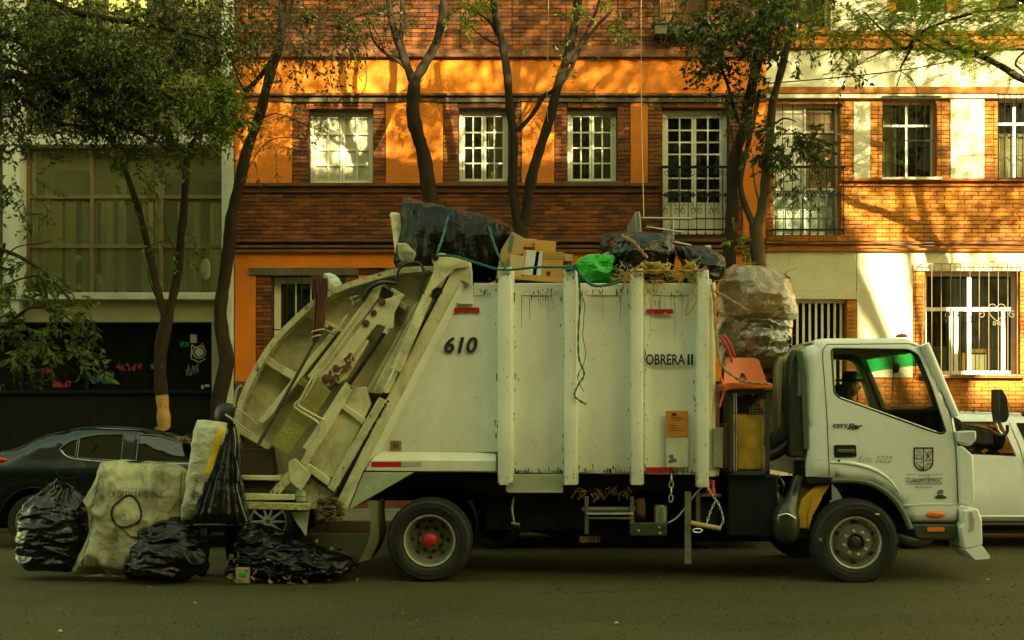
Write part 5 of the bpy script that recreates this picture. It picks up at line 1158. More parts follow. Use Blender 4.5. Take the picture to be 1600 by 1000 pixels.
for k in range(3): dline([(1429+k*4, 725+k*3-2*(k == 0)), (1436+k*2, 727+k*1.5), (1442, 731+k*1.2)], .0028); dline([(1444+k*4, 733-k*1.5), (1446+k*3.6, 727-k), (1450+k*3, 723)], .0028)
for cx, cy in ((1433, 704), (1438, 706), (1434, 710), (1439, 712), (1431, 713)): dline([(cx+2.2*math.cos(t), cy+2*math.sin(t)) for t in [i*math.pi/3 for i in range(6)]], .0018, True)
dline([(1444, 704), (1448, 710), (1450, 714), (1453, 709), (1456, 703)], .0035); dline([(1450, 705), (1449, 712), (1447, 719)], .004); dline([(1450, 712), (1453, 719)], .004)
dline([(1415, 741), (1431, 741)], .002); dline([(1457, 741), (1472, 741)], .002); dline([(1416, 756), (1472, 756)], .0025)
dline([(1462, 777), (1477, 777)], .011); dline([(1466, 774), (1465, 769), (1468, 766.5), (1473, 767)], .006); dline([(1466, 774), (1473, 774)], .006); dline([(1468, 770), (1473, 770)], .006)

# ================================================================ the parked cars
def car(name, loc, label, cat, prof, wins, arches, ysides, ymid, body_m, glass_m, wheels_, tr=.30, trim=None, belt=.95, tumble=.45, rr=.09, seed=1, face=None):
    t = thing(name, loc, label, cat)
    def ys(x, z):
        q = max(0, z-belt); return ysides+q*tumble+.06*max(0, (.62-z))**1.0+.05*math.sin(max(0, min(1, (z-.3)/.7))*math.pi)*-.6+(0 if face is None else face(x))
    o, yy = shell('body', prof, wins, ys, ymid, [body_m, blk], t, rr=rr, step=.07, bridge=lambda x, z: 1 if z < .66 and any(abs(x-a) < r*1.02 for a, r in arches) or z < .28 else 0, back=.03, bstep=.045)
    for w in wins:
        mb = MB(); pane2(mb, w, lambda x, z: yy(x, z)+.022); mb.obj('side_window', glass_m, t, smooth=True)
        mb = MB(); V, F, O, Hh = cdt(w, [], .15, .1); mb.add([(x, 2*ymid-yy(x, z)-.022, z) for x, z in V], F); mb.obj('side_window', glass_m, t, smooth=True)
        P = [Vector((x, yy(x, z)+.002, z)) for x, z in dens(w, .05)]; P.append(P[0]); MB().tube(P, .0045, 5, False).obj('window_trim', trim or hosem, t, smooth=True)
    for (x, r) in wheels_:
        for y0, sgn in ((ysides+.06, 1), (2*ymid-ysides-.06, -1)):
            mb = MB(); mb.lathe([(r*.66, .02*sgn), (r*.72, -.01*sgn), (r*.88, -.012*sgn), (r*.97, .01*sgn), (r, .04*sgn), (r, .18*sgn), (r*.6, .2*sgn)], (x, y0, r), n=48); W = mb.obj('wheel', rubber, t, smooth=True)
            mb = MB(); mb.lathe([(r*.68, .01*sgn), (r*.63, .0), (r*.61, .03*sgn), (r*.6, .12*sgn)], (x, y0, r), n=40); mb.obj('rim', chrome, W, smooth=True)
            mb = MB().lathe([(r*.62, .12*sgn), (.001, .12*sgn)], (x, y0, r), n=24); mb.obj('brake_disc', blk, W)
            for k in range(10):
                t_ = k*math.pi/5; a = Vector((math.cos(t_), 0, math.sin(t_))); c = Vector((x, y0, r)); MB().tube([c+a*.03, c+a*r*.62], [.022, .012], 5).obj('spoke', chrome, W, smooth=True)
            MB().lathe([(.001, -.004*sgn), (.032, 0), (.036, .05*sgn)], (x, y0, r), n=16).obj('hub_cap', steelg, W, smooth=True)
    mb = MB(); xs = [p[0] for p in prof]; mb.box((min(xs)+.3, ysides+.3, .2), (max(xs)-.3, 2*ymid-ysides-.3, .5)); mb.obj('underbody', blk, t)
    mb = MB(); mb.box((min(xs)+.9, ysides+.3, .5), (max(xs)-1.4, 2*ymid-ysides-.3, .62)); mb.obj('floor', seatm, t)
    return t, yy
CYS = 2.72
def cx_(px): return U(px, 0, CYS).x
def archpts(x, r, z0=.24, n=10):
    R_a = r+.06; return [(x+R_a*math.cos(a), r+R_a*math.sin(a)) for a in [math.pi*i/n for i in range(n+1)] if r+R_a*math.sin(a) > z0-.001]
navy = M('car_navy', (.002, .005, .007), .10, var=.1, spec=.4, coat=.5, bump=.0); dglass = glass('car_glass_dark', (.10, .12, .10), .9, .008, .5, (.004, .005, .004))
xr, xf = cx_(49), cx_(417); rw = .325
q = lambda px, py, Y=3.3: U2(px, py, Y)
r1, r2 = archpts(xr, rw), archpts(xf, rw)
prof = [q(-42, 770, CYS), q(-36, 716, CYS), q(-10, 706, CYS), q(20, 703, 3.0), q(50, 696, 3.2), q(85, 681), q(125, 671), (U(170, 665, 3.5).x, 1.46), q(225, 668), q(275, 676), q(320, 692), q(350, 706, 3.0), q(420, 724, CYS), q(470, 742, CYS), q(488, 765, CYS), q(490, 815, CYS), (q(484, 0, CYS)[0], .24)]
prof = [tuple(v)[:2] for v in spline([Vector((*p, 0)) for p in prof[1:13]], 3)]+prof[13:]
prof = [q(-40, 770, CYS)]+prof
under = [(xf+.385, .24)]+[p for p in r2 if p[0]]+[(xf-.385, .24), (xr+.385, .24)]+r1+[(xr-.385, .24), (q(-36, 0, CYS)[0], .26)]
prof = prof+under
wn = [roundp(PL([(94, 702), (108, 690), (121, 685), (121, 714), (104, 711)], 2.85), .02, 3), roundp(PL([(124, 684), (150, 679), (192, 678), (193, 719), (124, 715)], 2.85), .02, 3), roundp(PL([(216, 678), (250, 681), (280, 690), (308, 706), (300, 722), (216, 720)], 2.85), .02, 3)]
sed, syy = car('sedan', (cx_(230), 3.6, 0), 'dark blue sedan parked behind the bags at the left', 'car', prof, wn, [(xr, .4), (xf, .4)], CYS, 3.62, navy, dglass, [(xr, rw), (xf, rw)], trim=steelg, belt=.93, tumble=.36)
mb = MB(); p = U(3, 719, CYS); mb.ball((p.x-.06, CYS+.05, p.z), .09, 10, (1.2, .4, .4)); mb.obj('tail_lamp', M('tail_red', (.5, .01, .008), .2, coat=.6), sed, smooth=True)
mb = MB(); p = U(106, 740, CYS); mb.tube([(p.x+.12*math.cos(t), syy(p.x+.12*math.cos(t), p.z+.05*math.sin(t))-.002, p.z+.055*math.sin(t)) for t in [i*math.pi/10 for i in range(21)]], .004, 5, False); mb.obj('fuel_flap', hosem, sed, smooth=True)
P = [Vector((x, syy(x, z)-.003, z)) for x, z in PL([(98, 703), (107, 712), (125, 717), (190, 722), (300, 724)], 2.85)]; MB().tube(spline(P, 4), .005, 6).obj('chrome_strip', chrome, sed, smooth=True)
for pts in ([(120, 718), (118, 750), (128, 790), (132, 832)], [(205, 678), (205, 722), (206, 830)]):
    P = [Vector((x, syy(x, z), z)) for x, z in PL(pts, CYS)]; MB().tube(spline(P, 6), .004, 5).obj('door_seam', hosem, sed)
for x, y in ((262, 735),):
    mb = MB(); p = U(x, y, CYS); yy_ = syy(p.x, p.z); mb.tube([(p.x-.09, yy_-.012, p.z), (p.x, yy_-.03, p.z+.004), (p.x+.09, yy_-.012, p.z)], .011, 8); mb.obj('door_handle', steelg, sed, smooth=True)
# white SUV at the right
wpaint = M('suv_white', (.76, .78, .78), .25, var=.03, coat=.5, dirt=.12, dcol=(.3, .28, .2)); sglass = glass('suv_glass', (.78, .78, .70), 1.2, .01, .05)
xr2, xf2 = cx_(1432), cx_(1432)+2.66; r_ = .345
g = lambda px, py, Y=2.9: U2(px, py, Y)
X0 = xr2-.78; ztop = 1.60
top = [(X0+.02, .62), (X0, .95), (X0+.10, 1.05), (X0+.28, 1.50), (X0+.45, ztop-.02), (X0+1.1, ztop+.02), (X0+2.1, ztop-.02), (X0+2.5, 1.50), (X0+3.1, 1.08), (X0+3.35, 1.0), (X0+4.1, .90), (X0+4.25, .7), (X0+4.25, .40)]
top = [tuple(v)[:2] for v in spline([Vector((*p, 0)) for p in top], 3)]
ra, rb_ = archpts(xr2, r_, .28), archpts(xf2, r_, .28)
prof = top+[(X0+4.2, .28), (xf2+.42, .28)]+rb_+[(xf2-.42, .28), (xr2+.42, .28)]+ra+[(xr2-.42, .28), (X0+.05, .32)]
wn = [roundp(PL([(1440, 664), (1496, 659), (1560, 659), (1578, 712), (1490, 708), (1445, 704)], 2.9), .02, 3), roundp(PL([(1584, 661), (1640, 662), (1690, 684), (1712, 716), (1602, 713)], 2.9), .02, 3)]
suv, vyy = car('parked_suv', (xr2+1.3, 3.6, 0), 'white SUV with roof rails parked at the kerb beyond the truck cab', 'car', prof, wn, [(xr2, .42), (xf2, .42)], CYS, 3.62, wpaint, sglass, [(xr2, r_), (xf2, r_)], belt=1.1, tumble=.30)
mb = MB(); a, b = g(1440, 641, 2.98), g(1592, 645, 2.98); mb.prism([(a[0], a[1]), (b[0], b[1]), (b[0]+.02, b[1]-.04), (a[0], a[1]-.055)], 2.93, 3.0); mb.obj('roof_rail', wpaint, suv, bevel=.01)
mb = MB(); mb.box((b[0]+.03, 2.93, b[1]-.06), (b[0]+.12, 3.01, b[1]+.01)); mb.obj('rail_end', hosem, suv, bevel=.01)
text('S T E R', U(1494, 0, 2.925).x, U(0, 644, 2.925).z, .032, 2.925, ink, suv, .34)
for x, y in ((1530, .1), (1556, .0)):
    for yy2 in (3.15, 4.0): mb = MB(); p = U(x, 690, 3.1); mb.ball((p.x, yy2, p.z+.02), .13, 8, (1, .9, 1.1)); mb.tube([(p.x, yy2, p.z-.3), (p.x, yy2, p.z)], .02, 6); mb.obj('headrest', seatm, suv, smooth=True); mb = MB(); mb.ball((p.x-.02, yy2, p.z-.42), .27, 8, (.6, .9, 1.2)); mb.obj('seat_back', seatm, suv, smooth=True)
for pts in ([(1584, 660), (1598, 714), (1600, 760), (1596, 812)], [(1448, 708), (1462, 760), (1490, 800)]):
    P = [Vector((x, vyy(x, z), z)) for x, z in PL(pts, CYS)]; MB().tube(spline(P, 6), .004, 5).obj('door_seam', ink2, suv)
P = [Vector((x, vyy(x, z)-.004, z)) for x, z in PL([(1470, 807), (1600, 807), (1740, 807)], CYS)]; MB().tube(P, .012, 6).obj('sill_moulding', wpaint, suv)
P = [Vector((x, vyy(x, z)-.004, z)) for x, z in PL([(1470, 814), (1600, 814), (1740, 814)], CYS)]; MB().tube(P, .022, 6).obj('sill_trim', hosem, suv)
# a third dark car almost hidden between them, seen only under the truck
xa, xb = cx_(775), cx_(775)+2.5; r3 = .31; X0 = xa-.75
top = [tuple(v)[:2] for v in spline([Vector((*p, 0)) for p in [(X0, .6), (X0+.05, .95), (X0+.3, 1.05), (X0+.9, 1.42), (X0+1.7, 1.46), (X0+2.6, 1.38), (X0+3.2, .98), (X0+4.0, .82), (X0+4.1, .5)]], 3)]
prof = top+[(X0+4.05, .26), (xb+.38, .26)]+archpts(xb, r3, .26)+[(xb-.38, .26), (xa+.38, .26)]+archpts(xa, r3, .26)+[(xa-.38, .26), (X0+.05, .3)]
hb_, _ = car('hatchback', (xa+1.2, 3.6, 0), 'dark hatchback hidden behind the truck, only its tyres showing below', 'car', prof, [[(X0+.95, 1.0), (X0+2.75, 1.0), (X0+2.45, 1.32), (X0+1.1, 1.34)]], [(xa, .4), (xb, .4)], CYS+.02, 3.6, M('car_grey', (.03, .03, .028), .2, coat=.6), dglass, [(xa, r3), (xb, r3)])

for o in hb_.children_recursive:
    if o.type == 'MESH' and o.data.materials and o.data.materials[0] is chrome: o.data.materials[0] = blk

# ================================================================ people
def skin(name, joints, edges, m, parent, sub=2, root=0):
    me = bpy.data.meshes.new(name); me.from_pydata([j[:3] for j in joints], edges, []); me.materials.append(m)
    o = bpy.data.objects.new(name, me); C.objects.link(o); sk = o.modifiers.new('skin', 'SKIN')
    if not me.skin_vertices: me.attributes  # skin layer appears with the modifier
    bm = bmesh.new(); bm.from_mesh(me); lay = bm.verts.layers.skin.verify(); bm.verts.ensure_lookup_table()
    for v, j in zip(bm.verts, joints): v[lay].radius = (j[3], j[4] if len(j) > 4 else j[3]); v[lay].use_root = False
    bm.verts[root][lay].use_root = True; bm.to_mesh(me); bm.free()
    s = o.modifiers.new('sub', 'SUBSURF'); s.levels = s.render_levels = sub; sk.use_smooth_shade = True
    return adopt(o, parent)
skinm = M('skin_brown', (.22, .11, .055), .55, var=.08, bump=.05); hairm = M('hair_black', (.008, .007, .006), .5); jean = M('trousers_dark', (.007, .010, .011), .9, spec=.1, var=.3, vs=8, bump=.4, bs=30); shirt = M('shirt_dark', (.02, .022, .02), .9, bump=.3); boot = M('boot', (.07, .045, .02), .6, var=.3)
hx, hy = U(352, 0, .55).x, .55
wk = thing('person', (hx, hy, 0), 'worker in dark clothes standing behind the raised sack at the back of the truck', 'person')
J = [(hx-.06, hy, .88, .15, .11), (hx-.06, hy, 1.12, .14, .10), (hx-.02, hy, 1.34, .16, .10), (hx+.02, hy, 1.42, .06), (hx+.03, hy, 1.50, .055),
     (hx-.15, hy-.05, 1.36, .06), (hx-.30, hy-.20, 1.18, .05), (hx-.28, hy-.42, 1.32, .04), (hx+.14, hy-.06, 1.38, .06), (hx+.10, hy-.28, 1.30, .05), (hx-.02, hy-.45, 1.45, .04),
     (hx-.17, hy-.02, .82, .10), (hx-.20, hy-.06, .48, .075), (hx-.22, hy+.0, .12, .06), (hx+.05, hy, .82, .10), (hx+.07, hy-.05, .48, .075), (hx+.06, hy+.02, .12, .06)]
E = [(0, 1), (1, 2), (2, 3), (3, 4), (2, 5), (5, 6), (6, 7), (2, 8), (8, 9), (9, 10), (0, 11), (11, 12), (12, 13), (0, 14), (14, 15), (15, 16)]
body = skin('body', J, E, jean, wk)
head = MB().ball((hx+.03, hy-.02, 1.575), .105, 14, (.86, .98, 1.12)); head.ball((hx+.07, hy+.09, 1.565), .018, 6, (.8, 1, 1.2)); head.ball((hx+.125, hy-.01, 1.57), .022, 6, (.4, 1, 1.3)); head.ball((hx-.065, hy-.01, 1.57), .022, 6, (.4, 1, 1.3)); head.obj('head', skinm, wk, smooth=True)
hr = MB(); hr.lathe([(.001, .125), (.05, .12), (.09, .095), (.112, .05), (.117, 0), (.112, -.06), (.085, -.10), (.001, -.11)], (hx+.02, hy-.025, 1.58), 'Z', 24); hr.obj('hair', hairm, wk, smooth=True)
for (ax, ay, az, sx) in ((hx-.28, hy-.42, 1.32, 1), (hx-.02, hy-.45, 1.45, -1)):
    P = [(ax, ay, az, .034), (ax, ay-.05, az+.03, .036, .02)]; EE = [(0, 1)]
    for k, (dx, ln) in enumerate(((-.033, .062), (-.011, .074), (.011, .070), (.033, .055))):
        b = len(P); P += [(ax+dx, ay-.075, az+.045, .0095), (ax+dx*1.1, ay-.075-ln*.5, az+.055, .009), (ax+dx*1.1, ay-.07-ln*.7, az+.02, .008)]; EE += [(1, b), (b, b+1), (b+1, b+2)]
    b = len(P); P += [(ax+.035*sx, ay-.03, az+.035, .011), (ax+.055*sx, ay-.07, az+.02, .009)]; EE += [(0, b), (b, b+1)]
    skin('hand', P, EE, skinm, wk)
for fx_, fy_ in ((hx-.22, hy), (hx+.06, hy+.02)):
    mb = MB(); mb.ball((fx_, fy_-.06, .045), .055, 10, (.95, 2.4, .85)); mb.ball((fx_, fy_+.03, .09), .06, 8, (.95, 1.1, 1.3)); mb.obj('boot', boot, wk, smooth=True)
# person in the passenger seat of the cab
px_, py_ = U(1324, 0, 1.35).x, 1.35
ps = thing('person', (px_, py_, .95), 'person in a black brimmed hat sitting in the truck cab', 'person')
zb = U(0, 600, 1.35).z
J = [(px_-.02, py_, 1.12, .14, .13), (px_-.03, py_, 1.32, .13, .14), (px_, py_, zb-.30, .10, .17), (px_+.01, py_, zb-.2, .055), (px_+.02, py_, zb-.12, .05), (px_+.01, py_-.2, zb-.34, .06), (px_+.10, py_-.24, zb-.55, .045), (px_+.32, py_-.16, zb-.60, .04), (px_+.01, py_+.2, zb-.34, .06), (px_+.10, py_+.24, zb-.55, .045), (px_+.32, py_+.16, zb-.60, .04), (px_+.4, py_-.12, 1.08, .075), (px_+.4, py_+.12, 1.08, .075)]
skin('body', J, [(0, 1), (1, 2), (2, 3), (3, 4), (2, 5), (5, 6), (6, 7), (2, 8), (8, 9), (9, 10), (0, 11), (0, 12)], shirt, ps)
MB().ball((px_+.03, py_, zb-.03), .1, 12, (.95, .82, 1.12)).ball((px_+.13, py_, zb-.035), .018, 6, (1.1, .7, 1.2)).ball((px_+.02, py_-.08, zb-.03), .02, 6, (1, .4, 1.3)).obj('head', skinm, ps, smooth=True)
MB().lathe([(.001, .10), (.06, .10), (.088, .07), (.095, .02), (.098, 0), (.15, -.008), (.175, .012), (.15, -.002), (.098, .0)], (px_+.035, py_, zb+.035), 'Z', 28).obj('hat', hairm, ps, smooth=True)
# ================================================================ bags on the road
pblk = M('plastic_black', (.004, .004, .003), .20, var=.2, spec=.45, wrinkle=.55, ws=7, bump=.12, bs=24)
pblk2 = M('plastic_black_crumpled', (.004, .004, .003), .24, var=.2, spec=.4, wrinkle=.7, ws=11, bump=.2, bs=40)
woven = M('woven_sack', (.40, .38, .22), .75, var=.3, vs=4, dirt=1.3, dcol=(.07, .06, .022), ds=2.6, wrinkle=.9, ws=4.5, bump=.5, bs=60, spots=.66, spcol=(.07, .06, .03), sps=5)
woven2 = M('woven_sack_pale', (.46, .45, .31), .6, var=.15, vs=4, dirt=.6, dcol=(.12, .11, .05), ds=5, wrinkle=.7, ws=10, bump=.3)
def single(o, label, cat, group=None): return props(o, label, cat, group)
b1 = sack('rubbish_bag', [(754, 84, 98, .06), (762, 80, 112, .10), (775, 60, 122, .26), (790, 42, 131, .40), (810, 36, 134, .50), (840, 33, 134, .54), (870, 34, 136, .54), (886, 38, 134, .50), (893, 46, 128, .42)], .25, pblk, amp=.045, fs=3.6, seed=2, rows=110, seg=150, radial=.026, stretch=(1, 1, 2.4))
single(b1, 'full black rubbish bag tied at the top, leftmost on the road', 'rubbish bag', 'black rubbish bags on the road')
MB().tube([U(88, 762, .2), U(92, 755, .22), U(86, 752, .2)], [.03, .02, .035], 8).obj('knot', pblk, b1, smooth=True)
b2 = sack('woven_sack', [(720, 154, 230, .10), (724, 150, 268, .20), (735, 147, 288, .28), (760, 143, 290, .36), (800, 141, 288, .42), (830, 137, 284, .42), (860, 130, 262, .40), (885, 124, 232, .36), (898, 121, 222, .28)], .12, woven, amp=.085, fs=2.6, seed=4, rows=110, seg=140, sq=2.7, stretch=(1.6, 1, .8))
single(b2, 'big dirty pale woven sack printed with FOR GRANULATES ONLY beside the black bag', 'sack')
def on_sack(o_bag, fn, name, m, parent, r=.004, off=.004):
    """draw strokes on the near face of a bag by casting onto it"""
    from mathutils.bvhtree import BVHTree
    me = o_bag.data; bv = BVHTree.FromPolygons([v.co for v in me.vertices], [list(p.vertices) for p in me.polygons]); mb = MB()
    for st in fn:
        P = []
        for (x, z) in st:
            h = bv.ray_cast(Vector((x, -2, z)), Vector((0, 1, 0)))[0]
            if h: P.append(h-Vector((0, off, 0)))
        if len(P) > 1: mb.tube(P, r, 5)
    return mb.obj(name, m, parent, smooth=True)
def drape(o_text, o_bag, off=.003):
    from mathutils.bvhtree import BVHTree
    me = o_bag.data; bv = BVHTree.FromPolygons([v.co for v in me.vertices], [list(p.vertices) for p in me.polygons])
    for v in o_text.data.vertices:
        h = bv.ray_cast(Vector((v.co.x, -2, v.co.z)), Vector((0, 1, 0)))[0]
        if h: v.co.y = h.y-off
mk = M('marker_black', (.02, .02, .012), .9); mkf = M('print_faded', (.05, .05, .025), .9)
C0 = U(199, 800, -.05)
ring = [[(U(199+23*math.cos(t)+3*math.sin(t*2), 0, -.1).x, U(0, 799+24*math.sin(t)+2*math.cos(t*3), -.1).z) for t in [i*math.pi/20 for i in range(41)]], [U2(*p, -.1) for p in ((184, 822), (195, 830), (206, 838), (222, 840))], [U2(*p, -.1) for p in ((222, 723), (219, 745), (221, 775), (219, 797))]]
on_sack(b2, ring[:1], 'drawn_ring', mk, b2, .014, -.004); on_sack(b2, ring[1:2], 'drawn_ring', mkf, b2, .008, -.002)
st = [[(U2(278+random.uniform(-1, 1), 732+i*4, -.1)) for i in range(24)]] ; on_sack(b2, st, 'seam', mkf, b2, .004, .0)
st = [[U2(149-i*.95+(i % 2)*3, 740+i*5.4, -.1) for i in range(28)]]; on_sack(b2, st, 'seam', mkf, b2, .005, .0)
t = text('FOR GRANULATES ONLY', U(168, 0, -.1).x, U(0, 777, -.1).z, .058, -.3, mkf, b2, U(255, 0, -.1).x-U(168, 0, -.1).x)
bm = bmesh.new(); bm.from_mesh(t.data); bmesh.ops.triangulate(bm, faces=bm.faces); bmesh.ops.subdivide_edges(bm, edges=[e for e in bm.edges if e.calc_length() > .02], cuts=2); bm.to_mesh(t.data); bm.free(); drape(t, b2, .006)
b3 = sack('rubbish_bag', [(806, 250, 292, .06), (815, 235, 308, .20), (830, 222, 318, .34), (850, 212, 320, .44), (875, 206, 318, .50), (895, 203, 308, .46), (906, 208, 300, .34)], .0, pblk2, amp=.085, fs=3.6, seed=9, rows=110, seg=150, radial=.02, stretch=(1, 1, 1.6))
single(b3, 'slumped crumpled black bag lying in front of the pale woven sack', 'rubbish bag', 'black rubbish bags on the road')
# the raised sack: pale half with a yellow stripe, dark torn plastic half
b4 = sack('raised_sack', [(656, 310, 320, .04), (660, 309, 350, .10), (668, 307, 362, .16), (690, 303, 364, .20), (730, 297, 358, .22), (770, 289, 340, .20), (795, 285, 316, .14), (812, 284, 300, .06)], -.12, woven2, amp=.028, fs=5, seed=6, rows=90, seg=100, sq=2.8)
single(b4, 'pale sack with a yellow stripe held up beside the truck tail', 'sack')
ye = M('print_yellow', (.60, .40, .01), .55, dirt=.4)
sy = []
for k in range(9): sy.append([U2(343+k*1.2+(f*-22), 668+f*72, -.2) for f in [i/14 for i in range(15)]])
on_sack(b4, sy, 'yellow_stripe', ye, b4, .006, .001)
t = text('GRANULES', 0, 0, .04, 0, mkf, None, .22, shear=0)
for v in t.data.vertices: x, z = v.co.x, v.co.z; v.co = (U(304, 0, -.2).x-z+x*.25, -.4, U(0, 782, -.2).z+x)
bm = bmesh.new(); bm.from_mesh(t.data); bmesh.ops.triangulate(bm, faces=bm.faces); bmesh.ops.subdivide_edges(bm, edges=[e for e in bm.edges if e.calc_length() > .015], cuts=2); bm.to_mesh(t.data); bm.free(); drape(t, b4, .006); adopt(t, b4)
b5 = sack('dark_sheet', [(662, 356, 366, .04), (690, 350, 371, .10), (730, 336, 374, .18), (750, 325, 376, .20), (770, 318, 380, .22), (800, 305, 386, .22), (815, 300, 388, .16), (821, 301, 386, .06)], -.17, M('sheet_dark', (.005, .005, .004), .35, wrinkle=.6, ws=8, spec=.5), amp=.02, fs=4, seed=11, rows=90, seg=100, sq=2.6, pleat=.012)
single(b5, 'torn black plastic sheet hanging from the raised sack', 'plastic sheet')
on_sack(b5, [[U2(*p, -.2) for p in ((365, 668), (369, 690), (368, 710), (373, 735), (372, 760), (378, 785), (386, 815))], [U2(*p, -.2) for p in ((302, 820), (330, 819), (360, 820), (386, 818))]], 'torn_edge', M('edge_pale', (.3, .3, .2), .4), b5, .006, .002)
b6 = sack('rubbish_bag', [(818, 392, 410, .05), (826, 384, 425, .22), (842, 380, 455, .34), (858, 376, 500, .42), (874, 374, 545, .50), (890, 376, 556, .48), (903, 385, 530, .3)], .1, pblk2, amp=.10, fs=5, seed=15, rows=90, seg=170, stretch=(1, 1, 1.5))
single(b6, 'burst black bag spilling rubbish on the road under the truck tail', 'rubbish bag', 'black rubbish bags on the road')
random.seed(44); cols = [(.10, .07, .03), (.05, .05, .03), (.2, .16, .08), (.02, .02, .015), (.16, .06, .03), (.3, .28, .18)]
def litterbits(name, n, fn, mats, s0, s1, parent=None):
    mb = MB()
    for _ in range(n):
        c = fn(); s = random.uniform(s0, s1); mb.mat(random.randrange(len(mats)))
        u = Vector((random.gauss(0, 1), random.gauss(0, 1), random.gauss(0, .7))).normalized(); v = u.cross(Vector((random.random(), random.random(), random.random()))).normalized(); k = random.uniform(.3, 1)
        p = [c+u*s+v*s*k*.3, c+v*s*k, c-u*s*.8, c-v*s*k*.9+u*s*.2, c+u*s*.2]; mb.add(p, [(0, 1, 4), (1, 2, 4), (2, 3, 4), (3, 0, 4)])
    return mb.obj(name, mats, parent)
lm = [M('litter_%s' % n, c, .8, var=.3) for n, c in zip(('brown', 'olive', 'tan', 'black', 'rust', 'pale'), cols)]
o = litterbits('spilled_rubbish', 520, lambda: Vector((U(min(560, max(372, random.gauss(425, 45))), 0, .1).x, random.uniform(-.2, .45), abs(random.gauss(.05, .16)))), lm, .012, .05)
props(o, kind='stuff', label='mixed brown rubbish spilled round the burst black bag', cat='rubbish')
mb = MB(); p = U(381, 888, -.12); mb.box((p.x-.07, -.16, .01), (p.x+.06, -.12, .16)); o = mb.obj('milk_carton', M('carton_pale', (.34, .25, .13), .7), bevel=.006); o['label'] = 'crumpled carton with a green patch under the raised sack'; o['category'] = 'carton'
mb = MB(); mb.ball((p.x+.0, -.163, .10), .035, 8, (1.1, .08, .7)); mb.obj('green_patch', M('green_print', (.02, .40, .05), .6), o, smooth=True)
wp = M('paper_white', (.55, .56, .46), .8, dirt=.3)
for i, (x, y, a, b_, lab) in enumerate(((143, 896, .24, .05, 'flat white card under the foot of the pale woven sack'), (146, 902, .19, .02, 'thin white strip of paper in front of the pale woven sack'), (186, 901, .12, .035, 'folded pale paper on the road left of the slumped black bag'), (229, 907, .08, .025, 'small white scrap below the slumped black bag'), (254, 908, .10, .03, 'white scrap of paper right below the slumped black bag'), (294, 903, .04, .03, 'tiny white scrap near the worker\'s boots'))):
    D = EYE*FPX/(y-HOR); Yg = D-CAMD; X = (x-800)*D/FPX; mb = MB(); mb.add([(X-a/2, Yg-b_, .006), (X+a/2, Yg-b_*.6, .012), (X+a*.45, Yg+b_, .03), (X-a*.4, Yg+b_*.8, .012), (X, Yg, .02)], [(0, 1, 4), (1, 2, 4), (2, 3, 4), (3, 0, 4)])
    props(mb.obj('paper_scrap', wp), lab, 'paper', 'scraps of paper on the road')
for x, y, c, lab in ((486, 905, (.35, .18, .06), 'crumpled brown wrapper on the road below the truck tail'), (94, 988, (.5, .38, .03), 'fallen yellow leaf at the lower left of the road'), (963, 975, (.5, .38, .03), 'fallen yellow leaf in the middle of the near road'), (1543, 907, (.5, .48, .4), 'flat pale scrap on the road right of the truck bumper'), (305, 944, (.3, .2, .05), 'fallen brown leaf on the road below the worker')):
    D = EYE*FPX/(y-HOR); Yg = D-CAMD; X = (x-800)*D/FPX; mb = MB(); s = .022; mb.add([(X-s, Yg, .004), (X, Yg-s*1.2, .012), (X+s, Yg, .006), (X, Yg+s*1.2, .012), (X, Yg, .024)], [(0, 1, 4), (1, 2, 4), (2, 3, 4), (3, 0, 4)])
    props(mb.obj('fallen_leaf' if 'leaf' in lab else 'wrapper', M('leaf_%d' % x, c, .7)), lab, 'leaf' if 'leaf' in lab else 'litter')
def grit_at():
    y = -4.8+9*random.random()**1.6; return Vector((random.uniform(-1, 1)*(3.2+(y+4.8)*.55), y, .003))
gm = [M('grit_pale', (.26, .24, .13), .9), M('grit_mid', (.15, .135, .05), .9), M('grit_dark', (.045, .04, .012), .9)]
o = litterbits('road_grit', 9000, grit_at, gm, .004, .010); props(o, kind='stuff', label='coarse pale and dark aggregate grains in the worn asphalt', cat='grit')
o = litterbits('leaf_crumbs', 420, grit_at, lm[:3]+lm[5:], .005, .012); props(o, kind='stuff', label='fine leaf and paper crumbs scattered over the asphalt', cat='litter')

# ================================================================ the load on top of the truck
bun = sack('wrapped_bundle', [(306, 629, 636, .05), (314, 630, 650, .2), (324, 631, 680, .5), (336, 632, 735, .8), (350, 632, 785, .95), (362, 631, 800, 1.05), (380, 628, 798, 1.1), (398, 625, 790, 1.1), (412, 622, 782, 1.1), (428, 628, 778, 1.0), (440, 700, 770, .8)], .75, M('plastic_wrap', (.004, .005, .003), .22, spec=.22, wrinkle=1., ws=5, stretch=(4.5, 1, .45), bump=.1, bs=20), amp=.06, fs=3.2, seed=21, rows=110, seg=160, sq=2.8, stretch=(2.2, 1, .6))
single(bun, 'large bundle wrapped in shiny black plastic on top of the truck, tied with teal cord', 'bundle')
fo = sack('foam_sheet', [(332, 612, 618, .06), (337, 611, 632, .2), (360, 614, 640, .3), (385, 618, 640, .3), (400, 620, 640, .2)], .95, M('foam_cream', (.60, .50, .28), .9, bump=.3, dirt=.4), amp=.02, seed=3)
single(fo, 'cream foam sheet sticking out behind the black wrapped bundle', 'foam')
sh_ = sack('bag_end', [(380, 622, 634, .1), (395, 624, 650, .16), (408, 628, 644, .1)], .12, M('grey_rag', (.30, .29, .18), .8), amp=.02, seed=31); sh_.name = 'rag'; single(sh_, 'small grey rag under the left end of the black bundle', 'rag')
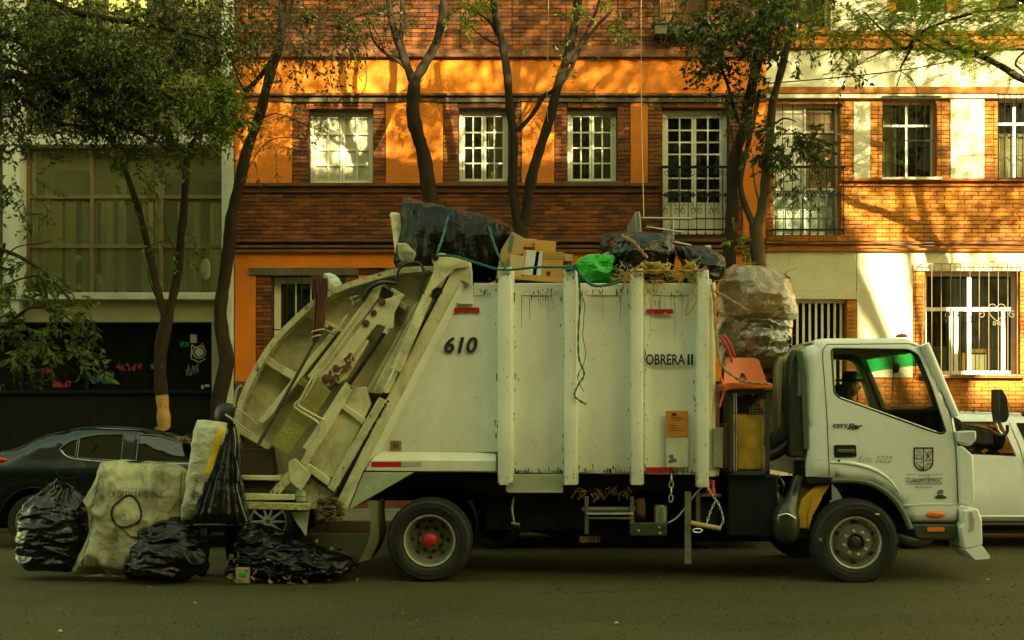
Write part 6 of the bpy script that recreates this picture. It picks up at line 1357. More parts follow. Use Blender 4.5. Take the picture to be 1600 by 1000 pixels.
card = [M('cardboard_a', (.46, .30, .12), .85, var=.08, dirt=.3, dcol=(.25, .14, .05), ds=4), M('cardboard_b', (.50, .27, .06), .8, var=.1), M('cardboard_c', (.55, .40, .20), .85, var=.06, dirt=.2)]
def carton(pts, ya, yb, m, lab, extra=()):
    mb = MB().prism(PL(pts, ya), ya, yb); o = mb.obj('cardboard_box', m, bevel=.004, seg=1); single(o, lab, 'cardboard box', 'cardboard boxes on the truck')
    for ex, mm, nm in extra: MB().prism(PL(ex, ya), ya-.004, ya-.0005).obj(nm, mm, o)
    return o
tape = M('tape_teal', (.10, .17, .14), .5); lab_w = M('label_white', (.62, .64, .58), .7, dirt=.2); lab_g = M('label_green', (.22, .42, .03), .7, var=.5, vs=60); tpb = M('tape_brown', (.40, .22, .04), .35)
carton([(783, 390), (800, 362), (818, 371), (817, 398), (798, 398), (796, 436), (774, 436)], .35, .95, card[0], 'tilted cardboard box with a teal tape strip beside the black bundle', [([(797, 366), (804, 368), (799, 395), (793, 394)], tape, 'tape_strip')])
carton([(797, 397), (818, 400), (817, 431), (796, 433)], .2, .34, card[2], 'pale cardboard box end below the box with teal tape')
carton([(817, 372), (839, 374), (838, 387), (818, 386)], .8, 1.2, card[0], 'small cardboard box at the back of the box pile')
carton([(836, 375), (869, 377), (868, 393), (835, 391)], .75, 1.2, card[1], 'orange brown cardboard box at the back, right of the small one')
carton([(818, 390), (880, 394), (880, 438), (813, 436)], .25, .74, card[1], 'large cardboard box with a white and green label in the middle of the pile', [([(823, 391), (848, 393), (845, 431), (817, 430)], lab_w, 'paper_label'), ([(838, 393), (843, 393), (838, 430), (832, 430)], lab_g, 'printed_strip'), ([(848, 394), (880, 396), (880, 406), (847, 404)], tpb, 'tape_strip')])
carton([(880, 396), (895, 398), (894, 409), (881, 408)], .4, .7, card[0], 'small cardboard flap box at the right end of the pile')
mb = MB(); mb.prism(PL([(800, 432), (884, 440), (884, 445), (800, 438)], .3), .2, 1.2); single(mb.obj('plank', card[1], bevel=.003), 'thin board under the cardboard boxes', 'board')
gb = sack('green_bag', [(398, 926, 952, .2), (404, 912, 955, .34), (414, 902, 957, .42), (428, 903, 956, .42), (440, 910, 950, .3), (446, 920, 945, .1)], .35, M('plastic_green', (.015, .42, .02), .3, wrinkle=.7, ws=10, spec=.5), amp=.06, fs=5, seed=5, radial=.03, fine=.15)
single(gb, 'bright green plastic bag roped to the top edge of the truck', 'rubbish bag')
mb = MB(); mb.prism(PL([(899, 414), (950, 394), (952, 399), (902, 420)], .5), .45, .9); single(mb.obj('white_board', M('board_white2', (.6, .6, .5), .6)), 'white board edge behind the green bag', 'board')
for nm, keys, Y, sd, lab in (('rubbish_bag', [(364, 950, 966, .1), (368, 944, 974, .3), (376, 940, 974, .4), (390, 937, 974, .4), (396, 948, 972, .2)], 1.0, 6, 'small dark bag at the back left of the bags on the truck roof'),
    ('rubbish_bag', [(363, 985, 1040, .2), (370, 962, 1050, .45), (382, 955, 1051, .6), (400, 953, 1051, .66), (420, 955, 1050, .6), (436, 962, 1044, .5)], .45, 7, 'fat shiny black bag on the truck roof tied with an orange rope'),
    ('rubbish_bag', [(385, 1062, 1100, .1), (394, 1060, 1116, .3), (405, 1064, 1128, .45), (420, 1070, 1130, .5), (436, 1072, 1125, .4), (446, 1080, 1118, .2)], .4, 8, 'pleated black bag hanging over the front end of the truck body')):
    o = sack(nm, keys, Y, pblk2 if sd != 7 else pblk, amp=.035, fs=6, seed=sd, rows=70, seg=100, radial=.012); single(o, lab, 'rubbish bag', 'black bags on the truck roof')
straw = M('straw', (.46, .36, .12), .9, var=.4, vs=20); mb = MB(); random.seed(60)
for _ in range(260):
    x = random.choice((random.gauss(1022, 18), random.gauss(1078, 12), random.gauss(975, 10))); p = U(x, 430+random.gauss(0, 9), random.uniform(.0, .3)); q = p+Vector((random.gauss(0, .09), random.gauss(0, .05), random.gauss(0, .05))); mb.tube([p, p.lerp(q, .5)+Vector((0, 0, random.gauss(0, .02))), q], .0028, 4, False)
props(mb.obj('straw_scraps', straw), kind='stuff', label='loose straw and strips caught along the front half of the truck top edge', cat='straw')
# ropes
teal = M('rope_teal', (.015, .12, .11), .7, var=.3, vs=30); orope = M('rope_orange', (.38, .17, .04), .8, var=.3, vs=20); yrope = M('rope_yellow', (.42, .30, .03), .8, var=.35, vs=15)
def rope(pts, r, m, lab, strands=2, tw=.9, k=8, nm='rope'):
    P = [p+Vector((0, -.06 if p.y < .05 else 0, 0)) for p in spline(pts, k)]; mb = MB()
    for s in range(strands):
        Q = []
        for i, p in enumerate(P):
            d = (P[min(i+1, len(P)-1)]-P[max(0, i-1)]).normalized(); u = d.cross(Vector((0, 1, 0))); u = u.normalized() if u.length > .01 else Vector((1, 0, 0)); v = d.cross(u); a = i*tw+s*2*math.pi/strands
            Q.append(p+(u*math.cos(a)+v*math.sin(a))*r*.8)
        mb.tube(Q, r, 5)
    o = mb.obj(nm, m, smooth=True); o['kind_'] = 0; del o['kind_']
    return props(o, lab, 'rope')
rope([U(682, 401, -.06), U(712, 402, -.08), U(750, 414, -.05), U(786, 423, -.03), U(840, 419, -.02), U(888, 419, -.02), U(897, 418, -.03)], .0075, teal, 'teal rope strung from the hinge bracket along the top edge of the truck', 3)
rope([U(684, 397, .0), U(692, 370, .1), U(702, 336, .3), U(712, 330, .7)], .008, teal, 'teal cord over the left part of the black bundle')
rope([U(761, 340, .4), U(766, 362, .2), U(778, 396, .05), U(790, 421, -.02)], .008, teal, 'teal cord over the right part of the black bundle')
rope([U(897, 415, -.03), U(908, 432, -.04), U(926, 447, -.05), U(950, 446, -.04), U(968, 441, -.02)], .009, teal, 'slack teal rope looped under the green bag', 3)
mb = MB(); random.seed(3)
P = [U(893+random.uniform(-9, 9), 418+random.uniform(-6, 6), random.uniform(-.15, -.05)) for _ in range(16)]; mb.tube(spline(P, 5), .007, 5); props(mb.obj('rope_knot', teal, smooth=True), 'tangled teal rope knot on top of the second rib', 'rope')
rope([U(903, 430, -.03), U(906, 470, -.02), U(903, 520, -.02), U(904, 560, -.02), U(912, 585, -.02), U(901, 605, -.02), U(898, 620, -.02), U(915, 632, -.02)], .006, teal, 'loose teal cord hanging down the truck side with a frayed end', 2)
rope([U(906, 455, -.01), U(913, 480, -.01), U(910, 520, -.01), U(914, 560, -.01), U(902, 590, -.01), U(912, 612, -.01)], .004, teal, 'second thinner teal cord beside the loose one', 1)
rope([U(972, 368, .15), U(986, 376, .05), U(998, 390, .0), U(1010, 404, -.02)], .010, orope, 'orange rope crossing the fat black bag')
rope([U(990, 425, -.03), U(1040, 425, -.04), U(1090, 424, -.03), U(1098, 421, -.02)], .009, orope, 'orange rope stretched between the last two ribs')
rope([U(970, 458, -.02), U(976, 440, -.03), U(988, 424, -.03), U(1000, 416, -.02)], .008, orope, 'brown rope hooked at the edge left of the third rib')
rope([U(1110, 446, .0), U(1114, 470, -.01), U(1117, 520, -.02), U(1124, 568, -.03), U(1150, 592, -.05), U(1172, 598, -.06), U(1198, 600, -.06)], .009, M('cord_tan', (.33, .22, .11), .8), 'tan cord hanging from the truck body down to the orange chair')
rope([U(1115, 456, .02), U(1140, 470, .0), U(1166, 487, .02)], .009, MATS['cord_tan'], 'tan cord tied across the bulging clear bag')
mb = MB(); random.seed(17)
for k in range(9):
    P = [U(random.uniform(1000, 1046) if k < 6 else random.uniform(1066, 1092), random.uniform(409, 428) if k < 6 else random.uniform(406, 428), random.uniform(-.05, .15)) for _ in range(9)]; mb.tube(spline(P, 6), .008, 5)
for cx in (1013, 1088): 
    mb.tube(spline([U(cx-6, 440, -.03), U(cx, 452, -.04), U(cx+9, 462, -.04), U(cx+10, 446, -.03), U(cx+4, 438, -.03)], 6), .008, 5)
mb.tube(spline([U(1089, 440, -.03), U(1084, 462, -.04), U(1074, 478, -.04), U(1073, 492, -.03), U(1086, 476, -.04), U(1088, 460, -.04)], 6), .009, 5)
props(mb.obj('rope_tangle', yrope, smooth=True), 'tangle of yellow rope on the top edge by the front black bag', 'rope')
litter = litterbits('packed_rubbish', 420, lambda: Vector((U(random.choice((random.uniform(962, 1085), random.uniform(1005, 1075), random.uniform(700, 880))), 0, .3).x, random.uniform(.14, .9), U(0, 447, .1).z+abs(random.gauss(0, .055)))), lm, .01, .045)
props(litter, kind='stuff', label='loose rubbish packed along the top edge of the truck body', cat='rubbish')
litter = litterbits('rubbish_fill', 500, lambda: Vector((random.uniform(U(640, 0).x, U(1100, 0).x), random.uniform(.3, 2.0), U(0, 447, .1).z+random.uniform(-.02, .1))), lm, .03, .12)
props(litter, kind='stuff', label='heap of dark rubbish under the load on the truck roof', cat='rubbish')
# upended metal table with pipe legs
tb = thing('metal_table', U(1000, 366, .7), 'upended grey metal table frame on the truck roof', 'table')
MB().prism(PL([(992, 332), (1000, 330), (1003, 366), (993, 366)], .4), .4, 1.2).obj('table_top', M('metal_grey', (.25, .26, .2), .4, metal=.5), tb, bevel=.008)
for a, b, Y in (((1002, 341), (1082, 342), .45), ((1010, 355), (1064, 363), .45), ((1050, 378), (1080, 384), .45), ((1051, 342), (1051, 384), .45), ((1050, 342), (1030, 384), 1.1), ((1002, 342), (1070, 341), 1.15)):
    MB().tube([U(*a, Y), U(*b, Y)], .014, 8).obj('leg', M('tube_grey', (.30, .30, .24), .35, metal=.7), tb, smooth=True)
mb = MB(); mb.prism(PL([(1103, 383), (1111, 383), (1112, 402), (1104, 402)], .5), .5, .62); single(mb.obj('white_post', M('post_white', (.6, .6, .5), .6), bevel=.004), 'short white post standing behind the front black bag', 'post')
# broom stuck in the tailgate
br = thing('broom', U(405, 694, -.03), 'worn twig broom with a long dark handle leaning on the tailgate', 'broom')
MB().tube([U(494, 530, -.05), U(470, 575, -.06), U(404, 694, -.06)], [.014, .016, .016], 8).obj('handle', M('handle_dark', (.05, .028, .018), .6), br, smooth=True)
random.seed(9); mb = MB()
for k in range(150):
    a = random.uniform(0, 6.28); q = random.random()**.5; ox, oy = q*math.cos(a), q*math.sin(a); e = random.uniform(-6, 8)
    mb.tube([U(494+ox*5, 534, -.05)+Vector((0, oy*.03, 0)), U(499+ox*9, 505, -.05)+Vector((0, oy*.06, 0)), U(502+ox*10, 470, -.05)+Vector((0, oy*.07, 0)), U(500+ox*13+random.uniform(-3, 3), 432+e+abs(ox)*4, -.05)+Vector((0, oy*.09, 0))], [.006, .006, .005, .002], 4)
props(mb.obj('twigs', M('twig_brown', (.10, .035, .018), .9, var=.4, vs=12), br, smooth=True), kind='stuff')
for y in (517, 526): MB().tube([U(497-(y-517)*.3, y, -.05)+Vector((.06*math.cos(t)*(1-(y-517)*.03), .06*math.sin(t), .015*math.cos(t))) for t in [i*math.pi/8 for i in range(17)]], .008, 5).obj('binding', M('binding_pale', (.4, .38, .28), .6), br, smooth=True)
o = sack('plastic_scrap', [(426, 507, 514, .05), (432, 506, 524, .12), (440, 508, 530, .14), (448, 508, 532, .1), (452, 510, 518, .05)], .25, M('plastic_white', (.55, .58, .47), .4, wrinkle=.6), amp=.03, fs=12, seed=40, rows=30, seg=40); single(o, 'crumpled white plastic behind the broom head', 'plastic')
pc = thing('paint_can', U(470, 789, -.03), 'small pale green paint can on the rear step of the truck', 'can')
p = U(470, 783.5, .02); MB().lathe([(.001, 0), (.055, 0), (.055, .105), (.05, .11), (.001, .11)], (p.x, .02, p.z-.002), 'Z', 24).obj('can_body', M('can_green', (.28, .36, .27), .4, metal=.3, dirt=.3), pc, smooth=True, angle=40)
for z in (.005, .05, .105): MB().lathe([(.0555, z-.004), (.058, z), (.0555, z+.004)], (p.x, .02, p.z-.002), 'Z', 24).obj('rim', M('can_rim', (.08, .14, .1), .5), pc, smooth=True)
# bulging clear bag and orange chair behind the body
clr = glass('plastic_clear_dirty', (.95, .82, .55), 1.6, .20, .34, (.55, .40, .20)); clr2 = glass('plastic_clear_low', (.92, .80, .62), 2.4, .15, .18, (.34, .26, .16))
for m_, st in ((clr, .6), (clr2, .9)):
    for n_ in m_.node_tree.nodes:
        if n_.type == 'TEX_NOISE': n_.inputs['Scale'].default_value = 7; n_.inputs['Detail'].default_value = 5; n_.inputs['Distortion'].default_value = 1.2
        if n_.type == 'BUMP': n_.inputs['Strength'].default_value = st; n_.inputs['Distance'].default_value = .05
im = lm[:3]+[lm[5], M('litter_pink', (.45, .16, .13), .8), M('litter_white', (.65, .62, .5), .7), M('litter_amber', (.45, .25, .06), .8)]
def inside_bag(): 
    y = random.uniform(425, 612); f = 48 if y < 560 else 34
    return Vector((U(1180+random.uniform(-f, f), 0, .8).x, .8+random.uniform(-.28, .28), U(0, y, .8).z))
o = litterbits('bagged_rubbish', 900, inside_bag, im, .03, .10); props(o, kind='stuff', label='mixed rubbish showing through the two see-through sacks', cat='rubbish')
up = sack('clear_bag', [(414, 1150, 1165, .1), (420, 1140, 1205, .35), (430, 1132, 1218, .6), (445, 1127, 1228, .8), (465, 1126, 1236, .9), (482, 1128, 1240, .9), (496, 1132, 1240, .85), (506, 1140, 1228, .7)], .75, clr, amp=.035, fs=3.0, seed=51, rows=90, seg=120, radial=.02)
single(up, 'bulging dirty see-through sack, upper of the two between truck body and cab', 'rubbish bag', 'see-through sacks behind the cab')
lw = sack('clear_bag', [(488, 1128, 1226, .7), (505, 1124, 1232, .85), (530, 1124, 1230, .9), (555, 1128, 1226, .85), (580, 1140, 1222, .7), (600, 1146, 1212, .5), (625, 1150, 1205, .4)], .80, clr2, amp=.04, fs=4, seed=53, rows=90, seg=120, stretch=(1, 1, 1.8))
single(lw, 'shiny see-through sack below the upper one, between truck body and cab', 'rubbish bag', 'see-through sacks behind the cab')
ch = thing('plastic_chair', U(1168, 608, .0), 'orange plastic chair shell perched upright on the rack behind the truck body', 'chair')
orc = M('plastic_orange', (.66, .13, .015), .4, var=.08, dirt=.35, dcol=(.25, .07, .02), ds=6)
bk = roundp(PL([(1137, 560), (1142, 557), (1186, 558), (1191, 562), (1200, 600), (1131, 601)], .03), .03, 4)
hl = roundp(PL([(1158, 591), (1162, 582), (1167, 583), (1171, 594), (1171, 598), (1158, 597)], .03), .01, 3)
def chY(x, z): zz = (z-U(0, 600, .03).z); return .06+zz*.35+.05*(1-min(1, abs(x-U(1166, 0, .03).x)/.2)**2)
V, F, O, Hh = cdt(bk, [hl], .03); mb = MB(); n = len(V); mb.add([(x, chY(x, z), z) for x, z in V], F); mb.add([(x, chY(x, z)+.012, z) for x, z in V], [f[::-1] for f in F]); mb.obj('backrest', orc, ch, smooth=True, fixn=False)
mb = MB(); mb.prism(roundp(PL([(1128, 602), (1135, 598), (1200, 598), (1205, 601), (1205, 607), (1140, 608), (1131, 612)], .0), .01, 2), -.06, .42); mb.obj('seat', orc, ch, bevel=.012, seg=3)
for a, b in (((1133, 608), (1124, 636)), ((1131, 606), (1126, 590))): MB().tube([U(*a, .0), U(*b, .02)], .012, 8).obj('leg', orc, ch, smooth=True)
rh = thing('red_hose', U(1136, 545, .1), 'red hose looped above the orange chair', 'hose')
mb = MB(); hose(mb, [U(1124, 526, .12), U(1133, 536, .1), U(1140, 552, .1), U(1144, 566, .1)], .014); hose(mb, [U(1128, 522, .14), U(1138, 533, .13), U(1145, 548, .12), U(1149, 560, .12)], .012); mb.obj('tube', M('hose_red', (.45, .02, .02), .4), rh, smooth=True)
# ================================================================ trees
bark = M('bark', (.030, .020, .010), .95, var=.4, vs=7, bump=1., bs=22, dirt=1.1, dcol=(.010, .008, .005), ds=9, stretch=(1, 1, .25), spec=.2, spots=.64, spcol=(.10, .085, .045), sps=9)
bark2 = M('bark_light', (.075, .052, .02), .95, var=.35, vs=6, bump=1., bs=20, dirt=.6, dcol=(.05, .035, .018), ds=8, stretch=(1, 1, .3))
bark3 = M('bark_orange', (.42, .22, .06), .8, var=.2, vs=8, bump=.5, spots=.62, spcol=(.10, .05, .02), sps=9)  # paler orange tone for the lower trunk of one tree
def leafmat(n, c, tr=.35): return M(n, c, .45, var=.35, vs=2.5, trans=tr, spec=.4)
lf_dark = leafmat('leaf_dark', (.035, .055, .008)); lf_mid = leafmat('leaf_mid', (.085, .125, .010)); lf_lit = leafmat('leaf_bright', (.20, .28, .012), .5); lf_fern = leafmat('leaf_fern', (.24, .36, .012), .5); lf_dry = leafmat('leaf_dry', (.12, .085, .02))
def limb(mb, pts, r0, r1, Y, wob=.035, n=10, k=10):
    P = spline([U(p[0], p[1], (p[2] if len(p) > 2 else Y)) for p in pts], k); N = len(P); s = random.random()*50
    P = [p+Vector((noise.noise(p*1.5+Vector((s, 0, 0))), noise.noise(p*1.5+Vector((0, s, 0))), 0))*wob for p in P]
    Rr = [(r0+(r1-r0)*i/(N-1))*(1+.22*noise.noise(P[i]*6)) for i in range(N)]; mb.tube(P, Rr, n+4); return P
def leaf(mb, c, d, s, wd=.45):
    d = d.normalized(); u = d.cross(Vector((random.gauss(0, 1), random.gauss(0, 1), random.gauss(0, 1)))); u = u.normalized() if u.length > .01 else Vector((1, 0, 0)); nn = d.cross(u)*s*.14
    a = c; b = c+d*s; m1 = c+d*s*.45+u*s*wd*.5+nn; m2 = c+d*s*.45-u*s*wd*.5+nn; n = len(mb.v)
    mb.v += [tuple(a), tuple(m1), tuple(b), tuple(m2)]; mb.f += [[n, n+1, n+2], [n, n+2, n+3]]; mb.m += [mb.mi, mb.mi]
def spray(tw, lf, start, d, L, nl, s, droop=.25, mats=(0, 1), rt=.005, wd=.45, depth=1):
    """a twig with leaves set along it"""
    P = [start]; d = d.normalized(); n = 6
    for i in range(n):
        d = (d+Vector((random.gauss(0, .42), random.gauss(0, .42), random.gauss(0, .36)-droop*.25))).normalized(); P.append(P[-1]+d*L/n)
    tw.tube(P, [rt*(1-.8*i/n) for i in range(n+1)], 4, False)
    for k in range(nl):
        f = (k+random.random())/nl*n*.98+.02; i = int(f); c = P[i].lerp(P[min(i+1, n)], f-i); dd = (P[min(i+1, n)]-P[i]).normalized()+Vector((random.gauss(0, .8), random.gauss(0, .8), random.gauss(-.2, .6)))
        lf.mi = random.choice(mats); leaf(lf, c, dd, s*random.uniform(.5, 1.5), wd)
    if depth > 0 and L > .35:
        for i in (2, 3, 4):
            if random.random() < .8: spray(tw, lf, P[i], d+Vector((random.gauss(0, .8), random.gauss(0, .6), random.gauss(0, .6))), L*.5, int(nl*.5), s, droop, mats, rt*.6, wd, depth-1)
def tree(name, base, label, limbs, clumps, leafmats, bm=bark, Y=5.6, group='street trees in front of the houses', trunk_mat=None, twm=None):
    """limbs: (points, r0, r1); the first is the trunk. clumps: (px, py, Y, rx, ry, rz, sprays, length, leaves, leaf size, droop, material choice)"""
    t = thing(name, base, label, 'tree', group); allP = []
    for i, (pts, r0, r1) in enumerate(limbs):
        mb = MB(); P = limb(mb, pts, r0, r1, Y); allP += P; mb.obj('trunk' if i == 0 else 'limb', bm if i or trunk_mat is None else trunk_mat, t, smooth=True)
    tw = MB(); lf = MB()
    for (px, py, cy, rx, ry, rz, ns, L, nl, s, dr, mm) in clumps:
        c0 = U(px, py, cy)
        for _ in range(ns):
            while True:
                v = Vector([random.uniform(-1, 1) for _ in range(3)])
                if v.length <= 1: break
            c = c0+Vector((v.x*rx, v.y*ry, v.z*rz)); q = noise.noise(c*1.1)
            if q < -.12: continue
            d = Vector((v.x, v.y*.5, v.z*.5-.1))+Vector((random.gauss(0, .4), random.gauss(0, .4), random.gauss(0, .3)))
            spray(tw, lf, c, d, L*random.uniform(.6, 1.3), nl, s, dr, mm)
    if tw.v: props(tw.obj('twigs', twm or bm, t, fixn=False), kind='stuff')
    if lf.v: props(lf.obj('crown', leafmats, t, fixn=False), kind='stuff')
    return t
G4 = [lf_dark, lf_mid, lf_lit, lf_dry]
random.seed(100)
tree('street_tree', U(258, 805, 5.4), 'slender forked tree with an orange lower trunk rising behind the dark sedan',
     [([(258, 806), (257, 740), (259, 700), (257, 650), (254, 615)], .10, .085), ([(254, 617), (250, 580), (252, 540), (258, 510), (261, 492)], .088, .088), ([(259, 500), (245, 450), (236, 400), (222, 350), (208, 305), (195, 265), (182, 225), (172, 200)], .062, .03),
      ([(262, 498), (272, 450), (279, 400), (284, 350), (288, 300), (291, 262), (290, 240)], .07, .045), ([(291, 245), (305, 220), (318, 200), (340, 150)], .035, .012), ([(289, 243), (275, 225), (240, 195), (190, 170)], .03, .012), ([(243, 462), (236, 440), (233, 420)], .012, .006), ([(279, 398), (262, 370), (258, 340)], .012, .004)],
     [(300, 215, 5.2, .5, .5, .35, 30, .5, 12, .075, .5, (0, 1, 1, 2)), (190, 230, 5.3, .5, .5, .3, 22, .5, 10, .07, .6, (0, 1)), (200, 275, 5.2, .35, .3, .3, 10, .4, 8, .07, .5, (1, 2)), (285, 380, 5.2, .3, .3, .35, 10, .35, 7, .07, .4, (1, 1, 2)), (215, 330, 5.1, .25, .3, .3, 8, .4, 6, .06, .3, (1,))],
     G4, trunk_mat=bark3)
tree('street_tree', U(342, 806, 5.6), 'bent dark tree standing against the white column between the two buildings',
     [([(342, 806), (341, 740), (341, 690), (340, 640), (350, 590), (355, 560), (346, 515), (343, 480), (350, 430), (358, 380), (364, 330), (372, 290), (385, 240), (400, 195), (415, 140), (432, 80), (440, 20), (444, -40)], .12, .055),
      ([(384, 143), (405, 120), (425, 90), (452, 20), (460, -40)], .04, .02), ([(384, 143), (372, 125), (360, 80)], .03, .01), ([(402, 190), (430, 178), (470, 192), (500, 205)], .012, .004), ([(372, 290), (420, 220), (490, 218)], .01, .004)],
     [(400, 30, 5.2, 1.2, .6, .6, 60, .6, 12, .07, .7, (0, 1, 3)), (480, 60, 5.2, .7, .5, .6, 45, .6, 9, .06, .9, (0, 1, 3)), (420, 205, 5.2, .5, .4, .3, 12, .4, 7, .06, .4, (1, 2)), (385, 250, 5.0, .3, .3, .3, 8, .3, 7, .06, .4, (2, 1)), (500, 210, 5.2, .15, .2, .15, 4, .3, 7, .06, .4, (1, 2)), (540, 25, 5.2, .7, .4, .4, 28, .5, 8, .06, .7, (0, 1, 3))], G4)
tree('street_tree', U(690, 806, 5.6), 'dark tree forking in a high Y right of the bright white-paned window',
     [([(700, 806), (695, 700), (690, 560), (686, 430), (678, 340), (671, 295), (660, 245), (651, 210), (647, 170), (648, 122)], .125, .095),
      ([(647, 130), (636, 100), (626, 75), (616, 50), (608, 20), (604, -40)], .068, .05), ([(650, 128), (664, 100), (678, 72), (688, 40), (692, 0), (690, -50)], .068, .05), ([(640, 112), (622, 95), (600, 80), (583, 60), (576, 35)], .03, .01), ([(624, 66), (630, 40), (628, 0), (630, -40)], .042, .03), ([(600, 80), (592, 60), (575, 30), (560, 20)], .012, .005), ([(628, 20), (590, 22), (560, 24), (530, 40), (500, 52)], .02, .006), ([(570, 90), (572, 130), (560, 160), (566, 200)], .008, .003), ([(690, 30), (720, 12), (745, 25), (760, 40)], .014, .005)],
     [(690, 5, 5.3, .45, .4, .25, 30, .45, 12, .09, .3, (2, 2, 1)), (560, 20, 5.3, .8, .4, .3, 22, .5, 8, .06, .6, (0, 1, 3)), (740, 10, 5.3, .4, .3, .2, 8, .4, 7, .06, .4, (1, 2))], G4)
tree('street_tree', U(815, 806, 5.6), 'twin-stemmed dark tree between the two small casement windows',
     [([(822, 806), (820, 700), (818, 560), (815, 430), (815, 365), (812, 345)], .13, .11),
      ([(811, 352), (803, 300), (801, 250), (802, 205), (796, 160), (792, 110), (784, 70), (774, 30), (770, -30)], .075, .05), ([(818, 352), (824, 310), (832, 270), (845, 230), (862, 180), (872, 140), (885, 95), (896, 50), (902, 0), (905, -50)], .085, .055),
      ([(808, 205), (830, 180), (850, 150), (862, 143), (885, 120), (905, 75), (930, 45), (955, 20)], .035, .02), ([(776, 55), (765, 35), (745, 20), (720, 8)], .02, .008), ([(788, 75), (760, 60), (735, 40)], .018, .006), ([(890, 100), (912, 60), (930, 20), (940, -20)], .03, .015)],
     [(900, 30, 5.3, .6, .4, .3, 24, .45, 10, .075, .5, (1, 2, 2)), (900, 95, 5.0, .25, .2, .25, 8, .3, 7, .07, .4, (1, 2)), (838, 60, 5.3, .2, .2, .3, 5, .3, 6, .07, .4, (2,)), (940, 150, 5.0, .1, .1, .3, 3, .4, 5, .06, .9, (2, 1)), (975, 20, 5.2, .5, .3, .3, 16, .4, 9, .06, .4, (0, 1))], G4)
tree('street_tree', U(1140, 806, 5.5), 'slim tree leaning up to the right beside the first balcony door',
     [([(1136, 806), (1137, 700), (1138, 560), (1140, 460), (1138, 400), (1143, 340), (1145, 290), (1149, 240), (1160, 205), (1170, 160), (1180, 110), (1187, 60), (1192, 0), (1193, -50)], .10, .065),
      ([(1160, 200), (1145, 160), (1128, 110), (1112, 75), (1100, 60)], .03, .012), ([(1148, 250), (1140, 200), (1132, 150)], .012, .004)],
     [(1140, 60, 5.3, .65, .5, .45, 75, .45, 12, .085, .4, (0, 0, 1)), (1185, 30, 5.3, .5, .4, .4, 40, .45, 12, .085, .4, (0, 1)), (1130, 120, 5.2, .25, .3, .3, 16, .35, 9, .08, .4, (0,)), (1165, 190, 5.2, .2, .2, .2, 8, .3, 8, .07, .4, (0,)), (1090, 25, 5.2, .4, .3, .3, 20, .4, 9, .07, .4, (0, 1))], G4)
tree('street_tree', U(1188, 806, 5.7), 'tree with pale bark and drooping dark leaves left of the cream house balcony',
     [([(1192, 806), (1190, 700), (1190, 560), (1190, 460), (1183, 400), (1180, 352)], .115, .095),
      ([(1178, 358), (1165, 325), (1158, 290), (1164, 250), (1170, 225), (1180, 180), (1188, 140)], .045, .03), ([(1182, 356), (1192, 320), (1197, 280), (1199, 240), (1203, 200), (1210, 150), (1225, 90), (1240, 40), (1250, -20)], .075, .045), ([(1188, 340), (1180, 290), (1178, 240)], .016, .006), ([(1203, 200), (1225, 185), (1245, 190)], .02, .008)],
     [(1232, 200, 5.2, .35, .4, .4, 48, .45, 13, .10, .8, (0, 0, 1)), (1225, 150, 5.2, .5, .4, .35, 40, .4, 12, .09, .5, (0, 1)), (1265, 120, 5.2, .5, .4, .3, 34, .4, 11, .08, .5, (0, 1, 2)), (1225, 90, 5.3, .5, .4, .35, 30, .4, 10, .08, .4, (0, 1)), (1250, 270, 5.2, .2, .2, .2, 12, .35, 9, .08, .8, (1, 0)), (1150, 395, 5.3, .12, .2, .3, 9, .3, 7, .10, .2, (1, 2)), (1300, 60, 5.2, .6, .4, .4, 34, .45, 10, .07, .5, (1, 2)), (1250, 20, 5.2, .8, .4, .3, 30, .45, 10, .08, .4, (0, 1, 2))], G4, bm=bark2)
# feathery tree reaching in from the right
def ferny(name, base, label, limbs, clumps, Y=4.6):
    t = thing(name, base, label, 'tree', 'street trees in front of the houses')
    for i, (pts, r0, r1) in enumerate(limbs): mb = MB(); limb(mb, pts, r0, r1, Y); mb.obj('trunk' if i == 0 else 'limb', bark, t, smooth=True)
    tw = MB(); lf = MB()
    for px, py, cy, rx, ry, rz, n in clumps:
        for _ in range(n):
            c = U(px, py, cy)+Vector((random.gauss(0, rx*.5), random.gauss(0, ry*.5), random.gauss(0, rz*.5))); d = Vector((random.gauss(-.3, .7), random.gauss(0, .5), random.gauss(-.15, .35))).normalized()
            L = random.uniform(.22, .42); P = [c+d*L*i/6+Vector((0, 0, -.12*(i/6)**2*L)) for i in range(7)]; tw.tube(P, .0025, 3, False); s_ = d.cross(Vector((0, 0, 1))).normalized()
            lf.mi = random.choice((0, 0, 1))
            for i in range(1, 14):
                f = i/14*6; q = P[int(f)].lerp(P[min(6, int(f)+1)], f-int(f))
                for sg in (-1, 1):
                    leaf(lf, q, s_*sg+d*.4+Vector((0, 0, random.gauss(0, .2))), .055*(1-abs(i/14-.45)), .32)
    props(tw.obj('twigs', bark, t, fixn=False), kind='stuff'); props(lf.obj('crown', [lf_fern, lf_lit], t, fixn=False), kind='stuff'); return t
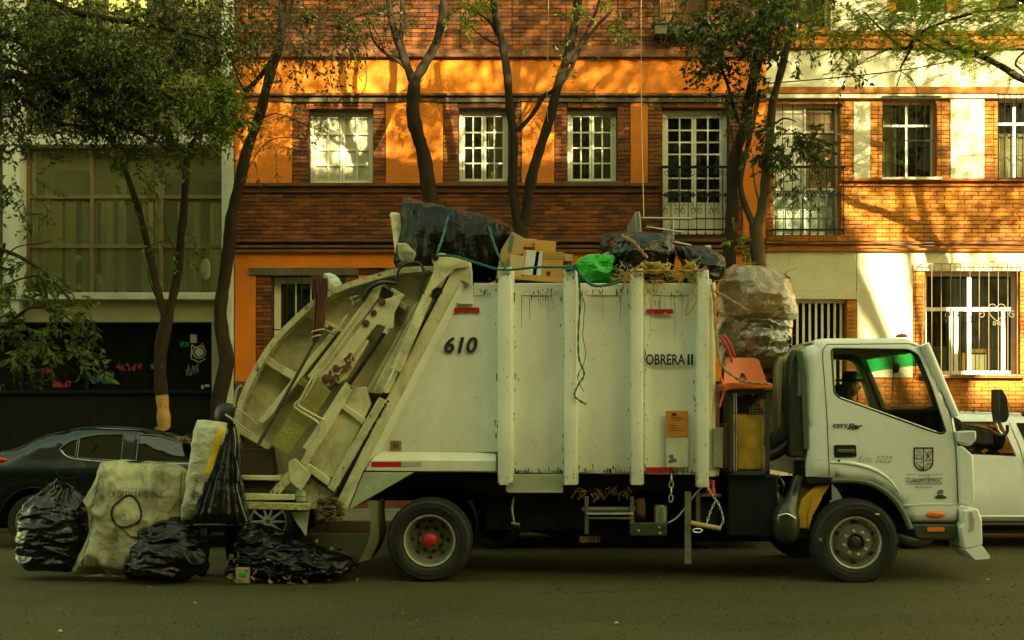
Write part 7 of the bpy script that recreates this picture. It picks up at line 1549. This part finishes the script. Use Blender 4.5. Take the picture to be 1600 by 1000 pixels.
ferny('street_tree', U(1790, 830, 4.9), 'feathery bright green tree reaching in from the right over the cream house',
      [([(1790, 850), (1785, 600), (1770, 400), (1740, 220), (1700, 160)], .17, .11), ([(1700, 160), (1640, 135), (1600, 124), (1565, 103), (1535, 88), (1500, 78), (1470, 60)], .06, .02), ([(1760, 300), (1690, 60), (1600, 0), (1500, -40)], .07, .03), ([(1535, 88), (1480, 84), (1430, 60), (1400, 45)], .02, .008),
       ([(1600, 8), (1520, 20), (1440, 50), (1415, 75), (1395, 65), (1370, 40), (1350, 20)], .022, .01), ([(1425, 72), (1412, 95), (1405, 110)], .022, .006), ([(1395, 75), (1360, 90), (1330, 110)], .012, .004), ([(1600, 80), (1588, 92), (1585, 102), (1592, 108), (1600, 118)], .016, .012), ([(1405, 110), (1425, 125), (1435, 150)], .008, .003)],
      [(1480, 50, 4.6, 1.2, .5, .5, 210), (1400, 40, 4.6, .9, .4, .4, 110), (1545, 40, 4.6, .9, .5, .5, 170), (1520, 75, 4.6, .5, .3, .2, 70), (1440, 5, 4.6, 1.2, .5, .3, 120), (1590, 0, 4.6, .8, .5, .5, 90), (1345, 60, 4.6, .5, .3, .4, 40)])
# large tree off the left edge whose boughs fill the upper left
G5 = [lf_dark, lf_mid, lf_lit, lf_dry]
tree('street_tree', U(-190, 860, 3.9), 'big leafy tree just outside the left edge whose boughs fill the upper left',
     [([(-200, 862), (-195, 700), (-190, 500), (-170, 330), (-150, 180), (-140, 20)], .24, .16), ([(-180, 300), (-80, 200), (0, 120), (60, 130), (130, 170), (200, 200), (270, 235)], .09, .015), ([(-150, 180), (-60, 60), (20, 60), (100, 110), (200, 120), (300, 170)], .08, .014), ([(-170, 330), (-60, 250), (10, 150), (90, 190), (170, 200)], .05, .01),
      ([(-140, 60), (0, -20), (120, 20), (240, 40), (330, 60)], .07, .015), ([(0, 85), (110, 150), (180, 230), (270, 245)], .02, .006), ([(-180, 420), (-90, 380), (0, 390), (60, 420), (110, 470)], .05, .01), ([(60, 420), (90, 500), (150, 540)], .014, .005)],
     [(60, 40, 3.9, 1.3, .9, .7, -30+255, .6, 13, 00.0659, .5, (0, 1, 1)), (170, 80, 3.9, 1.0, .8, .6, -30+255, .6, 14, 00.0659, .5, (0, 0, 1, 2)), (260, 110, 4.2, .8, .7, .55, 210, .55, 14, 00.0691, .6, (1, 1, 0, 2)), (300, 160, 4.2, .6, .5, .35, 135, .5, 13, 00.0744, .7, (1, 1, 2, 2)), (100, 150, 4.0, 1.0, .6, .45, -35+180, .6, 13, 00.0638, .6, (0, 1, 1)), (20, 120, 3.8, .7, .6, .7, 120, .6, 12, 00.0638, .5, (0, 0)), (330, 40, 4.5, .7, .6, .5, 120, .6, 12, 00.0638, .7, (1, 0, 2, 3)), (220, 190, 4.2, .8, .4, .25, 82, .5, 10, 00.0638, .8, (0, 1)), (200, 10, 4.2, 1.4, .6, .5, 165, .6, 12, 00.0638, .5, (0, 1, 3)),
      (10, 250, 3.8, .5, .5, .9, 40, .5, 9, .07, .5, (0, 1))], G5, Y=3.9)
random.seed(31)
tree('sapling', U(-40, 840, 4.2), 'young leafy tree at the left edge drooping in front of the shop front',
     [([(-60, 846), (-50, 700), (-30, 560), (-10, 440), (5, 380)], .05, .02), ([(-30, 560), (20, 500), (60, 480), (110, 500), (160, 550)], .02, .005), ([(-20, 480), (20, 440), (80, 430), (110, 450)], .016, .005), ([(-40, 600), (30, 560), (80, 555), (130, 590)], .016, .004), ([(-10, 440), (20, 390), (60, 380), (80, 375)], .012, .004)],
     [(25, 430, 3.9, .4, .4, .35, 20, .4, 11, .10, .5, (0, 1)), (60, 500, 3.9, .55, .4, .3, 26, .45, 11, .105, .6, (0, 1, 1)), (110, 540, 3.9, .5, .3, .28, 22, .45, 11, .105, .7, (1, 0, 1)), (145, 575, 3.9, .25, .3, .2, 10, .4, 10, .10, .7, (1, 1, 2)), (15, 570, 3.9, .3, .3, .3, 9, .4, 10, .10, .5, (0, 1)), (20, 395, 3.9, .5, .3, .2, 12, .4, 9, .08, .4, (1, 0)), (5, 330, 3.9, .3, .3, .5, 9, .4, 9, .08, .4, (0, 1)), (70, 375, 3.9, .25, .2, .1, 7, .35, 8, .07, .3, (1,))], G5, Y=3.9)
# trees on the camera's side of the street: their crowns throw the dappled light
shade_leaf = leafmat('leaf_far', (.07, .11, .015), .3)
def shade_tree(x, y, h, crowns, label, tr=.2):
    t = thing('avenue_tree', (x, y, 0), label, 'tree', 'tall trees on the camera side of the street')
    mb = MB(); P = spline([Vector((x, y, 0)), Vector((x+.1, y, h*.3)), Vector((x-.1, y+.1, h*.55)), Vector((x+.2, y, h*.7))], 6); mb.tube(P, [tr*(1-.5*i/(len(P)-1)) for i in range(len(P))], 12); mb.obj('trunk', bark, t, smooth=True)
    lf = MB(); 
    for cx, cy, cz, rx, ry, rz, n in crowns:
        mb = MB(); a = Vector((x, y, h*.5)); b = Vector((cx, cy, cz)); mb.tube(spline([a, a.lerp(b, .5)+Vector((.3*random.uniform(-1, 1), 0, .3)), b, b+(b-a)*.35], 5), [.075*tr/.2*(1-i/16) for i in range(16)], 8); mb.obj('limb', bark, t, smooth=True)
        for _ in range(5):
            mb = MB(); e = b+Vector((random.uniform(-rx, rx), random.uniform(-ry, ry), random.uniform(-rz, rz))); mb.tube(spline([b, b.lerp(e, .5)+Vector((0, 0, .2)), e], 5), [.026, .025, .024, .029, .027, .024, .021, .018, .015, .012, .010], 5); mb.obj('limb', bark, t, smooth=True)
        n *= 2.1; cl = [Vector((random.uniform(-1, 1)*rx, random.uniform(-1, 1)*ry, random.uniform(-1, 1)*rz)) for _ in range(int(n/26))]
        for v in cl:
            if (v.x/rx)**2+(v.z/rz)**2 > 1.1: continue
            c = Vector((cx, cy, cz))+v
            for k in range(26):
                q = c+Vector((random.gauss(0, .42), random.gauss(0, .42), random.gauss(0, .36))); leaf(lf, q, Vector((random.gauss(0, 1), random.gauss(0, 1), random.gauss(-.2, .7))), random.uniform(.08, .14), .62)
    props(lf.obj('crown', shade_leaf, t, fixn=False), kind='stuff'); return t
random.seed(55)
def back(Xf, Zf, Y): k = FY-Y; return (Xf+.6*k, Zf+.5*k)
def crowns_at(L, Y): return [(back(a, b, Y)[0], Y+random.uniform(-.5, .5), back(a, b, Y)[1], rx, 1.0, rz, n) for a, b, rx, rz, n in L]
TY = -8.6
CYR = -4.2
shade_tree(back(-1.5, 0, TY)[0], TY, 15, crowns_at([(-3.2, 8.4, 1.5, .9, 2600), (-1.2, 8.2, 1.4, .7, 1700), (-3.7, 6.3, 1.1, 1.1, 1500), (-1.6, 6.0, .9, .8, 1000), (-.2, 7.1, 1.2, .5, 1100)], CYR), 'tall avenue tree on the camera side, leftmost', .19)
shade_tree(back(2.2, 0, TY)[0], TY, 15, crowns_at([(.6, 6.3, 1.1, .8, 1300), (1.8, 8.1, 1.3, .7, 1700), (3.0, 6.0, 1.3, 1.1, 2500), (3.2, 7.4, 1.2, .7, 1600), (3.9, 8.6, 1.2, .8, 1500)], CYR), 'tall avenue tree on the camera side, second from the left', .2)
shade_tree(back(6.9, 0, TY)[0], TY, 15, crowns_at([(4.9, 7.0, 1.2, .8, 1500), (5.9, 8.5, 1.6, .7, 2000), (4.4, 5.2, .7, .5, 420), (6.3, 5.3, 1.0, .6, 700), (6.6, 6.6, .8, .5, 600)], CYR), 'tall avenue tree on the camera side, third from the left', .26)
shade_tree(back(9.3, 0, TY)[0], TY, 15, crowns_at([(8.0, 7.8, 1.5, .9, 2200), (8.2, 5.0, 1.0, .8, 900), (7.4, 4.6, .6, .3, 200)], CYR), 'tall avenue tree on the camera side, farthest right', .22)

# a dark row of trees in front of the houses across the avenue
row = None
rl = ['first', 'second', 'third', 'fourth', 'fifth', 'sixth', 'seventh', 'eighth', 'ninth']
for i in range(9):
    x = -22+i*6.2+random.uniform(-.6, .6); t = thing('avenue_tree', (x, -19, 0), rl[i]+' tree from the left in the row across the avenue, broad and dark', 'tree', 'broad trees across the avenue')
    MB().tube([(x, -19, 0), (x+.1, -19, 2), (x-.1, -19, 4.5)], [.22, .17, .1], 10).obj('trunk', bark, t, smooth=True); lf = MB()
    for _ in range(2600):
        v = Vector([random.gauss(0, .5) for _ in range(3)]); hi = x < 13; c = Vector((x, -19, 8.4 if hi else 5.2))+Vector((v.x*3.6, v.y*2.2, v.z*(6.2 if hi else 3.4)))
        if c.z < 1.2: c.z = 1.2+random.random()*2
        leaf(lf, c, Vector((random.gauss(0, 1), random.gauss(0, 1), random.gauss(0, 1))), random.uniform(.3, .5), .7)
    props(lf.obj('crown', shade_leaf, t, fixn=False), kind='stuff')
# origins of single-mesh things go to their own foot
for o in list(S.objects):
    if o.type == 'MESH' and o.parent is None and not o.children and o.data.users == 1 and o.get('kind') != 'structure' and Vector(o.location).length < 1e-6:
        vs = o.data.vertices
        if not len(vs): continue
        x = [v.co.x for v in vs]; y = [v.co.y for v in vs]; z = [v.co.z for v in vs]
        c = Vector(((min(x)+max(x))/2, (min(y)+max(y))/2, min(z))); o.data.transform(Matrix.Translation(-c)); o.location = c
